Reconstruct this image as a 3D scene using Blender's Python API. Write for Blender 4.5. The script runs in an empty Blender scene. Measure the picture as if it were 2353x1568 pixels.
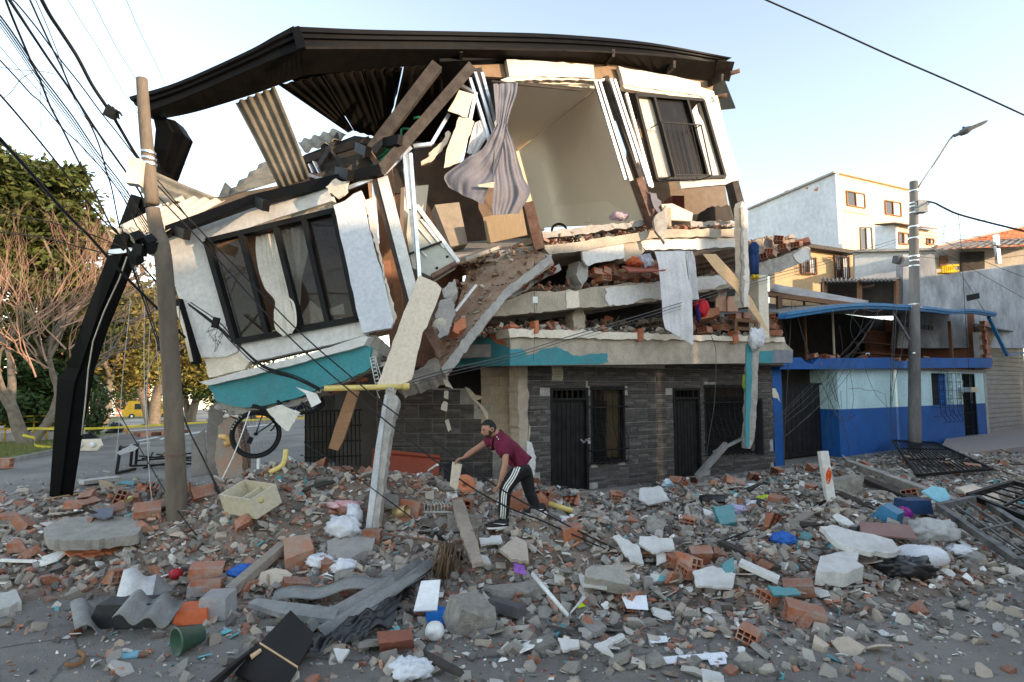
import bpy, bmesh, math, random
import numpy as np
from mathutils import Vector, Matrix, Euler, noise as mnoise
from math import radians, sin, cos, pi, atan2, sqrt
random.seed(7)
RNG = np.random.default_rng(11)
S = bpy.context.scene
COL = S.collection
# ------------------------------------------------------------------ camera, sky, sun, exposure
CAMH = 2.2
PITCH = radians(4.64)
cd = bpy.data.cameras.new("camera"); cam = bpy.data.objects.new("camera", cd); COL.objects.link(cam)
cd.lens = 20.0; cd.sensor_width = 36.0; cd.clip_start = 0.05; cd.clip_end = 3000
cam.location = (0, 0, CAMH); cam.rotation_euler = (pi / 2 + PITCH, 0, 0)
S.camera = cam
SUN_EL = radians(9.5)
SUN_AZ = (0.88, -0.475)                      # horizontal direction towards the sun: right, behind the camera
W = bpy.data.worlds.new("World"); S.world = W; W.use_nodes = True
wn = W.node_tree.nodes; wl = W.node_tree.links
bg = wn["Background"]; sky = wn.new("ShaderNodeTexSky"); sky.sky_type = 'NISHITA'
sky.sun_disc = False; sky.sun_elevation = SUN_EL
sky.sun_rotation = atan2(SUN_AZ[0], SUN_AZ[1])
sky.air_density = 1.0; sky.dust_density = 0.5; sky.ozone_density = 0.3; sky.altitude = 900
hs = wn.new("ShaderNodeHueSaturation"); hs.inputs["Saturation"].default_value = .72; hs.inputs["Value"].default_value = 1.06   # thin white haze over the whole sky
wl.new(sky.outputs[0], hs.inputs["Color"]); wl.new(hs.outputs[0], bg.inputs[0]); bg.inputs[1].default_value = 0.15
sd = bpy.data.lights.new("sun", 'SUN'); sun = bpy.data.objects.new("sun", sd); COL.objects.link(sun)
sd.energy = 2.0; sd.angle = radians(0.6); sd.color = (1.0, 0.73, 0.48)
sv = Vector((SUN_AZ[0] * cos(SUN_EL), SUN_AZ[1] * cos(SUN_EL), sin(SUN_EL)))
sun.rotation_euler = sv.to_track_quat('Z', 'Y').to_euler()
S.view_settings.view_transform = 'Standard'; S.view_settings.look = 'None'
S.view_settings.exposure = 1.86; S.view_settings.gamma = 1.0; S.view_settings.use_curve_mapping = False
S.cycles.max_bounces = 8; S.cycles.diffuse_bounces = 6; S.cycles.transparent_max_bounces = 12
# ------------------------------------------------------------------ photograph pixel -> place
FPX, CU, CV = 1307.0, 1176.5, 784.0
def ray(u, v):
    x = (u - CU) / FPX; z = (CV - v) / FPX
    return Vector((x, cos(PITCH) - sin(PITCH) * z, sin(PITCH) + cos(PITCH) * z))
EYE = Vector((0, 0, CAMH))
def P(u, v, Y):
    d = ray(u, v); return EYE + d * (Y / d.y)
def G(u, v, z=0.0):
    d = ray(u, v); return EYE + d * ((z - CAMH) / d.z)
class Plane:
    def __init__(s, a, b, c):
        s.p = a; s.n = (b - a).cross(c - a).normalized()
        if s.n.dot(EYE - a) < 0: s.n = -s.n          # normal faces the street
    def at(s, u, v, off=0.0):
        d = ray(u, v); return EYE + d * ((s.p + s.n * off - EYE).dot(s.n) / d.dot(s.n))
    def pts(s, px, off=0.0): return [s.at(u, v, off) for u, v in px]
def VPL(u1, Y1, u2, Y2):                              # upright plane through two plan points
    a = P(u1, 880, Y1); b = P(u2, 880, Y2)
    return Plane(a, b, a + Vector((0, 0, 1)))
def TPL(a, b, c): return Plane(P(*a), P(*b), P(*c))
# ------------------------------------------------------------------ materials
MATS = {}
ALB = 1.2                                                     # paint and dust brightness of the whole place
def mat(key, c=(.5, .5, .5), c2=None, sc=5.0, rough=.85, metal=0.0, bump=.25, bsc=45.0, dust=0.0, tint=False, rnd=0.0,
        spec=.3, stretch=None, contrast=(.35, .65), grime=0.0, alpha=1.0, dustc=(.38, .34, .30), fine=1.0):
    if key in MATS: return MATS[key]
    c = tuple(min(.9, x * ALB) for x in c); c2 = tuple(min(.9, x * ALB) for x in c2) if c2 else None
    m = bpy.data.materials.new(key); m.use_nodes = True; MATS[key] = m
    n = m.node_tree.nodes; l = m.node_tree.links; b = n["Principled BSDF"]
    b.inputs["Roughness"].default_value = rough; b.inputs["Metallic"].default_value = metal
    b.inputs["Specular IOR Level"].default_value = spec
    tc = n.new("ShaderNodeTexCoord"); vec = tc.outputs["Object"]
    if stretch:
        mp = n.new("ShaderNodeMapping"); mp.inputs["Scale"].default_value = stretch; l.new(vec, mp.inputs[0]); vec = mp.outputs[0]
    def nz(scale, det=6, rgh=.6):
        t = n.new("ShaderNodeTexNoise"); t.inputs["Scale"].default_value = scale; t.inputs["Detail"].default_value = det
        t.inputs["Roughness"].default_value = rgh; l.new(vec, t.inputs["Vector"]); return t.outputs["Fac"]
    def mr(src, a, b2, lo, hi):
        t = n.new("ShaderNodeMapRange"); t.inputs[1].default_value = a; t.inputs[2].default_value = b2
        t.inputs[3].default_value = lo; t.inputs[4].default_value = hi; l.new(src, t.inputs[0]); return t.outputs[0]
    def mix(fac, a, b2, mode='MIX'):
        t = n.new("ShaderNodeMix"); t.data_type = 'RGBA'; t.blend_type = mode
        for sock, val in ((t.inputs[0], fac), (t.inputs[6], a), (t.inputs[7], b2)):
            if isinstance(val, (int, float)): sock.default_value = val
            elif isinstance(val, tuple): sock.default_value = (*val[:3], 1)
            else: l.new(val, sock)
        return t.outputs[2]
    c2 = c2 or tuple(x * .78 for x in c)
    col = mix(mr(nz(sc), contrast[0], contrast[1], 0, 1), c, c2)
    col = mix(fine, col, mix(mr(nz(sc * 9, 4), .3, .7, 0, 1), (.86, .86, .86), (1.1, 1.1, 1.1)), 'MULTIPLY')
    if grime: col = mix(mr(nz(sc * .55, 8, .7), .48, .72, 0, grime), col, tuple(x * .35 for x in c))
    if tint:
        a = n.new("ShaderNodeAttribute"); a.attribute_name = "tint"; col = mix(1.0, col, a.outputs["Color"], 'MULTIPLY')
    if rnd:
        oi = n.new("ShaderNodeObjectInfo"); col = mix(1.0, col, mix(oi.outputs["Random"], (1 - rnd,) * 3, (1 + rnd,) * 3), 'MULTIPLY')
    if dust:
        g = n.new("ShaderNodeNewGeometry"); sx = n.new("ShaderNodeSeparateXYZ"); l.new(g.outputs["Normal"], sx.inputs[0])
        f = n.new("ShaderNodeMath"); f.operation = 'MULTIPLY'; l.new(mr(sx.outputs[2], .2, .9, 0, dust), f.inputs[0])
        l.new(mr(nz(sc * 2.3), .3, .6, .25, 1), f.inputs[1]); col = mix(f.outputs[0], col, dustc)
    l.new(col, b.inputs["Base Color"])
    if bump:
        bp = n.new("ShaderNodeBump"); bp.inputs["Strength"].default_value = bump; bp.inputs["Distance"].default_value = .02
        l.new(nz(bsc, 5), bp.inputs["Height"]); l.new(bp.outputs[0], b.inputs["Normal"])
    if alpha < 1: b.inputs["Alpha"].default_value = alpha
    return m
def glass(key, c=(.02, .02, .02), op=.35, rough=.04, spec=.6):
    if key in MATS: return MATS[key]
    m = bpy.data.materials.new(key); m.use_nodes = True; MATS[key] = m
    n = m.node_tree.nodes; l = m.node_tree.links; b = n["Principled BSDF"]
    b.inputs["Base Color"].default_value = (*c, 1); b.inputs["Roughness"].default_value = rough; b.inputs["Alpha"].default_value = op
    b.inputs["Specular IOR Level"].default_value = spec
    return m
CONC = mat("concrete", (.36, .34, .31), (.27, .25, .23), 4, bump=.7, bsc=30, grime=.35, dust=.3)
CONCW = mat("concrete_beam", (.45, .385, .30), (.33, .285, .225), 3, bump=.6, bsc=26, grime=.5)
RAWC = mat("raw_concrete", (.40, .37, .33), (.26, .24, .21), 6, bump=1.0, bsc=18, grime=.5)
WHITE = mat("white_stucco", (.62, .60, .57), (.56, .54, .51), 1.5, bump=.35, bsc=60)
WHITEB = mat("white_foam_panel", (.52, .54, .57), (.48, .50, .53), 2, bump=.4, bsc=50)
CREAM = mat("cream_plaster", (.70, .62, .50), (.62, .54, .43), 2.5, bump=.3, grime=.15)
ROOM = mat("room_plaster", (.80, .665, .53), (.79, .655, .52), .8, bump=0, fine=.1)
TEAL = mat("teal_paint", (.05, .25, .28), (.07, .22, .24), 2.5, bump=.4, bsc=40, grime=.3, dust=.3)
BLACK = mat("black_sheet_metal", (.004, .004, .005), (.006, .006, .006), 3, rough=.5, bump=.08, bsc=8, spec=.09)
BLACKM = mat("black_frame", (.007, .007, .007), (.012, .012, .012), 4, rough=.5, bump=.05, spec=.15)
BROWN = mat("brown_steel", (.035, .029, .026), (.065, .054, .047), 6, rough=.7, bump=.3, bsc=30, spec=.12)
RUST = mat("rusted_steel", (.09, .045, .03), (.16, .10, .075), 7, rough=.8, bump=.5, bsc=40)
GALV = mat("galvanised_steel", (.62, .64, .66), (.45, .47, .49), 8, rough=.32, metal=.85, bump=.1)
FIBRE = mat("fibre_cement", (.30, .265, .21), (.19, .17, .135), 5, bump=.5, bsc=60, grime=.5)
FIBREL = mat("fibre_cement_pale", (.52, .48, .41), (.45, .41, .35), 4, bump=.3, bsc=60, grime=.2)
BRICK = mat("red_brick", (.35, .125, .065), (.33, .235, .185), 5, bump=.7, bsc=50, rnd=.3, dust=.5, dustc=(.34, .28, .24), contrast=(.46, .66))
BRICKC = mat("fired_clay", (.45, .16, .08), (.36, .12, .06), 6, bump=.5, bsc=50, rnd=.22)
BOARD = mat("plaster_board", (.62, .53, .42), (.56, .47, .37), 2.5, bump=.15)
PLY = mat("thin_ply", (.62, .42, .24), (.55, .36, .20), 2, bump=.15, stretch=(1, 1, 6))
DIRT = mat("dirt", (.24, .15, .10), (.17, .10, .07), 3, bump=1.0, bsc=22)
DARK = mat("dark_interior", (.05, .042, .036), (.03, .026, .022), 2, bump=.2)  # interior shade put into a near-black wall colour
PVC = mat("pvc_pipe", (.62, .48, .16), (.55, .42, .14), 3, rough=.45, bump=.05)
WIRE = mat("wire_black", (.012, .012, .013), None, 3, rough=.6, bump=0)
WIREW = mat("wire_pale", (.5, .48, .46), None, 3, rough=.6, bump=0)
WOOD = mat("wood", (.20, .10, .05), (.14, .07, .035), 3, rough=.6, stretch=(1, 8, 8), bump=.2)
WHITEP = mat("white_plastic", (.75, .74, .71), None, 3, rough=.45, bump=.05, grime=.1)
# ------------------------------------------------------------------ mesh building
class MB:
    def __init__(s): s.v = []; s.f = []; s.sm = []
    def add(s, vs, fs, smooth=False):
        o = len(s.v); s.v += [tuple(p) for p in vs]; s.f += [tuple(i + o for i in f) for f in fs]; s.sm += [smooth] * len(fs); return s
    def box(s, c, size, rot=None):
        c = Vector(c); hx, hy, hz = (d / 2 for d in size)
        vs = [Vector((x, y, z)) for x in (-hx, hx) for y in (-hy, hy) for z in (-hz, hz)]
        if rot is not None:
            R = rot if isinstance(rot, Matrix) else Euler(rot).to_matrix(); vs = [R @ p for p in vs]
        return s.add([c + p for p in vs], [(0, 1, 3, 2), (4, 6, 7, 5), (0, 4, 5, 1), (2, 3, 7, 6), (0, 2, 6, 4), (1, 5, 7, 3)])
    def bar(s, a, b, w, h=None, up=(0, 0, 1), w2=None):
        a = Vector(a); b = Vector(b); h = h or w; d = (b - a).normalized(); up = Vector(up)
        if abs(d.dot(up)) > .98: up = Vector((0, 1, 0))
        x = d.cross(up).normalized(); z = x.cross(d); k = (w2 or w) / w
        vs = [a - x * w / 2 - z * h / 2, a + x * w / 2 - z * h / 2, a + x * w / 2 + z * h / 2, a - x * w / 2 + z * h / 2]
        vs += [b + (p - a) * k for p in vs]
        return s.add(vs, [(3, 2, 1, 0), (4, 5, 6, 7), (0, 1, 5, 4), (1, 2, 6, 5), (2, 3, 7, 6), (3, 0, 4, 7)])
    def tube(s, pts, r, n=6, cap=True, radii=None):
        pts = [Vector(p) for p in pts]; vs = []; fs = []; N = len(pts); x = None
        for i, p in enumerate(pts):
            d = (pts[min(i + 1, N - 1)] - pts[max(i - 1, 0)]).normalized()
            if x is None: x = d.orthogonal().normalized()
            x = (x - d * x.dot(d));
            x = x.normalized() if x.length > 1e-6 else d.orthogonal().normalized()
            y = d.cross(x); rr = radii[i] if radii else r
            vs += [p + (x * cos(2 * pi * k / n) + y * sin(2 * pi * k / n)) * rr for k in range(n)]
        for i in range(N - 1):
            for k in range(n):
                k2 = (k + 1) % n; fs.append((i * n + k, i * n + k2, (i + 1) * n + k2, (i + 1) * n + k))
        if cap: fs += [tuple(range(n - 1, -1, -1)), tuple((N - 1) * n + k for k in range(n))]
        return s.add(vs, fs, True)
    def prism(s, poly, t):
        poly = [Vector(p) for p in poly]; t = Vector(t); n = len(poly)
        nn = sum(((poly[i] - poly[0]).cross(poly[(i + 1) % n] - poly[0]) for i in range(n)), Vector())
        if nn.dot(t) > 0: poly = poly[::-1]
        return s.add(poly + [p + t for p in poly], [tuple(range(n)), tuple(range(2 * n - 1, n - 1, -1))] +
                     [(i, i + n, (i + 1) % n + n, (i + 1) % n) for i in range(n)])
    def grid(s, rows, thick=None, smooth=True, close=False):
        m = len(rows[0]); vs = [p for r in rows for p in r]
        fs = [(i * m + j, i * m + j + 1, (i + 1) * m + j + 1, (i + 1) * m + j) for i in range(len(rows) - 1) for j in range(m - 1)]
        s.add(vs, fs, smooth)
        if thick is not None:
            t = Vector(thick); s.add([Vector(p) + t for p in vs], [f[::-1] for f in fs], smooth)
            n = len(vs); R = len(rows)
            edge = [j for j in range(m)] + [i * m + m - 1 for i in range(1, R)] + [(R - 1) * m + j for j in range(m - 2, -1, -1)] + [i * m for i in range(R - 2, 0, -1)]
            o = len(s.v) - 2 * n
            for a, b in zip(edge, edge[1:] + edge[:1]): s.f.append((o + a, o + n + a, o + n + b, o + b)); s.sm.append(False)
        return s
    def lathe(s, base, axis, prof, n=14):
        a = Vector(axis).normalized(); x = a.orthogonal().normalized(); y = a.cross(x); b = Vector(base)
        vs = [b + a * h + (x * cos(2 * pi * k / n) + y * sin(2 * pi * k / n)) * r for r, h in prof for k in range(n)]
        fs = [(i * n + k, i * n + (k + 1) % n, (i + 1) * n + (k + 1) % n, (i + 1) * n + k) for i in range(len(prof) - 1) for k in range(n)]
        return s.add(vs, fs, True)
    def mesh(s, name):
        me = bpy.data.meshes.new(name); me.from_pydata(s.v, [], s.f); me.polygons.foreach_set("use_smooth", s.sm); me.update(); return me
    def part(s, name, m, parent=None, label=None):                       # a part: world coordinates, parented
        o = bpy.data.objects.new(name, s.mesh(name)); COL.objects.link(o); o.data.materials.append(m)
        if parent is not None: adopt(o, parent)
        if label: o["label"] = label
        return o
    def thing(s, name, m, label, cat, group=None, kind=None):             # a top-level thing that is one mesh, origin at its base
        a = np.array(s.v); c = Vector(((a[:, 0].min() + a[:, 0].max()) / 2, (a[:, 1].min() + a[:, 1].max()) / 2, a[:, 2].min()))
        s.v = [(p[0] - c.x, p[1] - c.y, p[2] - c.z) for p in s.v]
        o = bpy.data.objects.new(name, s.mesh(name)); o.location = c; COL.objects.link(o); o.data.materials.append(m)
        return tag(o, label, cat, group, kind)
def tag(o, label=None, cat=None, group=None, kind=None):
    if label: o["label"] = label
    if cat: o["category"] = cat
    if group: o["group"] = group
    if kind: o["kind"] = kind
    return o
def wmat(o):
    m = o.matrix_basis.copy()
    return wmat(o.parent) @ o.matrix_parent_inverse @ m if o.parent else m
def adopt(o, parent):
    inv = wmat(parent).inverted(); o.parent = parent; o.matrix_parent_inverse = inv; return o
def root(name, loc, label, cat, group=None):
    e = bpy.data.objects.new(name, None); e.empty_display_size = .2; e.location = loc; COL.objects.link(e)
    return tag(e, label, cat, group)
def struct(mb, name, m):
    o = mb.part(name, m); o["kind"] = "structure"; return o
def spl(pts, n=6):                                                          # Catmull-Rom through points
    pts = [Vector(p) for p in pts]
    if len(pts) < 3: return pts
    q = [pts[0] * 2 - pts[1]] + pts + [pts[-1] * 2 - pts[-2]]; out = []
    for i in range(1, len(q) - 2):
        a, b, c, d = q[i - 1:i + 3]
        for k in range(n):
            t = k / n; out.append(.5 * ((2 * b) + (c - a) * t + (2 * a - 5 * b + 4 * c - d) * t * t + (3 * b - a - 3 * c + d) * t ** 3))
    return out + [pts[-1]]
def rough(px, step=9, amp=2.2, keep=()):                                   # break straight outline edges into torn ones
    out = []
    n = len(px)
    for i in range(n):
        a = px[i]; b = px[(i + 1) % n]; out.append(a)
        if i in keep: continue
        L = math.hypot(b[0] - a[0], b[1] - a[1]); k = int(L / step)
        for j in range(1, k):
            t = (j + random.uniform(-.3, .3)) / k; j1 = random.gauss(0, amp)
            out.append((a[0] + (b[0] - a[0]) * t - (b[1] - a[1]) / L * j1, a[1] + (b[1] - a[1]) * t + (b[0] - a[0]) / L * j1))
    return out
def lerp(a, b, t): return a + (b - a) * t
def corr(c00, c10, c11, c01, waves, amp=.03, nv=4, thick=.008, bend=0.0):    # corrugated sheet; u runs c00->c10 across the waves
    c00, c10, c11, c01 = map(Vector, (c00, c10, c11, c01)); nrm = (c10 - c00).cross(c01 - c00).normalized()
    mb = MB(); rows = []
    for i in range(nv + 1):
        t = i / nv; a = c00.lerp(c01, t); b = c10.lerp(c11, t); row = []
        for j in range(waves * 8 + 1):
            s = j / (waves * 8); row.append(a.lerp(b, s) + nrm * (amp * sin(2 * pi * waves * s) + bend * sin(pi * t)))
        rows.append(row)
    return mb.grid(rows, nrm * thick)
def cloth(rows, folds, amp=.05, nu=40, nv=8, ph=0.0, taper=True, wob=.02):   # rows of (left point, right point)
    L = spl([r[0] for r in rows], nv); R = spl([r[1] for r in rows], nv); out = []; N = len(L)
    for i, (a, b) in enumerate(zip(L, R)):
        row = []; d = (b - a); nrm = Vector((-d.y, d.x, 0)); nrm = nrm.normalized() if nrm.length > 1e-5 else Vector((0, -1, 0))
        for j in range(nu + 1):
            s = j / nu; p = a.lerp(b, s); t = i / max(1, N - 1)
            w = amp * (1.9 * mnoise.noise(Vector((s * folds * 2.0 + .5 * sin(2.2 * t + ph), t * 1.3, ph * 3.1 + 2))) + .8 * mnoise.noise(Vector((s * folds * 5.2 + t, t * 2.2, ph + 7))) + .35 * max(0, 1 - t * 3) * sin(2 * pi * folds * 2.2 * s))
            w += wob * mnoise.noise(p * 3.1)
            row.append(p + nrm * w + Vector((0, 0, .3 * wob * mnoise.noise(p * 4 + Vector((9, 1, 3))))))
        out.append(row)
    return MB().grid(out)
# ------------------------------------------------------------------ terrain and rubble heap heights
def T(x, y):                                             # the street falls away gently to the left and far
    d = np.maximum(0, np.asarray(y) * .75 - np.asarray(x) * .66 - 20.0)
    return -.034 * d * d / (d + 8.0)
BUMPS = [(-3.8, 9.2, 3.2, 2.0, .0, .52), (-1.2, 9.4, 2.8, 1.8, .2, .32), (-5.6, 7.9, 2.6, 1.5, .1, .26), (-1.6, 7.6, 3.2, 1.3, .0, .30),
         (2.6, 9.0, 3.4, 2.2, .3, .22), (5.8, 11.0, 3.6, 2.2, .5, .24), (2.4, 7.3, 3.0, 1.2, .1, .22), (9.8, 14.2, 4.2, 2.0, .5, .18), (6.2, 8.8, 2.0, 1.3, .2, .14),
         (13.5, 17.0, 3.5, 1.6, .5, .12)]
def fbm(x, y, s=1.0):
    r = 0; a = 1.0
    for k in range(4):
        f = s * 1.9 ** k
        r = r + a * np.sin(x * f * 1.31 + 1.7 * np.sin(y * f * .83 + k) + k * 2.1) * np.cos(y * f * 1.17 + 1.3 * np.sin(x * f * .71 + 2 * k)); a *= .55
    return r
def Hm(x, y):
    x = np.asarray(x, float); y = np.asarray(y, float); h = np.zeros_like(x)
    for cx, cy, rx, ry, a, hh in BUMPS:
        dx = x - cx; dy = y - cy; u = (dx * cos(a) + dy * sin(a)) / rx; v = (-dx * sin(a) + dy * cos(a)) / ry
        q = np.clip(1 - (u * u + v * v) / 1.9, 0, 1); h = h + hh * q * q * (3 - 2 * q) * .8
    return h * (1 + .22 * fbm(x, y, 1.5)) + np.clip(h * 4, 0, 1) * .035 * fbm(x, y, 4.0)
def _fb(x, y, s=1.0):
    r = 0; a = 1.0
    for k in range(4):
        f = s * 1.9 ** k; r += a * sin(x * f * 1.31 + 1.7 * sin(y * f * .83 + k) + k * 2.1) * cos(y * f * 1.17 + 1.3 * sin(x * f * .71 + 2 * k)); a *= .55
    return r
def T1(x, y):
    d = y * .75 - x * .66 - 20.0
    return -.034 * d * d / (d + 8.0) if d > 0 else 0.0
def H(x, y):
    h = 0.0
    for cx, cy, rx, ry, a, hh in BUMPS:
        dx = x - cx; dy = y - cy; u = (dx * cos(a) + dy * sin(a)) / rx; v = (-dx * sin(a) + dy * cos(a)) / ry
        q = 1 - (u * u + v * v) / 1.9
        if q > 0: h += hh * q * q * (3 - 2 * q) * .8
    if h > 0: h = max(0.0, h * (1 + .22 * _fb(x, y, 1.5)) + min(h * 4, 1) * .035 * _fb(x, y, 4.0))
    return T1(x, y) + h
def GH(u, v, lift=0.0, far=140.0):                         # where the line of sight meets the ground or the heap
    d = ray(u, v); t = 3.0
    while t < far:
        p = EYE + d * t
        if p.z <= H(p.x, p.y) + lift: break
        t += max(.012, min(.4, (p.z - H(p.x, p.y) - lift) * .5))
    p = EYE + d * t; return Vector((p.x, p.y, H(p.x, p.y) + lift))
# ------------------------------------------------------------------ ground sheets
def asphalt():
    m = mat("asphalt", (.195, .178, .158), (.135, .125, .113), .7, rough=.9, bump=1.0, bsc=48, contrast=(.3, .7))
    n = m.node_tree.nodes; l = m.node_tree.links; b = n["Principled BSDF"]; tc = [x for x in n if x.type == 'TEX_COORD'][0]
    src = b.inputs["Base Color"].links[0].from_socket
    v = n.new("ShaderNodeTexVoronoi"); v.feature = 'DISTANCE_TO_EDGE'; v.inputs["Scale"].default_value = .33; v.inputs["Randomness"].default_value = .55
    nz = n.new("ShaderNodeTexNoise"); nz.inputs["Scale"].default_value = 2.2; nz.inputs["Detail"].default_value = 6
    vm = n.new("ShaderNodeVectorMath"); vm.operation = 'MULTIPLY_ADD'; vm.inputs[1].default_value = (.35, .35, .35)
    l.new(tc.outputs["Object"], nz.inputs["Vector"]); l.new(nz.outputs["Color"], vm.inputs[0]); l.new(tc.outputs["Object"], vm.inputs[2]); l.new(vm.outputs[0], v.inputs["Vector"])
    r = n.new("ShaderNodeMapRange"); r.inputs[1].default_value = .002; r.inputs[2].default_value = .007; r.inputs[3].default_value = .45; r.inputs[4].default_value = 1
    l.new(v.outputs["Distance"], r.inputs[0]); mx = n.new("ShaderNodeMix"); mx.data_type = 'RGBA'; mx.blend_type = 'MULTIPLY'; mx.inputs[0].default_value = 1
    l.new(src, mx.inputs[6]); l.new(r.outputs[0], mx.inputs[7])
    # pale grit and dust patches
    sp = n.new("ShaderNodeTexNoise"); sp.inputs["Scale"].default_value = 55; sp.inputs["Detail"].default_value = 2; l.new(tc.outputs["Object"], sp.inputs["Vector"])
    pt = n.new("ShaderNodeTexNoise"); pt.inputs["Scale"].default_value = .45; pt.inputs["Detail"].default_value = 7; l.new(tc.outputs["Object"], pt.inputs["Vector"])
    r2 = n.new("ShaderNodeMapRange"); r2.inputs[1].default_value = .62; r2.inputs[2].default_value = .74; r2.inputs[4].default_value = .85; l.new(sp.outputs[0], r2.inputs[0])
    r3 = n.new("ShaderNodeMapRange"); r3.inputs[1].default_value = .42; r3.inputs[2].default_value = .68; r3.inputs[4].default_value = .75; l.new(pt.outputs[0], r3.inputs[0])
    ad = n.new("ShaderNodeMath"); ad.operation = 'MAXIMUM'; l.new(r2.outputs[0], ad.inputs[0]); l.new(r3.outputs[0], ad.inputs[1])
    m2 = n.new("ShaderNodeMix"); m2.data_type = 'RGBA'; l.new(ad.outputs[0], m2.inputs[0]); l.new(mx.outputs[2], m2.inputs[6]); m2.inputs[7].default_value = (.32, .295, .262, 1)
    l.new(m2.outputs[2], b.inputs["Base Color"])
    return m
def sheet(xs, ys, zf):
    X, Y = np.meshgrid(xs, ys); Z = zf(X, Y); m = len(xs)
    vs = np.stack([X, Y, Z], -1).reshape(-1, 3).tolist()
    fs = [(i * m + j, i * m + j + 1, (i + 1) * m + j + 1, (i + 1) * m + j) for i in range(len(ys) - 1) for j in range(m - 1)]
    return MB().add(vs, fs, True)
gx = np.concatenate([np.linspace(-900, -160, 12), np.linspace(-150, 70, 67), np.linspace(90, 900, 10)])
gy = np.concatenate([np.linspace(-200, -12, 8), np.linspace(-8, 180, 70), np.linspace(220, 1500, 12)])
struct(sheet(gx, gy, lambda x, y: T(x, y)), "road", asphalt())
mound_m = mat("rubble_dust_shade", (.23, .18, .14), (.14, .105, .082), 2.5, rough=.95, bump=1.0, bsc=28, grime=.3)  # dust darkened to put crevice shade between the pieces
hx = np.linspace(-9.5, 18, 220); hy = np.linspace(4.8, 20, 130)
struct(sheet(hx, hy, lambda x, y: T(x, y) + Hm(x, y) - .006 - .05 * (Hm(x, y) < .004)), "rubble_mound", mound_m)
GRASS = mat("grass_ground", (.12, .13, .045), (.16, .14, .07), 3, bump=.8, bsc=60)
PATHM = mat("path_concrete", (.30, .28, .25), None, 2)
PAINT = mat("road_paint", (.62, .62, .60), (.4, .4, .39), 9, bump=.2, contrast=(.4, .6))
KERB = mat("kerb_stone", (.25, .24, .22), (.16, .155, .145), 4, bump=.6, grime=.4)
def gt(u, v, lift=0): 
    p = GH(u, v, 0); p.z = T1(p.x, p.y) + lift; return p
def patch(name, px, m, lift, kind="structure"):
    pts = [gt(u, v, lift) for u, v in px]; mb = MB(); cz = sum(pts, Vector()) / len(pts)
    mb.prism(pts, (0, 0, -.3 if lift > .05 else -.003)); o = mb.part(name, m); o["kind"] = kind; return o
VERGE = [(-150, 1100), (0, 1066), (128, 1039), (178, 1027), (206, 1014), (196, 1006), (120, 1012), (40, 1022), (-150, 1030)]
patch("grass_verge", VERGE, GRASS, .12)
patch("path", [(-150, 1030), (40, 1022), (120, 1012), (196, 1006), (205, 1000), (120, 1002), (-150, 1015)], PATHM, .125)
patch("traffic_island", [(206, 1014), (262, 1004), (284, 998), (276, 994), (232, 998), (200, 1004)], GRASS, .12)
patch("pavement", [(215, 986), (400, 972), (560, 958), (760, 948), (760, 942), (520, 950), (300, 966), (222, 978)], PATHM, .1)
patch("grass_strip", [(222, 978), (300, 966), (520, 950), (760, 942), (760, 938), (480, 942), (300, 955), (228, 965)], GRASS, .12)
patch("grass_bank", [(100, 950), (330, 944), (760, 932), (760, 928), (330, 938), (100, 944)], GRASS, .12)
def kerb(px, m=KERB, name="kerb", h=.15, w=.16):
    pts = [gt(u, v, 0) for u, v in px]; mb = MB()
    for a, b in zip(pts, pts[1:]): mb.bar(a + Vector((0, 0, h / 2 - .02)), b + Vector((0, 0, h / 2 - .02)), w, h)
    o = mb.part(name, m); o["kind"] = "structure"; return o
kerb([(-150, 1102), (0, 1068), (128, 1041), (178, 1029), (206, 1015), (262, 1005), (285, 998)])
kerb([(215, 987), (400, 973), (560, 959), (760, 949)])
for q in ([(207, 997), (388, 985), (388, 983.5), (207, 995.2)], [(295, 1024), (344, 1018), (346, 1016), (302, 1021)], [(322, 1014), (368, 1005), (360, 1004), (312, 1013)],
          [(372, 1011), (386, 1006), (378, 1005), (366, 1010)], [(395, 1004), (480, 992), (475, 990), (392, 1001)], [(540, 985), (640, 975), (636, 973), (538, 983)]):
    patch("road_marking", q, PAINT, .006)
# pavement in front of the blue and grey houses on the right, with its kerb
def wallline(px): return [gt(u, v, 0) for u, v in px]
sw = MB(); pav = [gt(2150, 1052), gt(2500, 1018), gt(2500, 960), gt(2180, 1004)]
sw.prism([p + Vector((0, 0, .16)) for p in pav], (0, 0, -.3)); o = sw.part("pavement", mat("pavement_tiles", (.30, .22, .19), (.25, .24, .23), 1.4, bump=.4)); o["kind"] = "structure"
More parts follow.
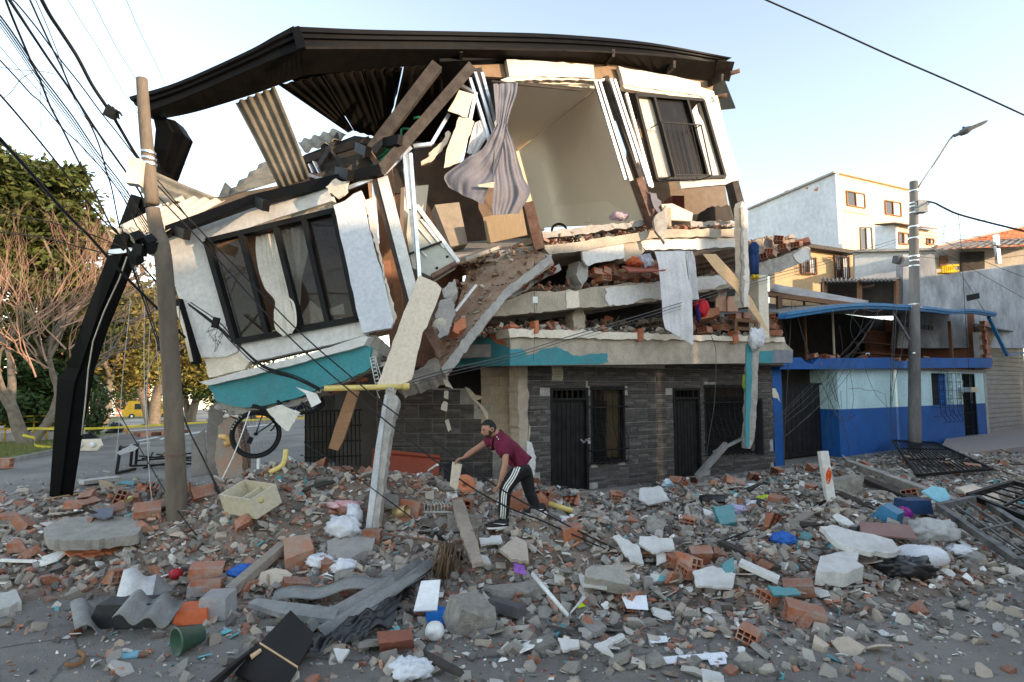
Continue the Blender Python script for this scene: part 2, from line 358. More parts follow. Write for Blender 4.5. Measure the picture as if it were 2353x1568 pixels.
# ------------------------------------------------------------------ unseen houses added across the street, placed and sized to shade the lower storeys
HB = mat("street_house_render", (.45, .40, .34), (.38, .33, .28), 1.0, bump=.3)
def opposite_house(k0, k1, h, label, m):
    c = Vector((21.4, .5, 0)); e = Vector((.475, .88, 0)); n = Vector((.88, -.475, 0)); a = c + e * k0; b = c + e * k1
    r = root("shade_house", (a + b) / 2, label, "house", "shade houses across the street")
    MB().prism([a, b, b + n * 8, a + n * 8], (0, 0, h)).part("wall", m, r)
    MB().prism([a - n * .5 + Vector((0, 0, h)), b - n * .5 + Vector((0, 0, h)), b + n * 8 + Vector((0, 0, h)), a + n * 8 + Vector((0, 0, h))], (0, 0, .25)).part("roof_slab", CONC, r)
    L = (b - a).length
    for fl in range(int(h // 2.7)):
        for i in range(max(1, int(L // 3))):
            q = a + e * (1.5 + i * 3.0); z = fl * 2.7
            if fl == 0 and i == 0: MB().box(q + Vector((0, 0, 1.05)) - n * .02, (.95, .06, 2.1), (0, 0, atan2(e.y, e.x))).part("door", WOOD, r)
            else:
                w = MB().box(q + Vector((0, 0, z + 1.6)) - n * .02, (1.3, .07, 1.1), (0, 0, atan2(e.y, e.x))).part("window", BLACKM, r)
                MB().box(q + Vector((0, 0, z + 1.6)) - n * .06, (1.15, .02, .95), (0, 0, atan2(e.y, e.x))).part("pane", glass("dark_pane", (.02, .025, .03), 1.0), w)
opposite_house(27.05, 39, 8.2, "unseen ochre house added to shade the roller shutter, farthest to the right", mat("house_ochre", (.42, .32, .18), None, 1))  # extends the added row to block low sky glow on the shutter
opposite_house(14, 27, 9.3, "unseen cream house added across the street for shade, nearest the blue house", HB)
opposite_house(2.95, 13.95, 8.9, "unseen terracotta house added for shade across from the collapsed building", mat("house_terracotta", (.42, .22, .14), None, 1))
opposite_house(-10, 2.9, 8.5, "unseen grey house added across the street for shade, beside the photographer", mat("house_grey", (.34, .34, .33), None, 1))
opposite_house(-26, -10.05, 8.8, "unseen white house added across the street for shade, behind the photographer", mat("house_white", (.6, .58, .54), None, 1))
# ------------------------------------------------------------------ the collapsed corner building
GF0 = G(1265, 1137); GF1 = G(1782, 1076)
GF = Plane(GF0, GF1, GF0 + Vector((0, 0, 1)))
RP = VPL(1080, 10.2, 1690, 13.4)
SL2 = VPL(1170, 10.9, 1700, 13.9)
LP = TPL((370, 540, 9.3), (830, 440, 8.7), (465, 830, 9.15))
L0 = VPL(830, 12.4, 1195, 12.3)
CB = root("collapsed_building", (1.2, 12.2, 0), "collapsed corner building with pancaked floors, black roof fascia and dark tiled ground floor", "building")
def pp(name, pl, px, th, m, parent=CB, off=0.0, rg=0, amp=2.0, keep=(), label=None):
    q = rough(px, rg, amp, keep) if rg else px
    return MB().prism(pl.pts(q, off), -pl.n * th).part(name, m, parent, label)
def P3(*a): return [P(*q) for q in a]
def slab(name, pts, t, m, parent=CB, label=None):
    return MB().prism(pts, t).part(name, m, parent, label)
def settint(o, arr):
    me = o.data if hasattr(o, "data") else o
    at = me.attributes.new("tint", 'FLOAT_COLOR', 'POINT'); a = np.ones((len(me.vertices), 4), np.float32); a[:, :3] = arr; at.data.foreach_set("color", a.ravel())
class Frame:                                                     # wall frame: s along, z up, off outward
    def __init__(s, pl, u0): 
        s.pl = pl; s.o = pl.at(u0, 880); s.o.z = 0; s.n = pl.n; s.e = Vector((0, 0, 1)).cross(s.n).normalized()
        if s.e.x < 0: s.e = -s.e
    def sz(s, u, v, off=0):
        p = s.pl.at(u, v, off) - s.o; return p.dot(s.e), p.z
    def pt(s, a, z, off=0): return s.o + s.e * a + s.n * off + Vector((0, 0, z))
    def mx(s, a, z, off=0): 
        p = s.pt(a, z, off); e = s.e; n = -s.n
        return Matrix(((e.x, n.x, 0, p.x), (e.y, n.y, 0, p.y), (0, 0, 1, p.z), (0, 0, 0, 1)))
    def rect(s, u0, v0, u1, v1):
        a, b = s.sz(u0, v0), s.sz(u1, v1); return (min(a[0], b[0]), max(a[0], b[0]), min(a[1], b[1]), max(a[1], b[1]))
    def rb(s, mb, a, b, z0, z1, o0, o1):                          # box between s, z and off limits
        p = [s.pt(a, z0, o1), s.pt(b, z0, o1), s.pt(b, z1, o1), s.pt(a, z1, o1)]; return mb.prism(p, -s.n * (o1 - o0))
def inside(p, poly):
    c = False; n = len(poly)
    for i in range(n):
        (x1, y1), (x2, y2) = poly[i], poly[(i + 1) % n]
        if (y1 > p[1]) != (y2 > p[1]) and p[0] < (x2 - x1) * (p[1] - y1) / (y2 - y1) + x1: c = not c
    return c
TW, TH = .60, .31
TILEM = mat("ledger_tile", (.108, .094, .085), (.068, .06, .054), 9, rough=.55, bump=.8, bsc=70, tint=True, rnd=.15)
def tile_mesh(k):
    rr = random.Random(k); mb = MB(); tn = []; z = .004
    for c in range(6):
        h = (TH - .008) / 6; x = .004
        while x < TW - .01:
            w = min(rr.uniform(.2, .45), TW - .004 - x)
            if TW - .004 - x - w < .05: w = TW - .004 - x
            d = rr.uniform(.004, .018); mb.box((x + w / 2, -d / 2, z + h / 2), (w - .002, d, h - .002)); g = rr.choice([.65, .75, .8, .9, 1, 1.45 if rr.random() < .6 else 1]); tn += [g] * 8; x += w
        z += h
    me = mb.mesh("tile"); settint(me, np.array(tn)[:, None]); me.materials.append(TILEM); return me
TILES = [tile_mesh(i) for i in range(8)]
def lay(name, fr, poly, meshes, w, h, parent, holes=(), off=0.0, jit=0.0, seed=1, bond=.5):
    rr = random.Random(seed); sz = [fr.sz(u, v) for u, v in poly]; s0 = min(p[0] for p in sz); s1 = max(p[0] for p in sz); z1 = max(p[1] for p in sz); z0 = min(p[1] for p in sz); r = 0; z = z0
    while z < z1:
        s = s0 - (bond * w if r % 2 else 0)
        while s < s1:
            a, b, c, d = s, s + w, z, min(z + h, z1)
            a = max(a, s0); b = min(b, s1); bad = False
            for (ha, hb, hc, hd) in holes:
                if a < hb and b > ha and c < hd and d > hc:
                    cands = [(a, ha, c, d), (hb, b, c, d), (a, b, c, hc), (a, b, hd, d)]
                    cands = [q for q in cands if q[1] - q[0] > .03 and q[3] - q[2] > .03]
                    if not cands: bad = True; break
                    a, b, c, d = max(cands, key=lambda q: (q[1] - q[0]) * (q[3] - q[2]))
            if not bad and b - a > .04 and d - c > .04 and inside(((a + b) / 2, (c + d) / 2), sz):
                o = bpy.data.objects.new(name, rr.choice(meshes)); COL.objects.link(o)
                o.matrix_basis = fr.mx(a, c, off) @ Matrix.Diagonal(((b - a) / w, 1, (d - c) / h, 1)); 
                if jit: o.matrix_basis = o.matrix_basis @ Euler((rr.gauss(0, jit), rr.gauss(0, jit), rr.gauss(0, jit))).to_matrix().to_4x4()
                adopt(o, parent)
            s += w
        z += h; r += 1
def wallbox(name, fr, s0, s1, z0, z1, holes, th, m, parent, off=0.0):
    xs = sorted({s0, s1, *[x for h in holes for x in h[:2] if s0 < x < s1]}); mb = MB()
    for a, b in zip(xs, xs[1:]):
        z = z0
        for (ha, hb, hc, hd) in sorted([h for h in holes if h[0] < b - 1e-4 and h[1] > a + 1e-4], key=lambda h: h[2]):
            if hc > z + .002: fr.rb(mb, a, b, z, hc, off - th, off)
            z = hd
        if z < z1: fr.rb(mb, a, b, z, z1, off - th, off)
    return mb.part(name, m, parent)
# ---- ground floor, right-hand front
F1 = Frame(GF, 1203)
D1 = F1.rect(1264, 891, 1353, 1134); W1 = F1.rect(1356, 888, 1437, 1061); D2 = F1.rect(1545, 892, 1612, 1093); W2 = F1.rect(1616, 884, 1726, 1040)
VT = F1.rect(1270, 848, 1292, 872)
D1 = (D1[0], D1[1], 0.02, D1[3]); D2 = (D2[0], D2[1], .02, D2[3])
s_end = F1.sz(1772, 900)[0]; ztop = 2.75
HOLES = [D1, W1, D2, W2]
gw = wallbox("ground_floor_wall", F1, 0, s_end, 0, ztop, HOLES, .2, RAWC, CB)
lay("tile", F1, [(1212, 840), (1772, 838), (1772, 1090), (1262, 1145), (1232, 1120), (1228, 1060), (1222, 985), (1214, 930), (1216, 880)], TILES, TW, TH, gw, HOLES + [VT], .002, seed=3)
# pilaster at the corner with torn plaster
pl = pp("corner_pilaster", GF, [(1190, 840), (1212, 840), (1209, 880), (1216, 905), (1212, 950), (1219, 990), (1216, 1015), (1226, 1040), (1230, 1085), (1232, 1125), (1196, 1140)], .35, mat("worn_pilaster", (.46, .38, .30), (.36, .30, .235), 5, bump=.6, grime=.3), off=.04, rg=8, amp=1.2)
pp("torn_plaster", GF, [(1210, 1012), (1222, 1018), (1232, 1050), (1229, 1090), (1222, 1112), (1214, 1080)], .03, WHITE, pl, off=.075, rg=6, amp=1)
vt = MB(); F1.rb(vt, *VT[:2], VT[2], VT[3], 0, .03); vt = vt.part("air_vent", mat("vent_cream", (.55, .48, .36)), gw)
for i in range(6):
    m_ = MB(); z = VT[2] + (i + .7) * (VT[3] - VT[2]) / 6.6; F1.rb(m_, VT[0] + .02, VT[1] - .02, z, z + .008, .03, .036); m_.part("vent_slot", BLACKM, vt)  # dark strips standing for shade in the vent slots
DOORM = mat("black_door_paint", (.010, .009, .009), (.02, .019, .018), 5, spec=.2, rough=.45, bump=.1, grime=.2)
def steel_door(fr, r, name, parent, transom=.22, planks=7):
    a, b, c, d = r; mb = MB()
    for q in ((a, a + .06, c, d), (b - .06, b, c, d), (a + .06, b - .06, d - .06, d), (a + .06, b - .06, d - transom - .05, d - transom)): fr.rb(mb, *q, -.12, .025)
    dr = mb.part(name, DOORM, parent)
    mb = MB(); fr.rb(mb, a + .06, b - .06, c + .02, d - transom - .05, -.10, -.06); leaf = mb.part("door_leaf", DOORM, dr)
    w = (b - a - .16) / planks
    for i in range(planks):
        mb = MB(); fr.rb(mb, a + .08 + i * w + .008, a + .08 + (i + 1) * w - .008, c + .08, d - transom - .12, -.06, -.045); o = mb.part("plank", DOORM, leaf if False else dr)
    for i in range(5):
        mb = MB(); x = a + .06 + (i + 1) * (b - a - .12) / 6; fr.rb(mb, x - .012, x + .012, d - transom, d - .06, -.09, -.06); mb.part("transom_bar", DOORM, dr)
    return dr
d1 = steel_door(F1, D1, "street_door", CB); d2 = steel_door(F1, D2, "street_door", CB)
lk = F1.pt(D1[1] - .02, 1.02, .05)
MB().box(lk, (.05, .03, .06), (0, 0, .5)).tube([lk + F1.e * a + Vector((0, 0, z)) for a, z in ((-.02, .03), (-.02, .075), (0, .09), (.02, .075), (.02, .03))], .006).part("padlock", mat("padlock", (.7, .7, .7), None, 4, rough=.3, metal=.6), d1)
ch = MB()
for i in range(7): ch.tube([lk + F1.e * (-.03 - i * .03) + Vector((0, -.0, .03 + .03 * sin(i * 1.3))) + F1.e * (.02 * cos(k)) + Vector((0, 0, .014 * sin(k))) for k in np.linspace(0, 2 * pi, 7)], .005, 4)
ch.part("chain", GALV, d1)
def barred_window(fr, r, parent, louvers, bars, bulge=.14, glow=False):
    a, b, c, d = r; mb = MB()
    for q in ((a, a + .05, c, d), (b - .05, b, c, d), (a + .05, b - .05, d - .05, d), (a + .05, b - .05, c, c + .05)): fr.rb(mb, *q, -.1, .02)
    w = mb.part("window", DOORM, parent)
    for (la, lb) in louvers:
        zz = c + .08
        while zz < d - .32:
            mb = MB(); p0 = fr.pt(la, zz, -.06); p1 = fr.pt(lb, zz, -.06); mb.bar(p0, p1, .06, .012, up=(fr.n.x * .6, fr.n.y * .6, .8)); mb.part("louvre", DOORM, w); zz += .055
    mb = MB(); fr.rb(mb, a + .05, b - .05, c + .05, d - .05, -.085, -.08); mb.part("pane", glass("dim_pane", (.02, .018, .015), .4, .2), w)
    g = MB()
    for z in (d - .06, d - .45, c + .3, c + .03): g.bar(fr.pt(a - .03, z, .0), fr.pt(a - .03, z, .06), .02).bar(fr.pt(b + .03, z, 0), fr.pt(b + .03, z, .06), .02).bar(fr.pt(a - .04, z, .06), fr.pt(b + .04, z, .06), .014, .03)
    gr = g.part("grille_frame", DOORM, w)
    for i in range(bars):
        x = a + (i + .5) * (b - a) / bars
        pts = [fr.pt(x, d, .07), fr.pt(x, c + .55 * (d - c), .07), fr.pt(x, c + .3 * (d - c), .07 + bulge), fr.pt(x, c + .08, .07 + bulge * .9), fr.pt(x, c, .07)]
        MB().tube(spl(pts, 4), .008, 5).part("grille_bar", DOORM, w)
    return w
barred_window(F1, W1, CB, [(W1[0] + .05, W1[0] + .5 * (W1[1] - W1[0]))], 6)
barred_window(F1, W2, CB, [(W2[0] + .05, W2[1] - .05)], 9)
m_ = MB(); F1.rb(m_, W1[0] + .52 * (W1[1] - W1[0]), W1[1] - .08, W1[2] + .1, W1[3] - .1, -.16, -.13); m_.part("curtain_lining", mat("amber_cloth", (.42, .28, .12), (.30, .20, .08), 6, stretch=(8, 8, 1)), CB)
lv = F1.rect(1730, 915, 1752, 1040)
m_ = MB(); z = lv[2]
while z < lv[3]: m_.bar(F1.pt(lv[0], z, .05), F1.pt(lv[1], z, .05), .07, .012, up=(F1.n.x * .6, F1.n.y * .6, .8)); z += .055
m_.part("louvred_shutter", DOORM, CB)
# ---- ground floor, left wall with the broken-out corner
F0 = Frame(L0, 866)
lw = pp("side_wall", L0, [(866, 893), (1070, 893), (1080, 902), (1094, 918), (1101, 940), (1112, 930), (1106, 900), (1104, 843), (1203, 843), (1203, 1165), (866, 1165)], .2, RAWC)
lay("tile", F0, [(868, 893), (1076, 893), (1096, 922), (1108, 950), (1124, 985), (1132, 1130), (868, 1130)], TILES, TW, TH, lw, (), .003, seed=9)
def block_mesh(k):
    rr = random.Random(k); mb = MB(); mb.box((.2, -.012, .1), (.392, .024, .191)); me = mb.mesh("block"); me.materials.append(mat("bare_block", (.52, .42, .31), (.44, .35, .26), 7, bump=.7, bsc=30, rnd=.12, grime=.2)); return me
lay("block", F0, [(1106, 845), (1196, 845), (1196, 1050), (1150, 1060), (1136, 1000), (1120, 950), (1114, 900)], [block_mesh(0)], .4, .2, lw, (), .003, seed=4)
pp("crack_edge", L0, [(1068, 889), (1078, 893), (1092, 908), (1108, 912), (1104, 918), (1094, 920), (1112, 935), (1122, 950), (1121, 965), (1132, 985), (1134, 1002), (1127, 990), (1117, 962), (1106, 940), (1094, 926), (1082, 915), (1074, 900)], .06, CREAM, lw, off=.045)
pp("torn_brick", L0, [(1076, 896), (1090, 906), (1106, 909), (1100, 916), (1086, 912)], .12, BRICKC, lw, off=.02)
# floor slab above the ground floor and the dark rooms behind
fl = [GF.at(1100, 800, -5), GF.at(1790, 800, -6), GF.at(1800, 800, .6), GF.at(1180, 800, .6)]
for p in fl: p.z = 2.78
slab("floor_slab", [Vector((-4.0, 16.8, 2.78))] + fl[1:] + [Vector((-1.6, 11.6, 2.78))], (0, 0, .25), CONC)
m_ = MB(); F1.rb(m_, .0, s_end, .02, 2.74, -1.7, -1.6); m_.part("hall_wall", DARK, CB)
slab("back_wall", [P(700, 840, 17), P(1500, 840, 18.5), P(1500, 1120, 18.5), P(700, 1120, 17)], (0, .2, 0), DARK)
# ---- teal beam band over the ground floor
BF = Frame(GF, 1172)
pp("edge_beam", GF, [(1172, 757), (1300, 762), (1500, 768), (1700, 776), (1803, 778), (1806, 790), (1822, 805), (1821, 834), (1172, 841)], .35, CONCW, off=.75, rg=14, amp=.8, keep=(7,))
pp("beam_ledge", GF, [(1168, 756), (1802, 775), (1804, 786), (1600, 782), (1400, 779), (1172, 776)], .5, CREAM, off=.83, rg=10, amp=1.6)
pp("teal_paint_patch", GF, [(1172, 803), (1200, 801), (1210, 816), (1229, 816), (1243, 803), (1279, 798), (1312, 814), (1332, 819), (1358, 813), (1394, 811), (1398, 831), (1384, 837), (1172, 840.5)], .02, TEAL, off=.765, rg=6, amp=.9, keep=(11,))
pp("teal_paint_patch", GF, [(1746, 807), (1777, 806), (1777, 834.5), (1746, 835)], .02, TEAL, off=.765)
pp("grey_paint_patch", GF, [(1777, 804), (1815, 805), (1822, 812), (1821, 833.5), (1777, 834.5)], .02, mat("grey_paint", (.22, .23, .25)), off=.765)
cb = VPL(1030, 12.1, 1172, GF.at(1172, 820, .75).y)
pp("teal_corner_band", cb, [(1088, 770), (1104, 773), (1121, 775), (1140, 790), (1170, 798), (1172, 841), (1024, 842), (1040, 820)], .25, TEAL, rg=7, amp=.8, keep=(4, 5))
pp("brick_infill", cb, [(1088, 768), (1170, 745), (1170, 797), (1140, 789), (1121, 774)], .2, BRICKC, off=-.03, rg=7)
# broken hollow block and scars on the ledge
lpane = glass("left_window_pane", (.02, .018, .016), .3)
for u, v in ((1472, 770), (1690, 775), (1232, 752)):
    pp("broken_block", GF, [(u - 5, v - 14), (u + 6, v - 16), (u + 7, v + 12), (u - 4, v + 14)], .15, BRICKC, off=.86, rg=5, amp=1)
# ---- slab two (the middle pancaked floor)
pp("floor_slab", SL2, [(1121, 729), (1157, 686), (1215, 672), (1300, 668), (1390, 658), (1520, 645), (1600, 637), (1700, 628), (1702, 660), (1607, 672), (1495, 692), (1393, 704), (1264, 716)], 4.0, CONCW, rg=11, amp=1.6)
pp("white_plaster_patch", SL2, [(1390, 664), (1402, 660), (1519, 648), (1600, 640), (1655, 634), (1672, 650), (1640, 665), (1607, 668), (1560, 680), (1519, 690), (1480, 686), (1455, 698), (1400, 703), (1392, 690)], .025, WHITE, off=.03, rg=7, amp=1.5)
pp("cream_plaster_patch", SL2, [(1300, 671), (1330, 668), (1332, 706), (1302, 709)], .02, CREAM, off=.025, rg=7, amp=1)
# ---- slab one (top living floor) with rubble between its two layers
pp("floor_slab", RP, [(1246, 566), (1300, 560), (1420, 542), (1500, 530), (1540, 527), (1700, 526), (1701, 543), (1540, 546), (1500, 547), (1420, 562), (1330, 577), (1262, 585)], 3.6, CONCW, rg=12, amp=1.2)
pp("floor_screed", RP, [(1246, 533), (1300, 526), (1400, 515), (1487, 506), (1488, 517), (1400, 530), (1300, 543), (1248, 548)], 3.4, CONC, off=-.12, rg=8, amp=1.6)
pp("floor_screed", RP, [(1586, 508), (1698, 511), (1698, 520), (1588, 521)], 3.0, CONC, off=-.12, rg=8, amp=1)
pp("white_plaster_patch", SL2, [(1337, 576), (1380, 566), (1431, 559), (1434, 592), (1400, 600), (1375, 603), (1352, 612), (1340, 597)], .06, WHITE, off=.25, rg=7, amp=1.5)
pp("white_plaster_patch", SL2, [(1476, 552), (1560, 549), (1700, 545), (1700, 568), (1640, 569), (1615, 573), (1550, 573), (1484, 575), (1473, 560)], .3, WHITE, off=.2, rg=8, amp=1.3)
pp("beam_stub", SL2, [(1431, 558), (1474, 552), (1482, 576), (1470, 594), (1434, 600)], .5, CONCW, off=.22, rg=7)
pp("beam_stub", SL2, [(1330, 600), (1352, 612), (1350, 640), (1336, 664), (1328, 640)], .4, CONC, off=.1, rg=7)
pp("dark_void_wall", SL2, [(1160, 590), (1700, 545), (1700, 640), (1160, 690)], .1, DARK, off=-2.6)  # dark panels standing for shade between the floors
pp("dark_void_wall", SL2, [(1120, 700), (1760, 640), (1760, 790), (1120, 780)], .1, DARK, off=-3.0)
# short crushed columns holding the floors apart
for (u, v0, v1, w) in ((1330, 706, 762, 24), (1560, 688, 770, 20), (1660, 650, 690, 16)):
    pp("crushed_column", SL2, [(u - w / 2, v0), (u + w / 2, v0 - 3), (u + w / 2 + 3, (v0 + v1) / 2), (u + w / 2, v1), (u - w / 2, v1), (u - w / 2 - 2, (v0 + v1) / 2)], .3, CONCW, off=-.35, rg=7, amp=1.5)
# right-hand end: slab tongue, pillar, cream column, posts
RS = VPL(1735, 14.2, 1865, 15.6)
pp("slab_tongue", RS, [(1737, 607), (1800, 588), (1850, 566), (1862, 570), (1866, 596), (1800, 622), (1747, 639)], 1.6, RAWC, rg=9, amp=1.3)
pp("white_plaster_patch", RS, [(1822, 586), (1845, 571), (1858, 578), (1860, 597), (1838, 606), (1830, 600)], .02, WHITE, off=.02, rg=6, amp=1)
pp("roof_layer", RS, [(1722, 560), (1756, 545), (1800, 548), (1850, 553), (1848, 565), (1800, 580), (1735, 604)], 1.8, mat("dark_debris_layer", (.20, .15, .12), (.30, .26, .22), 9, bump=1), off=-.06, rg=6, amp=2)
pp("cream_column", VPL(1742, 14.0, 1766, 14.15), [(1742, 632), (1764, 632), (1766, 700), (1768, 778), (1748, 778), (1744, 700)], .35, CREAM, off=0, rg=16, amp=.6)
hp = VPL(1700, 12.7, 1722, 12.8)
hpo = pp("hanging_pillar", hp, [(1702, 475), (1706, 462), (1711, 470), (1717, 470), (1719, 560), (1722, 640), (1722, 705), (1710, 706), (1704, 690), (1706, 600)], .22, mat("pillar_cream", (.72, .64, .55), (.60, .52, .44), 4, grime=.3), rg=12, amp=1, label="cracked cream pillar hanging at the right end")
pp("broken_face", hp, [(1702, 478), (1709, 474), (1710, 704), (1704, 690), (1705, 600)], .05, RAWC, hpo, off=.03, rg=8, amp=1.4)
CRW = mat("sunlit_white_paint", (.53, .50, .46), (.48, .45, .415), 1.5, bump=.35, bsc=60, grime=.08)  # sunlit copy of the white wall, toned for the sun
# ---- upper storey, right-hand front
lin = pp("lintel_panel", RP, [(1164, 137), (1220, 139), (1364, 150), (1366, 181), (1290, 177), (1171, 176), (1168, 160)], .1, CRW, rg=18, amp=.8)
pp("lintel_edge", RP, [(1150, 184), (1171, 177), (1366, 182), (1390, 180), (1388, 187), (1260, 183), (1160, 188)], .12, BOARD, off=.02, rg=10, amp=1)
pp("lintel_panel", RP, [(1421, 152), (1440, 158), (1530, 172), (1609, 189), (1612, 222), (1540, 210), (1433, 195)], .1, CRW, rg=18, amp=.8)
pp("lintel_edge", RP, [(1431, 196), (1540, 211), (1612, 223), (1612, 230), (1500, 214), (1436, 204)], .12, BOARD, off=-.02, rg=10, amp=1)
pp("lintel_backing", RP, [(1085, 150), (1430, 140), (1640, 190), (1636, 215), (1430, 192), (1090, 175)], .08, mat("brown_board", (.24, .16, .10)), off=-.14)
pp("wall_panel", RP, [(1609, 200), (1640, 210), (1668, 300), (1703, 411), (1674, 423), (1662, 404), (1636, 320), (1613, 232)], .14, CRW, rg=22, amp=.6)
pp("wall_strip", RP, [(1561, 416), (1670, 412), (1675, 424), (1620, 428), (1566, 434)], .1, CRW, rg=14, amp=.7)
# window with balcony rail
WF = [(1459, 219), (1614, 232), (1664, 407), (1508, 414)]
def qlerp(q, s, t): 
    a = (q[0][0] + (q[1][0] - q[0][0]) * s, q[0][1] + (q[1][1] - q[0][1]) * s); b = (q[3][0] + (q[2][0] - q[3][0]) * s, q[3][1] + (q[2][1] - q[3][1]) * s)
    return (a[0] + (b[0] - a[0]) * t, a[1] + (b[1] - a[1]) * t)
def qpt(pl, q, s, t, off=0): return pl.at(*qlerp(q, s, t), off)
def qframe(pl, q, name, m, parent, w=.06, d=.08, off=.0, verts=(), hor=()):
    mb = MB()
    for a, b in (((0, 0), (1, 0)), ((1, 0), (1, 1)), ((1, 1), (0, 1)), ((0, 1), (0, 0))): mb.bar(qpt(pl, q, *a, off), qpt(pl, q, *b, off), w, d, up=pl.n)
    o = mb.part(name, m, parent)
    for s in verts: MB().bar(qpt(pl, q, s, .01, off + .004), qpt(pl, q, s, .99, off + .004), w * .9, d * .9, up=pl.n).part("mullion", m, o)
    for t in hor: MB().bar(qpt(pl, q, .01, t, off + .004), qpt(pl, q, .99, t, off + .004), w * .9, d * .9, up=pl.n).part("rail", m, o)
    return o
def qquad(pl, q, s0, s1, t0, t1, name, m, parent, off=0, th=.01):
    return MB().prism([qpt(pl, q, s0, t0, off), qpt(pl, q, s1, t0, off), qpt(pl, q, s1, t1, off), qpt(pl, q, s0, t1, off)], -pl.n * th).part(name, m, parent)
rw = qframe(RP, WF, "window", BLACKM, CB, .07, .1, .02, verts=(.27, .76))
pane = glass("window_pane", (.010, .010, .012), .85, .25, .12)
PALE = mat("pale_blind", (.55, .48, .41), (.48, .42, .36), 2, bump=.05)
qquad(RP, WF, .02, .25, .03, .97, "blind_panel", PALE, rw, -.05)
qquad(RP, WF, .42, .56, .03, .97, "blind_panel", mat("grey_blind", (.42, .40, .38)), rw, -.3)
qquad(RP, WF, .29, .74, .02, .98, "pane", pane, rw, -.02)
pp("broken_pane", RP, [(1584, 262), (1601, 240), (1605, 260), (1616, 280), (1655, 402), (1624, 408)], .01, mat("frosted_pane", (.56, .52, .47), None, 3, rough=.25, bump=.02), rw, off=-.03)
cr = cloth([(RP.at(1508, 229, -.2), RP.at(1518, 230, -.2)), (RP.at(1512, 270, -.2), RP.at(1519, 285, -.2)), (RP.at(1524, 340, -.2), RP.at(1530, 345, -.2))], 3, .02).part("brown_curtain", mat("brown_cloth", (.22, .13, .09)), rw)
q2 = [(1519, 281), (1611, 288), (1636, 403), (1550, 402)]
rl = MB(); OF = .34
for a, b in (((0, 0), (1, 0)), ((0, 1), (1, 1)), ((0, 0), (0, 1)), ((1, 0), (1, 1))): rl.bar(qpt(RP, q2, *a, OF), qpt(RP, q2, *b, OF), .022)
for st in ((0, 0), (1, 0), (0, 1), (1, 1)): p = qpt(RP, q2, *st, OF); rl.bar(p, p - RP.n * OF, .018)
rlo = rl.part("balcony_rail", BLACKM, CB)
for i in range(1, 8): MB().bar(qpt(RP, q2, i / 8, 0, OF), qpt(RP, q2, i / 8, 1, OF), .012).part("balustrade_bar", BLACKM, rlo)
slab("room_back_wall", P3((1440, 200, 17.5), (1630, 205, 18.2), (1684, 540, 18.2), (1440, 540, 17.5)), (0, .1, 0), mat("dim_room", (.22, .17, .13)))  # dimness of the room put into the wall colour
slab("room_side_wall", P3((1640, 220, 13.9), (1705, 500, 13.7), (1680, 500, 17.0), (1640, 260, 17.0)), (.1, 0, 0), ROOM)
pp("hole_shade_patch", RP, [(1600, 509), (1605, 492), (1625, 478), (1650, 472), (1672, 470), (1685, 480), (1690, 509)], .02, DARK, off=-2.9, rg=6, amp=2)  # dark patch standing for the shaded hole
# main exposed room: right partition, ceiling, back, floor
part_w = slab("partition_wall", P3((1371, 206, 11.8), (1478, 512, 12.35), (1240, 524, 16.2), (1192, 346, 16.2)), (.12, .0, 0), ROOM)
slab("ceiling", P3((1371, 204, 11.8), (1150, 184, 10.75), (1168, 332, 15.8), (1194, 345, 16.3)), (0, 0, .08), ROOM)
slab("room_back_wall", P3((1080, 320, 16.0), (1200, 340, 16.4), (1252, 528, 16.4), (1080, 600, 16.0)), (0, .1, 0), ROOM)
MB().box(P(1349, 507, 13.7), (.03, .12, .09), (0, 0, .6)).part("wall_socket", CREAM, part_w)
# left dark room
slab("room_back_wall", P3((850, 330, 14.0), (1110, 250, 14.6), (1260, 600, 15.2), (900, 660, 14.0)), (0, .1, 0), mat("kitchen_wall", (.09, .06, .045), (.055, .038, .03), 2))  # deep shade of the room put into the wall colour
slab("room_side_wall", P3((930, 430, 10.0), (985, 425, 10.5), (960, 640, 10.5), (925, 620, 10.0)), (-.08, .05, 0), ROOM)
slab("kitchen_partition", P3((1085, 330, 12.6), (1140, 430, 12.8), (1140, 560, 12.8), (1100, 480, 12.6)), (0, .06, 0), mat("brown_ply_wall", (.16, .11, .08)))  # board colour darkened for the room's shade
slab("ribbed_panel", P3((1110, 500, 11.6), (1200, 478, 11.9), (1212, 540, 11.9), (1120, 560, 11.6)), (0, .05, 0), mat("ribbed_tan_panel", (.32, .24, .15), None, 3, bump=.5, stretch=(20, 20, 1)))
slab("floor_slab", P3((1010, 590, 11.0), (1250, 566, 11.2), (1250, 545, 14.8), (1000, 560, 14.5)), (0, 0, -.2), CONC)
slab("inner_wall", P3((880, 600, 11.3), (1000, 585, 11.7), (1062, 590, 12.1), (1062, 830, 11.8), (900, 850, 11.2)), (0, .15, 0), mat("inner_brick_wall", (.24, .12, .08), (.15, .085, .06), 3, bump=.8))
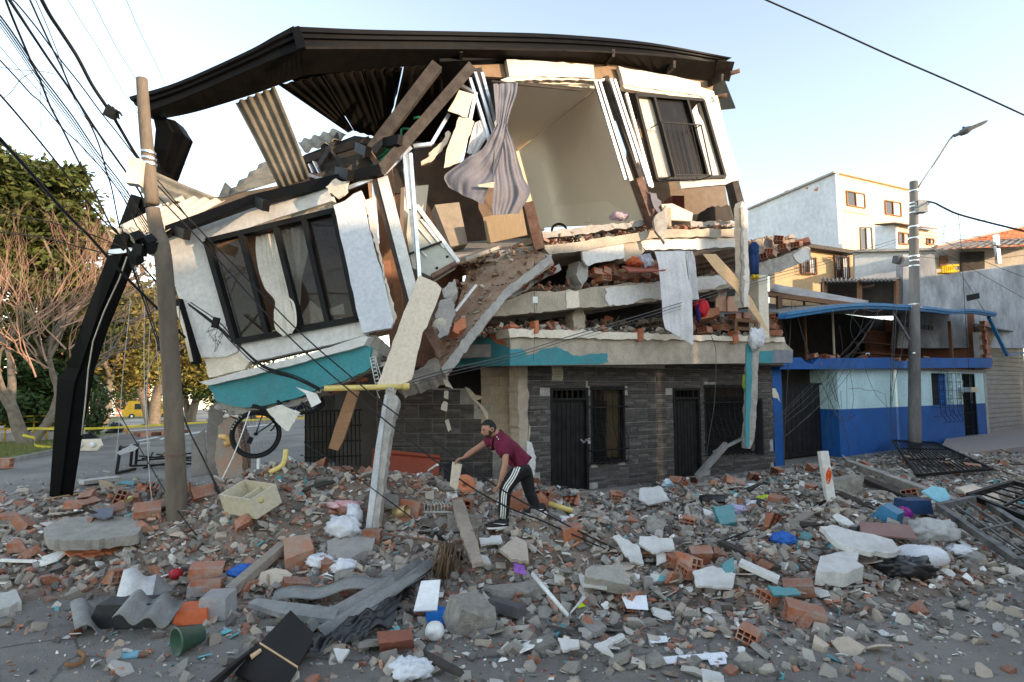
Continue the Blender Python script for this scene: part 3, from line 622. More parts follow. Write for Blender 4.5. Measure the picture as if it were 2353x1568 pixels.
# ---- sloping fallen slab, brown with dirt
SP = [P(1266, 588, 10.7), P(1158, 666, 10.25), P(1075, 770, 9.7), P(1016, 848, 9.35), P(998, 812, 10.0), P(1052, 700, 10.6), P(1078, 608, 11.3), P(1190, 562, 11.6)]
so = MB().prism(SP, Vector((.06, -.05, -.17))).part("sloping_slab", mat("brown_dirt_slab", (.31, .20, .135), (.40, .31, .235), 2.2, bump=1.0, bsc=20, grime=.25), CB, "brown dirt-covered floor slab sloping down to the left")
ed = Plane(SP[0], SP[1], SP[3])
pp("slab_edge", Plane(SP[0], SP[3], SP[3] + Vector((.1, -.1, -.5))), [(1268, 584), (1160, 664), (1070, 772), (1014, 846), (1022, 862), (1050, 838), (1085, 788), (1160, 690), (1268, 604)], .1, CONC, so, off=.08, rg=8, amp=1.4)
pp("lower_wreck_slab", TPL((880, 880, 9.5), (1016, 850, 9.4), (960, 800, 9.9)), [(905, 880), (960, 850), (1000, 822), (1020, 850), (1014, 862), (950, 880), (920, 893)], .25, RAWC, rg=7)
# ---- steel posts and diagonal beams
MB().bar(P(1004, 152, 9.5), P(853, 350, 9.3), .16, .2).part("roof_beam", BROWN, CB)
MB().bar(P(1082, 155, 9.8), P(870, 398, 9.0), .15, .18).part("roof_beam", BROWN, CB)
ps = MB().bar(P(868, 408, 8.95), P(948, 702, 8.9), .16, .16).part("steel_post", BROWN, CB)
MB().bar(P(879, 408, 8.86), P(955, 698, 8.8), .025, .17).part("galvanised_edge", mat("zinc_white", (.7, .69, .66), None, 4, rough=.4), ps)
MB().bar(P(946, 694, 8.95), P(1020, 818, 9.0), .17, .16).part("bent_post", RUST, CB)
MB().bar(P(1462, 412, 12.0), P(1502, 524, 12.2), .22, .2).part("steel_post", RUST, CB)
MB().bar(P(1214, 468, 11.0), P(1240, 575, 11.0), .2, .2).part("steel_post", RUST, CB)
MB().bar(P(1681, 420, 13.2), P(1704, 505, 13.3), .24, .2).part("steel_post", BROWN, CB)
MB().bar(P(1390, 178, 11.75), P(1471, 412, 12.0), .13, .12).part("steel_post", BROWN, CB)
MB().bar(P(1098, 160, 10.1), P(1160, 350, 10.2), .11, .12).part("steel_post", BROWN, CB)
def stud(a, b, w=.06, d=.05, m=GALV, parent=CB):                        # galvanised C-stud
    a = Vector(a); b = Vector(b); dr = (b - a).normalized(); x = dr.cross(Vector((.4, -.9, .1))).normalized(); y = dr.cross(x); mb = MB()
    mb.prism([a - x * w / 2, a + x * w / 2, b + x * w / 2, b - x * w / 2], y * .004)
    mb.prism([a - x * w / 2 + y * .005, a - x * w / 2 + y * d, b - x * w / 2 + y * d, b - x * w / 2 + y * .005], x * .004)
    mb.prism([a + x * w / 2 + y * .005, a + x * w / 2 + y * d, b + x * w / 2 + y * d, b + x * w / 2 + y * .005], -x * .004)
    return mb.part("steel_stud", m, parent)
for a, b in (((1368, 184, 11.5), (1438, 412, 11.9)), ((1378, 184, 11.55), (1450, 414, 11.9)), ((1404, 180, 11.6), (1482, 424, 12.0)), ((1413, 182, 11.65), (1494, 428, 12.0)), ((1440, 214, 11.8), (1500, 430, 12.1)),
             ((1092, 165, 10.0), (1140, 318, 10.0)), ((1108, 166, 10.05), (1150, 322, 10.1)), ((1080, 178, 9.9), (1130, 335, 9.95)), ((1060, 195, 9.9), (1094, 214, 9.9)),
             ((1094, 212, 9.8), (1060, 375, 9.8)), ((1032, 262, 9.8), (992, 330, 9.6)), ((992, 330, 9.6), (950, 335, 9.5)), ((945, 338, 9.4), (880, 402, 9.1)), ((930, 355, 9.2), (940, 480, 9.1)), ((944, 352, 9.2), (965, 645, 9.0)),
             ((858, 418, 8.9), (868, 560, 8.9)), ((768, 444, 8.75), (855, 410, 8.85)), ((700, 398, 9.4), (738, 412, 9.3))):
    stud(P(*a), P(*b))
pp("torn_lining", TPL((1030, 400, 9.6), (1000, 340, 9.7), (950, 620, 9.3)), [(985, 352), (1010, 330), (1030, 300), (1036, 306), (1016, 345), (990, 372), (968, 380)], .02, BOARD, rg=8, amp=2)
pp("foil_strip", TPL((925, 360, 9.2), (945, 350, 9.2), (960, 640, 9.05)), [(924, 360), (946, 350), (950, 420), (958, 560), (966, 640), (948, 560), (936, 460)], .01, mat("zinc_sheet", (.62, .60, .54), (.45, .44, .40), 12, rough=.35, metal=.5), rg=10, amp=1)
# ---- fallen left-hand corner: white wall with the wide window
lwall = MB()
LFT = [(369, 543), (440, 520), (480, 512), (478, 556), (543, 785), (546, 808), (520, 820), (490, 822), (463, 822), (440, 760), (412, 690)]
wl_ = pp("white_wall", LP, LFT, .16, WHITE, rg=26, amp=.6)
pp("white_wall", LP, [(440, 520), (500, 500), (576, 478), (660, 452), (747, 427), (756, 440), (764, 462), (640, 500), (478, 556), (478, 530)], .14, WHITE, off=.006, rg=30, amp=.5)
pp("white_wall", LP, [(556, 790), (640, 770), (826, 728), (838, 745), (840, 770), (760, 792), (640, 818), (570, 832), (548, 812)], .14, WHITE, off=.003, rg=20, amp=.7)
pp("lower_wall", LP, [(470, 826), (546, 808), (572, 834), (560, 850), (480, 868)], .1, CREAM, off=-.04, rg=14, amp=.8)
pp("torn_lining", LP, [(480, 548), (640, 494), (768, 462), (770, 484), (640, 520), (480, 562)], .04, mat("insulation", (.20, .17, .13), (.45, .42, .36), 14, bump=.8), off=-.06, rg=8, amp=2)
pp("torn_lining", LP, [(543, 784), (640, 756), (818, 730), (826, 742), (700, 775), (580, 800)], .04, BOARD, off=-.05, rg=8, amp=2)
LW = [(477, 556), (770, 486), (823, 733), (543, 786)]
lwin = qframe(LP, LW, "window", BLACKM, CB, .085, .12, .03, verts=(.265, .535, .76))
qquad(LP, LW, .02, .25, .03, .97, "pane", lpane, lwin, .0); qquad(LP, LW, .55, .75, .03, .97, "pane", lpane, lwin, .0); qquad(LP, LW, .77, .98, .03, .97, "pane", lpane, lwin, .0)
qin = [(470, 560), (790, 478), (880, 735), (560, 790)]
def inner(a, b): return [LP.at(*a, -.15), LP.at(*b, -.15), LP.at(*b, -2.6), LP.at(*a, -2.6)]
RM = mat("brown_room", (.36, .22, .13), (.26, .16, .10), 1.4, bump=.1)
slab("room_back_wall", [LP.at(400, 470, -2.6), LP.at(900, 380, -2.6), LP.at(930, 760, -2.6), LP.at(480, 860, -2.6)], (0, .1, 0), RM)
slab("room_ceiling", inner((440, 530), (850, 410)), (0, 0, .05), RM); slab("room_floor", inner((500, 830), (850, 760)), (0, 0, -.05), RM)
slab("room_side_wall", inner((400, 560), (480, 830)), (-.05, 0, 0), RM); slab("room_side_wall", inner((845, 420), (880, 740)), (.05, 0, 0), RM)
for px in ([(690, 732), (714, 690), (760, 728), (742, 738), (692, 748)], [(752, 712), (788, 698), (792, 722), (758, 724)]): pp("fallen_board", LP, px, .02, BOARD, off=-.35)
foam = pp("foam_wall_panel", TPL((767, 471, 8.55), (830, 438, 8.6), (833, 765, 8.4)), [(766, 472), (792, 462), (812, 446), (830, 438), (846, 520), (880, 640), (904, 738), (898, 754), (834, 766), (823, 728), (800, 620)], .1, WHITEB, rg=24, amp=.7, label="thick grey-white wall panel standing off the corner")
pp("backing_board", TPL((830, 438, 8.72), (870, 460, 8.8), (905, 740, 8.6)), [(832, 440), (840, 460), (862, 452), (870, 560), (890, 650), (912, 730), (906, 745), (884, 640), (850, 520)], .05, BOARD, rg=8, amp=1.3)
pp("torn_board", TPL((747, 427, 8.55), (790, 410, 8.5), (770, 456, 8.5)), [(748, 430), (772, 410), (786, 418), (802, 414), (795, 432), (798, 440), (776, 456), (764, 446)], .04, BOARD, rg=7, amp=1.2)
# ledge and teal skirt of the fallen corner
pp("white_ledge", LP, [(457, 878), (560, 852), (700, 816), (839, 771), (846, 776), (836, 794), (700, 832), (560, 868), (478, 886)], .34, WHITE, off=.22, rg=20, amp=.6)
pp("teal_skirt", LP, [(476, 886), (560, 868), (700, 832), (838, 792), (853, 800), (850, 818), (856, 840), (838, 855), (790, 876), (748, 886), (716, 902), (690, 912), (640, 926), (600, 934), (560, 937), (520, 930), (496, 922), (490, 906)], .2, TEAL, off=.12, rg=13, amp=1.1, keep=(0, 1, 2))
pp("broken_edge", LP, [(838, 790), (856, 800), (868, 812), (864, 838), (850, 852), (790, 880), (740, 898), (716, 905), (790, 866), (838, 850), (852, 830)], .2, RAWC, off=.06, rg=6, amp=1.6)
pp("broken_edge", LP, [(490, 906), (500, 924), (600, 937), (720, 905), (700, 925), (620, 950), (560, 955), (505, 940)], .3, RAWC, off=.02, rg=6, amp=2.5)
pp("cracked_lump", TPL((840, 770, 8.6), (895, 790, 8.8), (860, 830, 8.7)), [(842, 772), (862, 770), (880, 782), (898, 800), (892, 824), (868, 812), (846, 796)], .3, RAWC, rg=7, amp=1.5)
# skirt soffit of the fallen block
slab("fallen_floor", [LP.at(490, 880, .1), LP.at(850, 800, .1), LP.at(930, 800, -2.6), LP.at(560, 870, -2.6)], (0, 0, -.2), CONC)
rr = random.Random(12)                                             # torn masonry hanging under the skirt
for u, v in ((505, 936), (530, 948), (556, 955), (580, 950), (606, 946), (640, 938), (668, 930), (700, 918), (736, 905), (770, 896), (800, 884), (826, 872)):
    k = rr.uniform(9, 17); pp("torn_masonry", LP, [(u + k * cos(a) * rr.uniform(.7, 1.2), v + k * .6 * sin(a) * rr.uniform(.7, 1.3)) for a in (0, .9, 1.9, 2.9, 4.0, 5.1)], rr.uniform(.12, .35), rr.choice((RAWC, RAWC, BRICKC, CONC)), CB, off=rr.uniform(-.45, .02), rg=6, amp=1.5)
# left edge gutter pipe and lining
gtp = MB().bar(P(412, 690, 9.2), P(452, 835, 9.1), .12, .1).part("downpipe", BLACK, CB); MB().tube([P(407, 705, 9.1), P(425, 760, 9.1), P(441, 832, 9.05)], .03, 8).part("pipe", CREAM, CB)
tl = MB().tube(spl([P(392, 585, 8.8), P(370, 582, 8.7), P(352, 578, 8.62), P(344, 572, 8.6)], 5), .075, 12, cap=False).part("drain_pipe", mat("stained_pipe", (.55, .46, .33), (.42, .34, .24), 9), CB)
# ---- roof: black fascia, soffit, sky-blocking deck, beams
def fascia(name, top, bot, parent, n=1):
    prof = [(0, .10), (.26, .10), (.28, .055), (.50, .055), (.52, .0), (1, .0)]
    tp = spl([P(*q) for q in top], 5); bt = spl([P(*q) for q in bot], 5); mb = MB(); rows = []
    for i, (a, b) in enumerate(zip(tp, bt)):
        d = (tp[min(i + 1, len(tp) - 1)] - tp[max(i - 1, 0)]).normalized(); out = d.cross(Vector((0, 0, 1))).normalized()
        if out.y > 0: out = -out
        rows.append([a.lerp(b, t) + out * o for t, o in prof] + [a.lerp(b, 1) - out * .03, a - out * .06])
    return mb.grid(rows, smooth=False).part(name, BLACK, parent)
rf = slab("sky_block_deck", [P(1010, 142, 9.9), P(1320, 128, 11.5), P(1650, 150, 13.3), P(1690, 250, 18.5), P(1200, 300, 16.5), P(985, 300, 14.5)], (0, 0, .06), BLACK)  # deck added so the rooms below stay dark
FT = [(308, 230, 8.75), (420, 196, 8.6), (574, 128, 8.35), (640, 92, 8.25), (683, 69, 8.2)]
FB = [(325, 262, 8.75), (430, 222, 8.6), (578, 158, 8.35), (645, 130, 8.25), (694, 113, 8.2)]
fascia("fascia", FT, FB, CB)
FT2 = [(683, 69, 8.2), (860, 76, 8.95), (1091, 80, 9.95), (1289, 86, 10.85), (1487, 104, 11.9), (1675, 138, 12.9)]
FB2 = [(694, 113, 8.2), (860, 113, 8.95), (1091, 114, 9.95), (1355, 120, 11.1), (1520, 130, 12.05), (1660, 145, 12.9)]
fascia("fascia", FT2, FB2, CB)
def strip(name, A, B, m, th=.04):
    a = spl([P(*q) for q in A], 5); b = spl([P(*q) for q in B], 5); n = min(len(a), len(b))
    return MB().grid([[a[i], b[i]] for i in range(n)], (0, 0, th), False).part(name, m, CB)
SOF = mat("soffit_metal", (.008, .0075, .007), (.016, .013, .011), 2.5, spec=.06, rough=.6, bump=.2, bsc=10)
MB().bar(P(681, 66, 8.14), P(694, 115, 8.14), .09, .12).part("fascia_corner", BLACK, CB)
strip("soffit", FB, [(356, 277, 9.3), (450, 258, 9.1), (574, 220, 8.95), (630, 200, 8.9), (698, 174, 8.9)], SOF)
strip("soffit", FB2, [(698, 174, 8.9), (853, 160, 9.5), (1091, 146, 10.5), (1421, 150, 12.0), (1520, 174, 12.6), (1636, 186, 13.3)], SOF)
MB().prism([P(1649, 139, 12.75), P(1688, 143, 12.8), P(1676, 188, 13.3), P(1636, 183, 13.3)], (0, .02, .02)).part("fascia_end", BROWN, CB)
for u, v, Y in ((1691, 166, 12.9),): MB().lathe(P(u - 12, v + 3, Y), (.9, -.4, .1), [(.05, 0), (.05, .2), (.042, .2), (.042, .02)], 10).part("drain_outlet", RUST, CB)
MB().lathe(P(1650, 222, 13.1), (.9, -.4, -.1), [(.05, 0), (.05, .2), (.042, .2), (.042, .02)], 10).part("drain_outlet", RUST, CB)
for a, b in (((1250, 112, 10.7), (1226, 148, 11.4)), ((1410, 122, 11.4), (1376, 160, 12.2)), ((1550, 148, 12.2), (1514, 180, 12.9)), ((1660, 178, 12.9), (1622, 196, 13.4)), ((1060, 112, 9.9), (1058, 142, 10.3))):
    MB().bar(P(*a), P(*b), .06, .16).part("rafter_tail", BROWN, CB)
slab("sky_block_deck", [p + Vector((0, 0, .12)) for p in P3((655, 190, 8.95), (740, 168, 9.05), (924, 150, 9.75), (916, 196, 11.2), (890, 312, 12.6), (812, 294, 10.9))], (0, 0, .05), BLACK)  # hidden deck added above the sheets to block skylight
slab("sky_block_deck", [p + Vector((0, 0, .12)) for p in P3((932, 150, 9.78), (1040, 138, 10.2), (1060, 330, 15.0), (900, 318, 12.9))], (0, 0, .05), BLACK)
# corrugated roof sheets seen from below
SD = mat("shaded_sheet", (.007, .006, .005), (.005, .0045, .004), 2, bump=.3, bsc=40, spec=.04)  # underside shade put into a near-black sheet colour
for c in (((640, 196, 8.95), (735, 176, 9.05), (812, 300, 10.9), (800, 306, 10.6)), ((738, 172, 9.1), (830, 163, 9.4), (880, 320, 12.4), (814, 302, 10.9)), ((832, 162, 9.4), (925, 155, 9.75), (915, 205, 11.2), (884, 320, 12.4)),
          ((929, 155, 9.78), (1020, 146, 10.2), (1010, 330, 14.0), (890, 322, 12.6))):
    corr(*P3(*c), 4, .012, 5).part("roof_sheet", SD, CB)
corr(*P3((540, 236, 8.85), (632, 200, 8.85), (713, 408, 8.9), (641, 434, 8.9)), 5, .028, 6, bend=.05).part("roof_sheet", mat("fibre_shaded", (.16, .135, .10), (.08, .068, .052), 2.2, bump=.4, bsc=60, grime=.5), CB, "long corrugated sheet hanging from the black fascia")  # grimy sheet, darkened to hold the fascia's shade
corr(*P3((320, 440, 9.4), (318, 376, 9.7), (505, 456, 9.6), (372, 470, 9.2)), 3, .05, 6, bend=.06).part("roof_sheet", FIBRE, CB, "bent corrugated sheet over the corner")
corr(*P3((246, 536, 8.8), (370, 538, 8.8), (517, 461, 9.3), (416, 453, 9.5)), 4, .035, 5).part("roof_sheet", FIBREL, CB, "pale corrugated sheet sticking out past the pole")
pp("roof_sheet", TPL((515, 450, 9.6), (535, 425, 9.7), (530, 450, 9.6)), [(501, 455), (517, 418), (530, 430), (524, 450)], .02, FIBRE)
# beams under the left roof
MB().bar(P(366, 540, 8.95), P(582, 462, 8.8), .12, .16).part("eave_beam", BLACK, CB); MB().bar(P(575, 464, 8.8), P(875, 392, 8.8), .12, .17).part("eave_beam", BLACK, CB)
MB().bar(P(780, 400, 9.3), P(940, 330, 9.8), .1, .15).part("eave_beam", BROWN, CB)
for a, b in (((430, 540, 8.55), (402, 530, 9.0)), ((612, 474, 8.35), (586, 462, 8.9)), ((806, 404, 8.4), (776, 396, 8.9)), ((846, 350, 9.0), (822, 338, 9.5)), ((920, 322, 9.0), (884, 330, 9.3))):
    MB().bar(P(*a), P(*b), .1, .16).part("rafter_tail", BLACK, CB)
MB().bar(P(846, 346, 9.2), P(870, 382, 9.1), .06, .08).part("bracket", RUST, CB)
for px, r in (([(815, 398), (860, 380), (890, 356), (896, 346), (880, 338)], 9.3), ([(820, 392), (850, 372), (884, 350), (892, 336)], 9.5), ([(924, 322), (922, 300), (934, 296), (960, 300)], 9.6), ([(950, 272), (964, 270), (970, 280)], 10.0)):
    MB().tube(spl([P(u, v, r) for u, v in px], 5), .02, 6).part("green_conduit", mat("green_pipe", (.02, .22, .10), None, 3, rough=.4), CB)
slab("attic_shade_panel", P3((640, 402, 11.9), (700, 356, 11.9), (815, 312, 12.2), (885, 322, 12.3), (885, 430, 11.9), (640, 440, 11.9)), (0, .1, 0), mat("attic_dark", (.03, .026, .022)))  # near-black panel standing for the attic's shade
for a, b in (((690, 372, 10.4), (850, 322, 10.8)), ((712, 398, 10.0), (850, 360, 10.2)), ((740, 330, 11.0), (800, 405, 9.6)), ((780, 312, 11.2), (720, 408, 9.5)), ((700, 420, 9.4), (870, 366, 9.6))):
    MB().bar(P(*a), P(*b), .09, .13).part("attic_timber", BROWN, CB)
for a, b in (((722, 372, 9.6), (742, 412, 9.4)), ((712, 378, 9.6), (722, 402, 9.5))): MB().bar(P(*a), P(*b), .06, .02).part("white_batten", GALV, CB)
corr(*P3((505, 456, 9.5), (602, 376, 11.2), (694, 344, 11.4), (645, 414, 9.5)), 4, .03, 6).part("roof_sheet", FIBRE, CB)
corr(*P3((684, 326, 11.3), (770, 297, 11.6), (800, 312, 10.8), (700, 350, 10.5)), 4, .03, 4).part("roof_sheet", FIBRE, CB)
# attic back closed by a near-black panel standing for shade
slab("attic_shade_panel", [P(800, 330, 13.5), P(1010, 320, 14.5), P(1010, 440, 14.5), P(800, 450, 13.5)], (0, .1, 0), mat("attic_dark", (.03, .026, .022)))
# ------------------------------------------------------------------ the blue house on the right
b0 = G(1790, 1070); b1 = G(2236, 1003, .12)
b0.z = 0; b1.z = 0
BP = Plane(b0, b1, b0 + Vector((0, 0, 1)))
FB_ = Frame(BP, 1790)
BH = root("blue_house", FB_.pt(6, 0, -1), "single-storey house painted pale blue over royal blue with wrecked open terrace", "house")
BLUE = mat("royal_blue_paint", (.016, .10, .33), (.013, .085, .29), 1.5, rough=.6, bump=.2, grime=.4)
PBLUE = mat("pale_blue_paint", (.50, .68, .70), (.44, .61, .63), 1.5, rough=.7, bump=.2, grime=.22)
def sz(u, v): return FB_.sz(u, v)
zs = sz(2000, 938)[1]; zt = sz(2000, 846)[1]; sA = sz(1792, 900)[0]; sG = sz(1925, 900)[0]; sE = sz(2262, 900)[0]
wr = FB_.rect(2139, 858, 2186, 930); dr_ = FB_.rect(2209, 858, 2249, 1000); dr_ = (dr_[0], dr_[1], .12, dr_[3])
HB_ = [wr, dr_]
wallbox("lower_wall", FB_, sG, sE, 0, zs, HB_, .25, BLUE, BH); wallbox("upper_wall", FB_, sG, sE, zs, zt, HB_, .25, PBLUE, BH)
m_ = MB(); FB_.rb(m_, sA, sG, zt - .1, zt, -.25, 0); m_.part("garage_lintel", PBLUE, BH)
for z0, z1, mm in ((0, zs, BLUE), (zs, zt - .1, PBLUE)):
    m_ = MB(); FB_.rb(m_, sG, sG + .12, z0, z1, -.9, -.26); m_.part("garage_reveal", mm, BH)
m_ = MB(); FB_.rb(m_, sA - .45, sA, 0, zt, -.2, .06); m_.part("blue_pilaster", BLUE, BH)
pp("peeled_patch", BP, [(1773, 892), (1782, 893), (1795, 925), (1786, 915), (1774, 912)], .01, CREAM, BH, off=.075, rg=6, amp=1)
# garage door of upright planks, hanging a little askew
gd = MB(); zg = sz(1860, 884)[1]; FB_.rb(gd, sA, sG, .12, zg, -.62, -.58); gdo = gd.part("garage_door", DOORM, BH)
for i in range(11):
    a = sA + .05 + i * (sG - sA - .1) / 11; m_ = MB(); FB_.rb(m_, a + .012, a + (sG - sA - .1) / 11 - .012, .2, zg - .04, -.58, -.555); m_.part("plank", DOORM, gdo)
m_ = MB(); FB_.rb(m_, sA, sG, .06, .2, -.57, -.53); m_.part("bottom_rail", DOORM, gdo)
m_ = MB(); FB_.rb(m_, sA, sG, zg, zg + .06, -.6, -.5); m_.part("top_rail", DOORM, gdo)
m_ = MB(); FB_.rb(m_, sA, sG, zg + .06, zt, -.9, -.88); m_.part("garage_dark", DARK, BH)  # dark strip standing for shade over the garage door
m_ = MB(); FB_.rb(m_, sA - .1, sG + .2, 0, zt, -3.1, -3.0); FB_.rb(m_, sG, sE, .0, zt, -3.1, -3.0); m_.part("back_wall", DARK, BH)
# parapet band with broken bricks
zp0 = sz(2000, 848)[1]; zp1 = sz(2000, 822)[1]
PB = Plane(FB_.pt(0, 0, .28), FB_.pt(1, 0, .28), FB_.pt(0, 1, .28))
pp("parapet", PB, [(1791, 849), (1791, 826), (1810, 822), (1842, 822), (1850, 832), (1866, 838), (1880, 824), (2050, 822), (2054, 829), (2100, 830), (2110, 823), (2279, 823), (2279, 845)], .3, BLUE, BH, rg=16, amp=.4, keep=(0, 11, 12))
m_ = MB(); FB_.rb(m_, sA, sE + .4, zp0 + .0, zp0 + .12, -3, .02); m_.part("terrace_slab", CONC, BH)
HOLB = None
def hollow_mesh(L=.30, w=.2, h=.12, t=.012, name="hollow_brick"):
    mb = MB()
    mb.box((0, 0, -h / 2 + t / 2), (L, w, t)); mb.box((0, 0, h / 2 - t / 2), (L, w, t))
    for y in (-w / 2 + t / 2, -w / 6, w / 6, w / 2 - t / 2): mb.box((0, y, 0), (L, t * .9, h - 2 * t))
    for k in range(3): mb.box((0, -w / 3 + k * w / 3, 0), (L - .004, w / 3 - t, t * .8))
    me = mb.mesh(name); me.materials.append(BRICK); return me
HOL = hollow_mesh()
def put(me, name, loc, rot, scale=1.0, parent=None):
    o = bpy.data.objects.new(name, me); COL.objects.link(o); sc = scale if isinstance(scale, (tuple, list)) else (scale,) * 3
    o.matrix_basis = Matrix.Translation(loc) @ Euler(rot).to_matrix().to_4x4() @ Matrix.Diagonal((*sc, 1))
    if parent is not None: adopt(o, parent)
    return o
fa = atan2(FB_.e.y, FB_.e.x)
for u, v, rz in ((1868, 818, .1), (1890, 822, .5), (1905, 822, 0), (1920, 822, .2), (1980, 822, 1.1), (2060, 828, .2), (2080, 829, 0), (2128, 824, .4), (1880, 836, .3)):
    p = PB.at(u, v, -.12); put(HOL, "broken_brick", p, (random.uniform(-.3, .3), random.uniform(-.3, .3), fa + rz), random.uniform(.9, 1.2), BH)
m_ = MB().tube([PB.at(1990, 822, -.1), PB.at(1990, 812, -.1), PB.at(1996, 812, -.05), PB.at(1997, 818, -.05)], .025, 8).part("tap", GALV, BH)
# terrace interior: back wall, posts, shelf clutter, brick pier, grille
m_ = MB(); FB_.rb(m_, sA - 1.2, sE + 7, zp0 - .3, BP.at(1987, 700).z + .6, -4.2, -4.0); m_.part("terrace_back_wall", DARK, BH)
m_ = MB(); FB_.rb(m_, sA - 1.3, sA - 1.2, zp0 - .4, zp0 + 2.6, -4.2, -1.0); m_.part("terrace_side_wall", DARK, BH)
m_ = MB(); FB_.rb(m_, sE + .42, sE + .55, zp0 + .1, BP.at(2282, 720).z - .05, -4.0, -.35); m_.part("terrace_end_wall", mat("dim_brick", (.26, .11, .07), (.18, .08, .05), 5), BH)
for u, th, mm in ((1976, .05, CREAM), (2236, .1, WOOD), (2240, .07, GALV), (1912, .06, WOOD)):
    m_ = MB(); a = sz(u, 780)[0]; FB_.rb(m_, a, a + th, zp0 + .12, zp0 + 2.35, -.9, -.9 + th); m_.part("terrace_post", mm, BH)
pier = FB_.rect(2250, 728, 2277, 823); row = 0; z = zp0 + .3
while z < pier[3] - .1:
    for k in range(2): 
        p = FB_.pt(pier[0] + .16 + k * .32 + (.1 if row % 2 else 0), z, .06); put(HOL, "pier_brick", p, (0, random.uniform(-.03, .03), fa + random.uniform(-.06, .06)), (1.05, 1.0, 1.7), BH)
    z += .215; row += 1
gq = MB(); ga = FB_.rect(2120, 726, 2255, 757)
for i in range(15): a = ga[0] + i * (ga[1] - ga[0]) / 14; gq.bar(FB_.pt(a, ga[2], -1.4), FB_.pt(a, ga[3], -1.4), .02)
for i in range(4): z = ga[2] + i * (ga[3] - ga[2]) / 3; gq.bar(FB_.pt(ga[0], z, -1.4), FB_.pt(ga[1], z, -1.4), .02)
gq.part("terrace_grille", BLACKM, BH)
for k in range(3): m_ = MB(); FB_.rb(m_, sz(2120, 800)[0], sE - .3, zp0 + .35 + k * .45, zp0 + .40 + k * .45, -2.6, -2.2); m_.part("terrace_shelf", mat("brown_shelf", (.16, .09, .05)), BH)
m_ = MB(); FB_.rb(m_, sz(2180, 800)[0], sE, zp0 + .12, zp0 + 2.0, -3.2, -3.0); m_.part("terrace_brick_wall", mat("dim_brick", (.26, .11, .07), (.18, .08, .05), 5), BH)
# sagging blue gutter over the terrace
GTP = [(1798, 722, .9), (1850, 714, .9), (1920, 704, .85), (1987, 700, .8), (2060, 703, .75), (2130, 708, .7), (2180, 714, .7), (2230, 712, .65), (2282, 720, .6)]
GUT = mat("gutter_blue", (.03, .17, .36), (.025, .13, .28), 3, rough=.4, grime=.15)
gp = spl([BP.at(u, v + 4, o) for u, v, o in GTP], 4); rows = []
for p in gp: rows.append([p + FB_.n * a + Vector((0, 0, z)) for a, z in ((-.12, .09), (-.12, -.07), (.08, -.09), (.1, -.02), (.14, .0), (.14, .09), (.12, .09))])
MB().grid(rows, smooth=False).part("gutter", GUT, BH)
rows = [[p + Vector((0, 0, .07)) - FB_.n * .1, p - FB_.n * 5.1 + Vector((0, 0, .45))] for p in gp]
MB().grid(rows, (0, 0, .04), False).part("terrace_roof", mat("old_zinc", (.28, .27, .26), (.18, .17, .16), 3, bump=.5, bsc=20), BH)
MB().bar(BP.at(2271, 728, .5), BP.at(2314, 818, .7), .12, .08).part("bent_gutter_pipe", GUT, BH); MB().bar(BP.at(2313, 816, .7), BP.at(2352, 811, .7), .12, .08).part("bent_gutter_pipe", GUT, BH)
# window: dark plate for the shaded opening, scroll grille standing proud
m_ = MB(); FB_.rb(m_, *wr, -.2, -.18); bwin = m_.part("window", mat("window_dark", (.02, .02, .025)), BH)
m_ = MB(); FB_.rb(m_, wr[0] + .6 * (wr[1] - wr[0]), wr[1] - .02, wr[2] + .02, wr[3] - .02, -.17, -.15); m_.part("shutter", BLUE, bwin)
gr_ = FB_.rect(2140, 858, 2205, 967); ga, gb, gc, gd_ = gr_
g = MB()
for z in np.linspace(gc + .25, gd_, 6): g.bar(FB_.pt(ga, z, .24), FB_.pt(gb, z, .24), .014).bar(FB_.pt(ga, z, 0), FB_.pt(ga, z, .24), .012).bar(FB_.pt(gb, z, 0), FB_.pt(gb, z, .24), .012)
g.part("window_grille", BLACKM, bwin)
for i in range(7):
    a = ga + i * (gb - ga) / 6; MB().tube(spl([FB_.pt(a, gd_ + .03, .24), FB_.pt(a, gc + .5, .24), FB_.pt(a, gc + .25, .32), FB_.pt(a, gc + .08, .40), FB_.pt(a, gc, .3)], 4), .009, 5).part("grille_bar", BLACKM, bwin)
for i in range(6):
    for zc in np.linspace(gc + .42, gd_ - .1, 6):
        a = ga + (i + .5) * (gb - ga) / 6
        if (i + int(zc * 7)) % 2 == 0: MB().tube([FB_.pt(a + .07 * cos(t), zc + .1 * sin(t), .25) for t in np.linspace(0, 2 * pi, 11)], .007, 4).part("grille_ring", BLACKM, bwin)
for i in range(3): MB().tube([FB_.pt(ga + .25 + i * .3 + .06 * cos(t) * (1 - t / 9), gd_ + .06 + .06 * sin(t), .24) for t in np.linspace(0, 5, 10)], .008, 4).part("grille_scroll", BLACKM, bwin)
m_ = MB(); q = FB_.rect(2201, 924, 2217, 938); FB_.rb(m_, sz(2200, 890)[0], sz(2217, 890)[0], sz(2200, 890)[1] - .2, sz(2200, 890)[1], .02, .45); m_.part("metal_hood_box", GALV, BH)
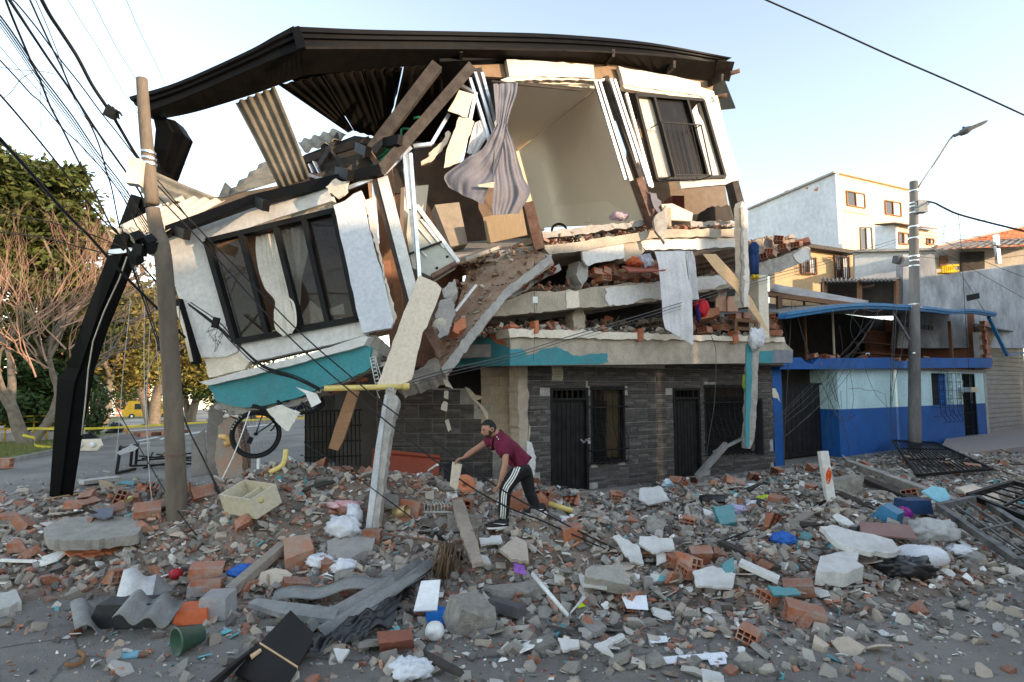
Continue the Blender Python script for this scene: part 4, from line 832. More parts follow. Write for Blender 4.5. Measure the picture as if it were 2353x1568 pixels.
# barred street door with a paper notice behind the bars
bd = MB()
for q in ((dr_[0], dr_[0] + .05, dr_[2], dr_[3]), (dr_[1] - .05, dr_[1], dr_[2], dr_[3]), (dr_[0], dr_[1], dr_[3] - .05, dr_[3]), (dr_[0], dr_[1], dr_[2], dr_[2] + .05)): FB_.rb(bd, *q, -.1, -.02)
bdo = bd.part("barred_door", BLACKM, BH)
for i in range(1, 9): a = dr_[0] + i * (dr_[1] - dr_[0]) / 9; MB().bar(FB_.pt(a, dr_[2] + .03, -.06), FB_.pt(a, dr_[3] - .03, -.06), .022).part("door_bar", BLACKM, bdo)
for z in np.linspace(dr_[2] + .4, dr_[3] - .5, 4): MB().bar(FB_.pt(dr_[0], z, -.075), FB_.pt(dr_[1], z, -.075), .03).part("cross_bar", BLACKM, bdo)
m_ = MB(); FB_.rb(m_, dr_[0], dr_[1], dr_[2], dr_[3], -.24, -.22); m_.part("door_back", mat("door_dark", (.012, .012, .012)), bdo)
nz_ = (dr_[0] + .04, dr_[0] + .62, dr_[3] - .85, dr_[3] - .3); m_ = MB(); FB_.rb(m_, *nz_, -.15, -.14); note = m_.part("paper_notice", mat("paper", (.75, .75, .74), None, 2, bump=.02), BH)
def text(s, loc, e, size, m, parent, name="lettering", up=Vector((0, 0, 1)), align='LEFT'):
    c = bpy.data.curves.new(name, 'FONT'); c.body = s; c.size = size; c.align_x = align; c.extrude = .001; o = bpy.data.objects.new(name, c); COL.objects.link(o); c.materials.append(m)
    e = Vector(e).normalized(); up = (up - e * up.dot(e)).normalized(); n = e.cross(up); o.matrix_basis = Matrix(((e.x, up.x, n.x, loc[0]), (e.y, up.y, n.y, loc[1]), (e.z, up.z, n.z, loc[2]), (0, 0, 0, 1)))
    me = bpy.data.meshes.new_from_object(o); mo = bpy.data.objects.new(name, me); COL.objects.link(mo); mo.matrix_basis = o.matrix_basis.copy(); bpy.data.objects.remove(o)
    if parent is not None: adopt(mo, parent)
    return mo
REDI = mat("red_ink", (.6, .03, .05), None, 3, bump=0)
text("SE", FB_.pt(nz_[0] + .2, nz_[2] + .34, -.135), FB_.e, .16, REDI, note); text("ARRIENDA", FB_.pt(nz_[0] + .03, nz_[2] + .14, -.135), FB_.e, .115, REDI, note)
# cracks in the wall as thin dark raised lines
for px in ([(1950, 895), (1975, 893), (1990, 897), (2010, 896), (2032, 905), (2036, 935)], [(1930, 900), (1934, 930), (1932, 960)], [(2046, 890), (2050, 930)], [(2120, 945), (2135, 960), (2142, 966)]):
    MB().tube([BP.at(u + random.uniform(-2, 2), v + random.uniform(-1.5, 1.5), .0) for u, v in px], .008, 4).part("wall_crack", mat("crack_dark", (.12, .10, .09)), BH)
# ------------------------------------------------------------------ grey roller-door house at the right edge
RH = root("roller_door_house", FB_.pt(sE + 3, 0, -2), "mottled grey two-storey house with pale grey roller shutter", "house")
sR = sE + .25
MOT = mat("mottled_wall", (.42, .43, .45), (.17, .175, .185), .9, bump=.4, grime=.75, contrast=(.35, .6), stretch=(1, 1, .45))
SHUT = mat("shutter_grey", (.27, .27, .28), None, 2, rough=.5, bump=.05)
zR = sz(2300, 786)[1]; hh = .22; k = 0; zc = .12
sh = MB(); FB_.rb(sh, sR, sR + 6.5, .1, zR, -.3, -.26); sho = sh.part("roller_shutter", SHUT, RH)
while zc < zR - .1:
    m_ = MB(); FB_.rb(m_, sR + .05, sR + 6.4, zc + .02, zc + hh - .02, -.26, -.225); m_.part("shutter_slat", SHUT, sho); zc += hh
m_ = MB(); FB_.rb(m_, sR - .22, sR, 0, zR + .3, -.3, .02); m_.part("white_pier", mat("pier_white", (.42, .41, .40)), RH)
m_ = MB(); FB_.rb(m_, sR - .2, sR + 6.5, zR, zR + .35, -.3, 0); m_.part("truss_lintel", mat("dull_yellow", (.36, .31, .18)), RH)
corr(FB_.pt(sR - .2, zR + .45, .5), FB_.pt(sR + 6.5, zR + .45, .5), FB_.pt(sR + 6.5, zR + .75, -.3), FB_.pt(sR - .2, zR + .75, -.3), 24, .03, 2).part("awning", mat("awning_grey", (.24, .24, .24)), RH)
MP = VPL(2020, 25.5, 2400, 26.5)
pp("upper_wall", MP, [(2075, 690), (2075, 585), (2147, 582), (2150, 633), (2260, 618), (2500, 590), (2500, 800), (2060, 800)], .4, MOT, RH)
pp("vent_opening", MP, [(2221, 679), (2250, 673), (2251, 686), (2223, 692)], .05, BLACKM, RH, off=.02)  # dark plate standing for shade in the opening
# balcony over the mottled wall
pp("balcony_wall", MP, [(2148, 574), (2500, 560), (2500, 612), (2260, 619), (2152, 634)], .2, mat("balcony_beige", (.45, .40, .34), None, 1), RH, off=-1.6)  # one even beige wall colour
pp("balcony_door", MP, [(2208, 580), (2262, 578), (2263, 622), (2210, 628)], .06, DARK, RH, off=-1.5)
pp("balcony_window", MP, [(2160, 588), (2178, 587), (2179, 614), (2161, 616)], .06, mat("wood_frame", (.25, .13, .07)), RH, off=-1.5)
corr(MP.at(2140, 575, .5), MP.at(2460, 556, .5), MP.at(2460, 540, -2.0), MP.at(2200, 558, -2.0), 16, .04, 2).part("balcony_roof", mat("balcony_tin", (.20, .17, .15)), RH)
MB().bar(MP.at(2288, 540, .1), MP.at(2294, 606, .1), .16, .16).part("balcony_post", GALV, RH)
cra = root("yellow_crate", MP.at(2178, 628, -.1), "bright yellow bottle crate standing on the balcony wall", "crate")
for du in (0, 1):
    MB().bar(MP.at(2164, 627 - du * 13, -.1), MP.at(2193, 625 - du * 13, -.1), .5, .08).part("crate_rim", mat("crate_yellow", (.75, .48, .02)), cra)
for i in range(6): MB().bar(MP.at(2166 + i * 5, 628, .12), MP.at(2166 + i * 5, 612, .12), .05).part("crate_slat", mat("crate_yellow"), cra)
pp("crate_panel", MP, [(2165, 627), (2192, 625), (2192, 612), (2165, 614)], .04, mat("crate_yellow"), cra, off=.05)
# brick gable behind
BG = root("brick_gable_house", P(2300, 575, 33), "unplastered orange brick gable end rising behind the balcony roof", "house")
GP = VPL(2140, 32, 2500, 34)
gw_ = pp("gable_wall", GP, [(2150, 566), (2180, 556), (2353, 519), (2520, 484), (2520, 575), (2150, 580)], .3, mat("orange_brick", (.40, .15, .08), (.33, .12, .065), 4), BG)
me_b = MB().box((.19, -.01, .1), (.37, .02, .18)).mesh("brick"); me_b.materials.append(BRICKC)
lay("brick", Frame(GP, 2150), [(2180, 562), (2353, 524), (2500, 492), (2500, 570), (2180, 570)], [me_b], .4, .2, gw_, (), .003, seed=5)
MB().bar(GP.at(2150, 566, .1), GP.at(2520, 483, .1), .25, .12).part("verge_coping", CONC, BG)
# ------------------------------------------------------------------ far pale house with lit front
FH = root("white_block_house", P(1919, 600, 42), "tall white rendered block house, sunlit on its window side", "house")
c_ = P(1919, 560, 42); lft = P(1719, 560, 52); rgt = P(2090, 560, 45)
FL = Plane(c_, lft, c_ + Vector((0, 0, 1))); FR = Plane(c_, rgt, c_ + Vector((0, 0, 1)))
WEATH_SHADE = mat("weathered_shaded_white", (.56, .58, .62), (.46, .48, .52), .35, bump=.5, bsc=8, grime=.35)  # weathered white with the cool shade of the side wall mixed in
LIT = mat("sunlit_white_render", (.66, .54, .38), (.62, .50, .35), .4, bump=.15)  # warm sunlight put into the white render of the sunny walls
pp("left_wall", FL, [(1719, 482), (1919, 397), (1930, 600), (1719, 600)], .3, WEATH_SHADE, FH)
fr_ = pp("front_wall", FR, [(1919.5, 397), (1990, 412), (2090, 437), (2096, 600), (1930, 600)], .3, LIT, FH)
MB().bar(FL.at(1719, 481, .1), FL.at(1919, 396, .1), .3, .15).part("roof_edge", CONC, FH)
MB().bar(FR.at(1919, 396, .1), FR.at(2091, 436, .1), .3, .12).part("roof_edge", LIT, FH)
def far_window(pl, q, parent, m=mat("timber_window", (.28, .13, .06)), n=2, door=False):
    w = qframe(pl, q, "window", m, parent, .09, .1, .04, verts=[(i + 1) / n for i in range(n - 1)])
    qquad(pl, q, .04, .48, .05, .95, "pane", glass("far_pane_dark", (.05, .04, .035), 1.0), w, .02); qquad(pl, q, .52, .96, .05, .95, "pane", mat("far_pane_pale", (.55, .52, .48), None, 1, rough=.2, bump=0), w, .02)
    return w
far_window(FR, [(1945, 439), (1986, 447), (1988, 479), (1947, 472)], FH); far_window(FR, [(2034, 461), (2069, 467), (2071, 498), (2035, 492)], FH)
far_window(FR, [(1977, 523), (2002, 523), (2005, 574), (1979, 574)], FH, mat("grey_timber", (.2, .18, .16)))
pp("sill_band", FR, [(1942, 482), (1996, 491), (1996, 494), (1942, 485)], .1, LIT, FH, off=.08)
for px in ([(1760, 458), (1772, 455), (1776, 461)], [(1802, 440), (1812, 437), (1806, 446)], [(1849, 432), (1858, 430), (1855, 436)], [(1868, 438), (1880, 430), (1878, 440)]): pp("spalled_patch", FL, px, .02, BRICKC, FH, off=.01)
AH = root("annex_house", P(2060, 575, 37), "small pale annex with tin roof below the white block house", "house")
AL = TPL((2009, 560, 38.5), (2058, 560, 37), (2058, 520, 37)); AR = TPL((2058, 560, 37), (2154, 560, 39), (2154, 520, 39))
pp("left_wall", AL, [(2010, 520), (2058, 517), (2059, 580), (2010, 580)], .2, WEATH_SHADE, AH); pp("front_wall", AR, [(2058.5, 517), (2154, 531), (2152, 580), (2059, 580)], .2, LIT, AH)
far_window(AR, [(2065, 534), (2088, 538), (2088, 562), (2065, 560)], AH); far_window(AR, [(2130, 548), (2145, 550), (2145, 562), (2130, 562)], AH)
corr(P(2008, 517, 37.5), P(2058, 512, 36.2), P(2156, 527, 38.2), P(2110, 522, 40), 10, .05, 2).part("tin_roof", mat("rust_tin", (.30, .22, .16), (.2, .14, .1), 2), AH)
# ochre house and low roofs in the middle distance
OH = root("ochre_house", P(1900, 690, 29), "ochre rendered house with barred timber windows behind the wreck", "house")
OP = VPL(1840, 28, 1970, 30)
pp("wall", OP, [(1820, 560), (1968, 582), (1968, 720), (1780, 720), (1780, 570)], .3, mat("ochre_render", (.46, .31, .17), (.40, .27, .15), .8), OH)
pp("eave", OP, [(1836, 556), (1968, 576), (1968, 584), (1836, 565)], 1.2, mat("eave_dark", (.07, .06, .05)), OH, off=.5)
for q in ([(1840, 596), (1874, 594), (1876, 630), (1842, 628)], [(1918, 588), (1950, 592), (1952, 640), (1920, 640)]):
    w_ = far_window(OP, q, OH); 
    for i in range(8): MB().bar(qpt(OP, q, i / 7, -.05, .25), qpt(OP, q, i / 7, 1.05, .25), .03).part("window_bar", BLACKM, w_)
    for t in (0, .5, 1): MB().bar(qpt(OP, q, -.05, t, .25), qpt(OP, q, 1.05, t, .25), .03).part("cross_bar", BLACKM, w_)
WH = root("white_wall_house", P(2050, 690, 28), "low white house wall between the ochre house and lamp pole", "house")
WP = VPL(1964, 28.5, 2150, 27.5)
pp("wall", WP, [(1964, 580), (2000, 578), (2148, 576), (2150, 720), (1964, 720)], .3, mat("old_white_wall", (.55, .55, .54), (.42, .42, .42), .7, grime=.35), WH)
MB().bar(WP.at(1962, 578, .1), WP.at(2150, 574, .1), .3, .12).part("coping", CONC, WH)
SHD = root("lean_to_shelter", P(1970, 700, 26), "dark lean-to with tin roof against the ochre house", "shelter")
corr(P(1885, 640, 26), P(2068, 640, 26), P(2050, 645, 23.5), P(1890, 648, 23.5), 18, .04, 2).part("tin_roof", mat("tin_dark", (.15, .14, .13)), SHD)
for u in (1895, 1975, 2060): MB().bar(P(u, 645, 24), P(u, 720, 24), .14).part("post", WOOD, SHD)
MB().prism(P3((1888, 648, 26.2), (2068, 645, 26.2), (2068, 720, 26.2), (1888, 720, 26.2)), (0, .1, 0)).part("back_wall", DARK, SHD)
LR = root("low_corrugated_roof", P(1880, 680, 20), "weathered corrugated roof with rubble on it beside the wreck", "roof")
corr(P(1770, 668, 16.5), P(1778, 655, 21.5), P(1996, 694, 22), P(1960, 702, 17.5), 6, .05, 8).part("roof_sheet", mat("weathered_zinc", (.34, .33, .32), (.24, .22, .21), 3, bump=.4), LR)
MB().bar(P(1762, 676, 16.6), P(1990, 706, 17.6), .12, .14).part("timber_beam", WOOD, LR)
for u, y in ((1790, 16.6), (1792, 20)): MB().bar(P(u, 680, y), P(u, 800, y), .12).part("timber_post", mat("old_timber", (.16, .09, .06)), LR)
# ------------------------------------------------------------------ lamp pole on the right
lpb = GH(2101, 1040); LPY = lpb.y
LPO = root("lamp_pole", lpb, "tall stained concrete pole carrying a street lamp in front of blue house", "lamp pole")
POLEM = mat("pole_concrete", (.22, .21, .195), (.13, .12, .11), 2, bump=.5, grime=.55, stretch=(1, 1, .3))
pt = P(2099.5, 418, LPY); pb = lpb + Vector((0, 0, -.2))
rr = [.205 - .075 * i / 12 for i in range(13)]
MB().tube([pb.lerp(pt, i / 12) for i in range(13)], .2, 16, radii=rr).part("pole", POLEM, LPO)
for v in (440, 468, 476, 490, 522, 548, 590, 600, 612, 700, 812):
    p = P(2099.8, v, LPY); MB().lathe(p - Vector((0, 0, .02)), (0, 0, 1), [(.17, 0), (.17, .045)], 16).part("steel_band", GALV, LPO)
MB().tube(spl(P3((2110, 432, LPY), (2150, 372, LPY - .3), (2185, 318, LPY - .5), (2196, 309, LPY - .6)), 6), .035, 8).part("lamp_arm", mat("arm_grey", (.28, .29, .3), None, 3, rough=.45, metal=.5), LPO)
MB().prism(P3((2111, 432, LPY - .1), (2148, 374, LPY - .3), (2152, 376, LPY - .3), (2118, 440, LPY - .1)), (0, .02, 0)).part("arm_bracket", GALV, LPO)
lh = MB(); a = P(2192, 313, LPY - .6); b = P(2266, 280, LPY - .9); d = (b - a).normalized(); x = d.cross(Vector((0, 0, 1))).normalized(); zz = x.cross(d); rows = []
for t, w, h in ((0, .05, .05), (.18, .06, .06), (.22, .16, .10), (.4, .2, .12), (.55, .19, .06), (.9, .17, .045), (1, .12, .03)):
    c = a.lerp(b, t); rows.append([c + x * w * cos(q) + zz * h * sin(q) for q in np.linspace(0, 2 * pi, 13)])
lh.grid(rows); lh.part("lamp_head", mat("lamp_grey", (.12, .125, .13), None, 3, rough=.45), LPO); MB().lathe(a.lerp(b, .36) + zz * .1, zz, [(.045, 0), (.045, .06), (0, .07)], 10).part("photocell", mat("cell_blue", (.03, .08, .3)), LPO)
MB().box(P(2115, 476, LPY - .2), (.32, .25, .42)).part("junction_box", mat("box_grey", (.32, .32, .31)), LPO)
MB().box(P(2064, 598, LPY - .3), (.3, .2, .25), (.2, .1, .3)).part("splice_box", mat("box_dark", (.09, .09, .09)), LPO); MB().box(P(2077, 602, LPY - .35), (.22, .2, .3), (.1, 0, .3)).part("meter_box", mat("box_grey"), LPO)
MB().bar(P(2040, 701, LPY - .2), P(2118, 707, LPY), .06).part("cross_arm", GALV, LPO); MB().bar(P(2042, 703, LPY - .2), P(2090, 782, LPY), .07).part("arm_brace", mat("brace_grey", (.15, .15, .16)), LPO)
# ------------------------------------------------------------------ trees and the street to the left
def npmesh(name, V, F, m, tint=None, smooth=False):                   # V (n,3), F (k,4) or (k,3) numpy
    me = bpy.data.meshes.new(name); k = F.shape[1]
    me.vertices.add(len(V)); me.vertices.foreach_set("co", V.astype(np.float32).ravel())
    me.loops.add(F.size); me.loops.foreach_set("vertex_index", F.astype(np.int32).ravel())
    me.polygons.add(len(F)); me.polygons.foreach_set("loop_start", np.arange(0, F.size, k, dtype=np.int32)); me.polygons.foreach_set("loop_total", np.full(len(F), k, np.int32))
    me.polygons.foreach_set("use_smooth", np.full(len(F), smooth)); me.update(calc_edges=True); me.validate()
    if tint is not None: settint(me, tint)
    me.materials.append(m); return me
def leaves(C, size, flat=.5, rg=RNG):                                  # small leaf quads around centres
    n = len(C); nr = rg.normal(size=(n, 3)); nr[:, 2] = np.abs(nr[:, 2]) + flat; nr /= np.linalg.norm(nr, axis=1)[:, None]
    a = np.cross(nr, rg.normal(size=(n, 3))); a /= np.linalg.norm(a, axis=1)[:, None] + 1e-9; b = np.cross(nr, a)
    s = size * rg.uniform(.6, 1.4, (n, 1)); w = .42
    V = np.stack([C - a * s, C + b * s * w, C + a * s, C - b * s * w], 1).reshape(-1, 3); F = np.arange(4 * n).reshape(-1, 4)
    t = np.repeat(rg.uniform(.6, 1.35, n), 4)[:, None] * np.array([[1, 1, 1]]); t[:, 0] *= np.repeat(rg.uniform(.85, 1.3, n), 4)
    return V, F, t
BARK = mat("bark", (.13, .10, .075), (.20, .17, .13), 5, bump=1.0, bsc=14)
def limb(mb, p, d, r, L, depth, maxd, tips, spread, up, rr, nch=(2, 3), shrink=.72, droop=0.0):
    n = 4 if depth < 2 else 3; pts = [p]; q = Vector(p); dd = Vector(d)
    for i in range(n):
        dd = (dd + Vector((rr.gauss(0, .12), rr.gauss(0, .12), rr.gauss(0, .08) + up * .06 - droop))).normalized(); q = q + dd * (L / n); pts.append(q.copy())
    mb.tube(pts, r, 7 if depth < 2 else (5 if depth < 4 else 3), cap=False, radii=[r * (1 - .4 * i / n) for i in range(n + 1)])
    if depth >= maxd: tips.append(q.copy()); return
    if depth >= maxd - 1: tips.append(pts[2].copy())
    for k in range(rr.choice(nch)):
        ax = dd.orthogonal().normalized(); ax.rotate(Matrix.Rotation(rr.uniform(0, 2 * pi), 3, dd)); nd = dd.copy(); nd.rotate(Matrix.Rotation(rr.uniform(.5, 1) * spread, 3, ax)); nd.z += up * .25
        limb(mb, q if k < 2 else pts[-2], nd.normalized(), r * .6 * rr.uniform(.8, 1.1), L * shrink * rr.uniform(.8, 1.2), depth + 1, maxd, tips, spread, up, rr, nch, shrink, droop)
def tree(name, base, dirs, r, L, maxd, label, leaf, nleaf, lsize, crad, seed, spread=.7, up=.4, nch=(2, 3), bark=BARK, shrink=.72, clumps=None, group="trees along the street", limbm=None):
    rr = random.Random(seed); rg = np.random.default_rng(seed); R = root(name, base, label, "tree", group); mb = MB(); tips = []
    q = Vector(base)
    for d, rad, ll in dirs: limb(mb, q - Vector((0, 0, .3)), Vector(d).normalized(), rad, ll, 0, maxd, tips, spread, up, rr, nch, shrink)
    mb.part("trunk", bark, R)
    C = []
    if nleaf:
        for t in tips: C.append(np.array(t) + rg.normal(size=(nleaf, 3)) * np.array([crad, crad, crad * .45]))
    for (c, rad, n) in clumps or []:
        sub = rg.normal(size=(max(4, n // 38), 3)); sub /= np.linalg.norm(sub, axis=1)[:, None]; sub *= rg.uniform(.45, 1, (len(sub), 1)); sub = np.array(c) + sub * np.array([rad, rad, rad * .7])
        C.append(np.repeat(sub, 60, 0) + rg.normal(size=(len(sub) * 60, 3)) * np.array([.24, .24, .12]) * rad ** .7)
    if C:
        V, F, t = leaves(np.concatenate(C), lsize, rg=rg); o = bpy.data.objects.new("crown", npmesh("crown", V, F, leaf, t)); COL.objects.link(o); adopt(o, R)
    return R
LEAF = mat("leaf_green", (.07, .09, .022), (.045, .062, .016), .6, rough=.6, bump=0, tint=True)
LEAFO = mat("leaf_olive", (.17, .14, .035), (.11, .11, .025), .5, rough=.6, bump=0, tint=True)
LEAFD = mat("leaf_dark", (.045, .075, .02), (.03, .055, .015), .6, rough=.55, bump=0, tint=True)
TWIG = mat("bare_twig", (.38, .23, .165), (.29, .17, .12), 2, bump=0)
b1_ = gt(62, 1028)
tree("bare_tree", b1_, [((.05, 0, 1), .30, 2.2), ((.45, .1, 1), .22, 2.6)], .3, 3, 5, "bare leafless tree with pinkish twigs and a pale forked trunk", LEAF, 0, .1, .3, 5, .5, .4, (2, 3), BARK, .7)
# twigs get their own warm colour: a second bare crown part
R_ = bpy.data.objects["bare_tree"]; mb = MB(); tips = []; rr = random.Random(8)
for k in range(32):
    a = rr.uniform(0, 2 * pi); s = b1_ + Vector((.6 + rr.uniform(-1.4, 1.6), rr.uniform(-1.6, .4), rr.uniform(2.4, 5.6))); limb(mb, s, Vector((cos(a) * .9, sin(a) * .9, rr.uniform(.5, 1.4))).normalized(), .035, 1.7, 3, 7, tips, .5, .25, rr, (2, 3), .78)
mb.part("twigs", TWIG, R_)
def cl(*a): return [(P(u, v, Y), r, n) for u, v, Y, r, n in a]
tree("rain_tree", gt(-60, 1015), [((.15, 0, 1), .5, 5)], .4, 5, 3, "big green tree rising above the bare tree at the left edge", LEAF, 20, .2, .5, 3, clumps=cl((20, 430, 27, 2.2, 2400), (110, 440, 27, 1.9, 2000), (-40, 480, 27, 2.4, 1500), (60, 500, 27.5, 2.0, 1800), (165, 405, 27.5, .7, 300),
     (190, 520, 28, 1.2, 900), (20, 560, 28, 2, 1500), (130, 560, 28.5, 1.8, 1400), (215, 560, 29, .8, 500), (60, 640, 29, 2.4, 2000), (160, 660, 29, 2, 1500), (20, 740, 29, 2.4, 1800), (120, 780, 29.5, 2.2, 1500), (200, 760, 30, 1.6, 900)))
tree("dense_tree", gt(20, 990), [((0, 0, 1), .3, 3)], .3, 3, 3, "dense dark green tree low behind the bare tree trunk", LEAFD, 10, .17, .5, 4, clumps=cl((20, 860, 26, 1.8, 1500), (100, 880, 27, 1.5, 1200), (10, 930, 25, 1.4, 1200), (130, 930, 27, 1.2, 900), (170, 900, 28, 1.2, 800), (60, 950, 25, 1.1, 900)))
def far_tree(u, vb, Y, lab, nm, lf, cls, seed, w=.3, lean=(.1, 0, 1), L=4):
    z = T1(P(u, vb, Y).x, Y); p = P(u, vb, Y); p.z = z
    return tree(nm, p, [(lean, w, L), ((-lean[0] - .25, .1, 1), w * .8, L)], .3, 3, 3, lab, lf, 14, .2, .7, seed, clumps=cl(*cls))
far_tree(240, 985, 40, "olive leaved tree right of the black leaning column", "street_tree", LEAFO, [(260, 720, 40, 2.6, 2400), (240, 790, 40, 2.6, 2200), (310, 760, 41, 2.6, 2200), (210, 850, 41, 1.8, 1200), (290, 840, 41, 2.4, 2000), (340, 700, 42, 1.9, 1200)], 6)
far_tree(352, 962, 48, "broad tree with orange lit top behind the yellow minibus", "street_tree", LEAFO, [(360, 700, 48, 2.6, 1800), (420, 690, 48, 3, 2200), (400, 770, 48, 3.2, 2200), (330, 800, 48, 2.6, 1800), (450, 840, 50, 3, 2000), (370, 850, 49, 2.4, 1600), (470, 750, 50, 2.4, 1500)], 7, .55)
far_tree(440, 955, 52, "dark trunked tree half hidden by the fallen corner", "street_tree", LEAFD, [(440, 880, 52, 2.6, 1800), (500, 860, 54, 3, 1500), (520, 900, 56, 2.6, 1200), (480, 820, 56, 3, 1400)], 9, .45)
far_tree(305, 948, 95, "light green bushy tree beside the brick apartments", "street_tree", mat("leaf_light", (.11, .15, .03), (.08, .12, .025), .5, rough=.6, bump=0, tint=True), [(290, 905, 95, 3.6, 1500), (315, 900, 95, 3.4, 1400), (300, 880, 96, 3, 900)], 10, .3)
for u, n, s in ((560, 70, 11), (650, 80, 12), (740, 75, 13), (-90, 60, 14)):
    far_tree(u, 945, n, "dark green tree far down the street, seen under the wreck", "street_tree", LEAFD, [(u - 30, 915, n, 3.4, 900), (u + 25, 910, n, 3.6, 900), (u, 885, n, 3.6, 900)], s, .3)
# oleander shrub in front of the olive tree, with its stump of a pot
sh_b = gt(208, 1020); SHR = root("oleander_shrub", sh_b, "tall narrow-leaved shrub beside the foot of black column", "shrub"); rg = np.random.default_rng(4)
mb = MB(); Cs = []
for k in range(14):
    a = rg.uniform(0, 2 * pi); tp = sh_b + Vector((cos(a) * rg.uniform(.2, .9), sin(a) * .5, rg.uniform(1.2, 2.4))); mb.tube([sh_b, sh_b.lerp(tp, .5) + Vector((0, 0, .2)), tp], .018, 4)
    Cs.append(np.array([sh_b.lerp(tp, t) for t in rg.uniform(.35, 1, 60)]) + rg.normal(size=(60, 3)) * .09)
mb.part("stems", BARK, SHR); V, F, t = leaves(np.concatenate(Cs), .11, .1, rg); o = bpy.data.objects.new("foliage", npmesh("foliage", V, F, LEAFD, t)); COL.objects.link(o); adopt(o, SHR)
MB().lathe(sh_b + Vector((.1, -.1, 0)), (0, 0, 1), [(.3, 0), (.34, .2), (.28, .22), (.25, .1)], 14).part("pot", CONC, SHR)
# grass blades on the verge
vv = [gt(u, v) for u, v in VERGE]; N = 9000; rg = np.random.default_rng(2); pc = []
poly2 = [(p.x, p.y) for p in vv]; xs = [p[0] for p in poly2]; ys = [p[1] for p in poly2]
while len(pc) < N:
    x, y = rg.uniform(max(min(xs), -24), max(xs)), rg.uniform(min(ys), max(ys))
    if inside((x, y), poly2): pc.append((x, y, T1(x, y) + .12))
pc = np.array(pc); ang = rg.uniform(0, 2 * pi, N); w = .012; h = rg.uniform(.04, .13, N)
d = np.stack([np.cos(ang), np.sin(ang), 0 * ang], 1); top = pc + np.stack([rg.normal(0, .03, N), rg.normal(0, .03, N), h], 1)
V = np.stack([pc - d * w, pc + d * w, top], 1).reshape(-1, 3); o = bpy.data.objects.new("grass", npmesh("grass", V, np.arange(3 * N).reshape(-1, 3), mat("grass_blade", (.13, .16, .04), (.17, .16, .06), 1, bump=0))); COL.objects.link(o); tag(o, "short patchy grass on the verge at left", "grass", kind="stuff")
# yellow railing along the path
RAIL = root("yellow_railing", gt(60, 1004), "yellow tubular railing beside the path at left", "railing"); YEL = mat("yellow_paint", (.55, .36, .03), (.48, .30, .03), 4, rough=.5, bump=.05)
ra, rb_ = P(-60, 1012, 23.5), P(140, 984, 25.5); ra.z = T1(ra.x, ra.y); rb_.z = T1(rb_.x, rb_.y)
for h in (.7, .95, 1.2): MB().tube([ra + Vector((0, 0, h)), rb_ + Vector((0, 0, h))], .03, 6).part("rail", YEL, RAIL)
for i in range(7): p = ra.lerp(rb_, i / 6); MB().tube([p, p + Vector((0, 0, 1.2))], .03, 6).part("post", YEL, RAIL)
MB().bar(ra + Vector((0, .2, .25)), rb_ + Vector((0, .2, .25)), .25, .5).thing("low_wall", CONC, "low grey concrete wall under the yellow railing", "wall")
# brick apartments and minibus far down the street
APT = root("apartment_block", P(285, 950, 118), "red brick and white apartment block seen between the trees", "building"); AP = VPL(215, 112, 345, 124)
pp("wall", AP, [(190, 700), (345, 700), (345, 957), (190, 957)], 8, mat("apt_brick", (.42, .17, .10), (.36, .14, .085), .3), APT)
for x0, x1 in ((247, 266), (205, 222)): pp("white_bay", AP, [(x0, 700), (x1, 700), (x1, 957), (x0, 957)], .5, mat("apt_white", (.62, .60, .56)), APT, off=.5)
for v in range(720, 950, 34):
    for u in (228, 237, 272, 283, 294, 305, 318, 330):
        w_ = pp("window", AP, [(u, v), (u + 7, v), (u + 7, v + 17), (u, v + 17)], .2, mat("apt_frame", (.5, .48, .45)), APT, off=.06); pp("pane", AP, [(u + 1, v + 1), (u + 6, v + 1), (u + 6, v + 16), (u + 1, v + 16)], .1, glass("apt_pane", (.04, .05, .06), 1, .1), w_, off=.1)
    pp("floor_band", AP, [(190, v + 24), (345, v + 24), (345, v + 27), (190, v + 27)], .2, mat("apt_white"), APT, off=.12)
for u, v in ((256, 914), (256, 880)): pp("air_conditioner", AP, [(u, v), (u + 8, v), (u + 8, v + 6), (u, v + 6)], .6, WHITEP, APT, off=1.0)
bb = P(339, 962, 92); bb.z = T1(bb.x, bb.y)
BUS = root("minibus", bb, "yellow minibus parked beside the thick tree trunk", "bus"); ang = radians(38); e = Vector((cos(ang), sin(ang), 0)); nb = Vector((sin(ang), -cos(ang), 0)); up = Vector((0, 0, 1))
BY = mat("bus_yellow", (.62, .36, .03), None, 2, rough=.4, bump=.02); hw = 1.05
def bpt(a, z, o): return bb + e * a + up * z + nb * o
prof = [(-3.3, .35), (3.3, .35), (3.4, 1.2), (3.35, 2.55), (3.1, 2.75), (-2.5, 2.75), (-2.8, 2.55), (-3.25, 1.45), (-3.45, 1.15)]
MB().prism([bpt(a, z, hw) for a, z in prof], -nb * hw * 2).part("body", BY, BUS)
DK = glass("bus_glass", (.03, .035, .04), 1, .08)
for i in range(4): MB().prism([bpt(a, z, hw + .01) for a, z in ((-1.9 + i * 1.25, 1.45), (-.75 + i * 1.25, 1.45), (-.75 + i * 1.25, 2.3), (-1.9 + i * 1.25, 2.3))], -nb * .03).part("window", DK, BUS)
MB().prism([bpt(-3.29, 1.45, .95), bpt(-3.29, 1.45, -.95), bpt(-2.84, 2.5, -.9), bpt(-2.84, 2.5, .9)], -e * .03).part("windscreen", DK, BUS)
MB().prism([bpt(-2.98, 2.25, .85), bpt(-2.98, 2.25, -.85), bpt(-2.87, 2.5, -.85), bpt(-2.87, 2.5, .85)], -e * .03).part("route_banner", mat("pink_sign", (.55, .2, .4), (.6, .55, .6), 20), BUS)
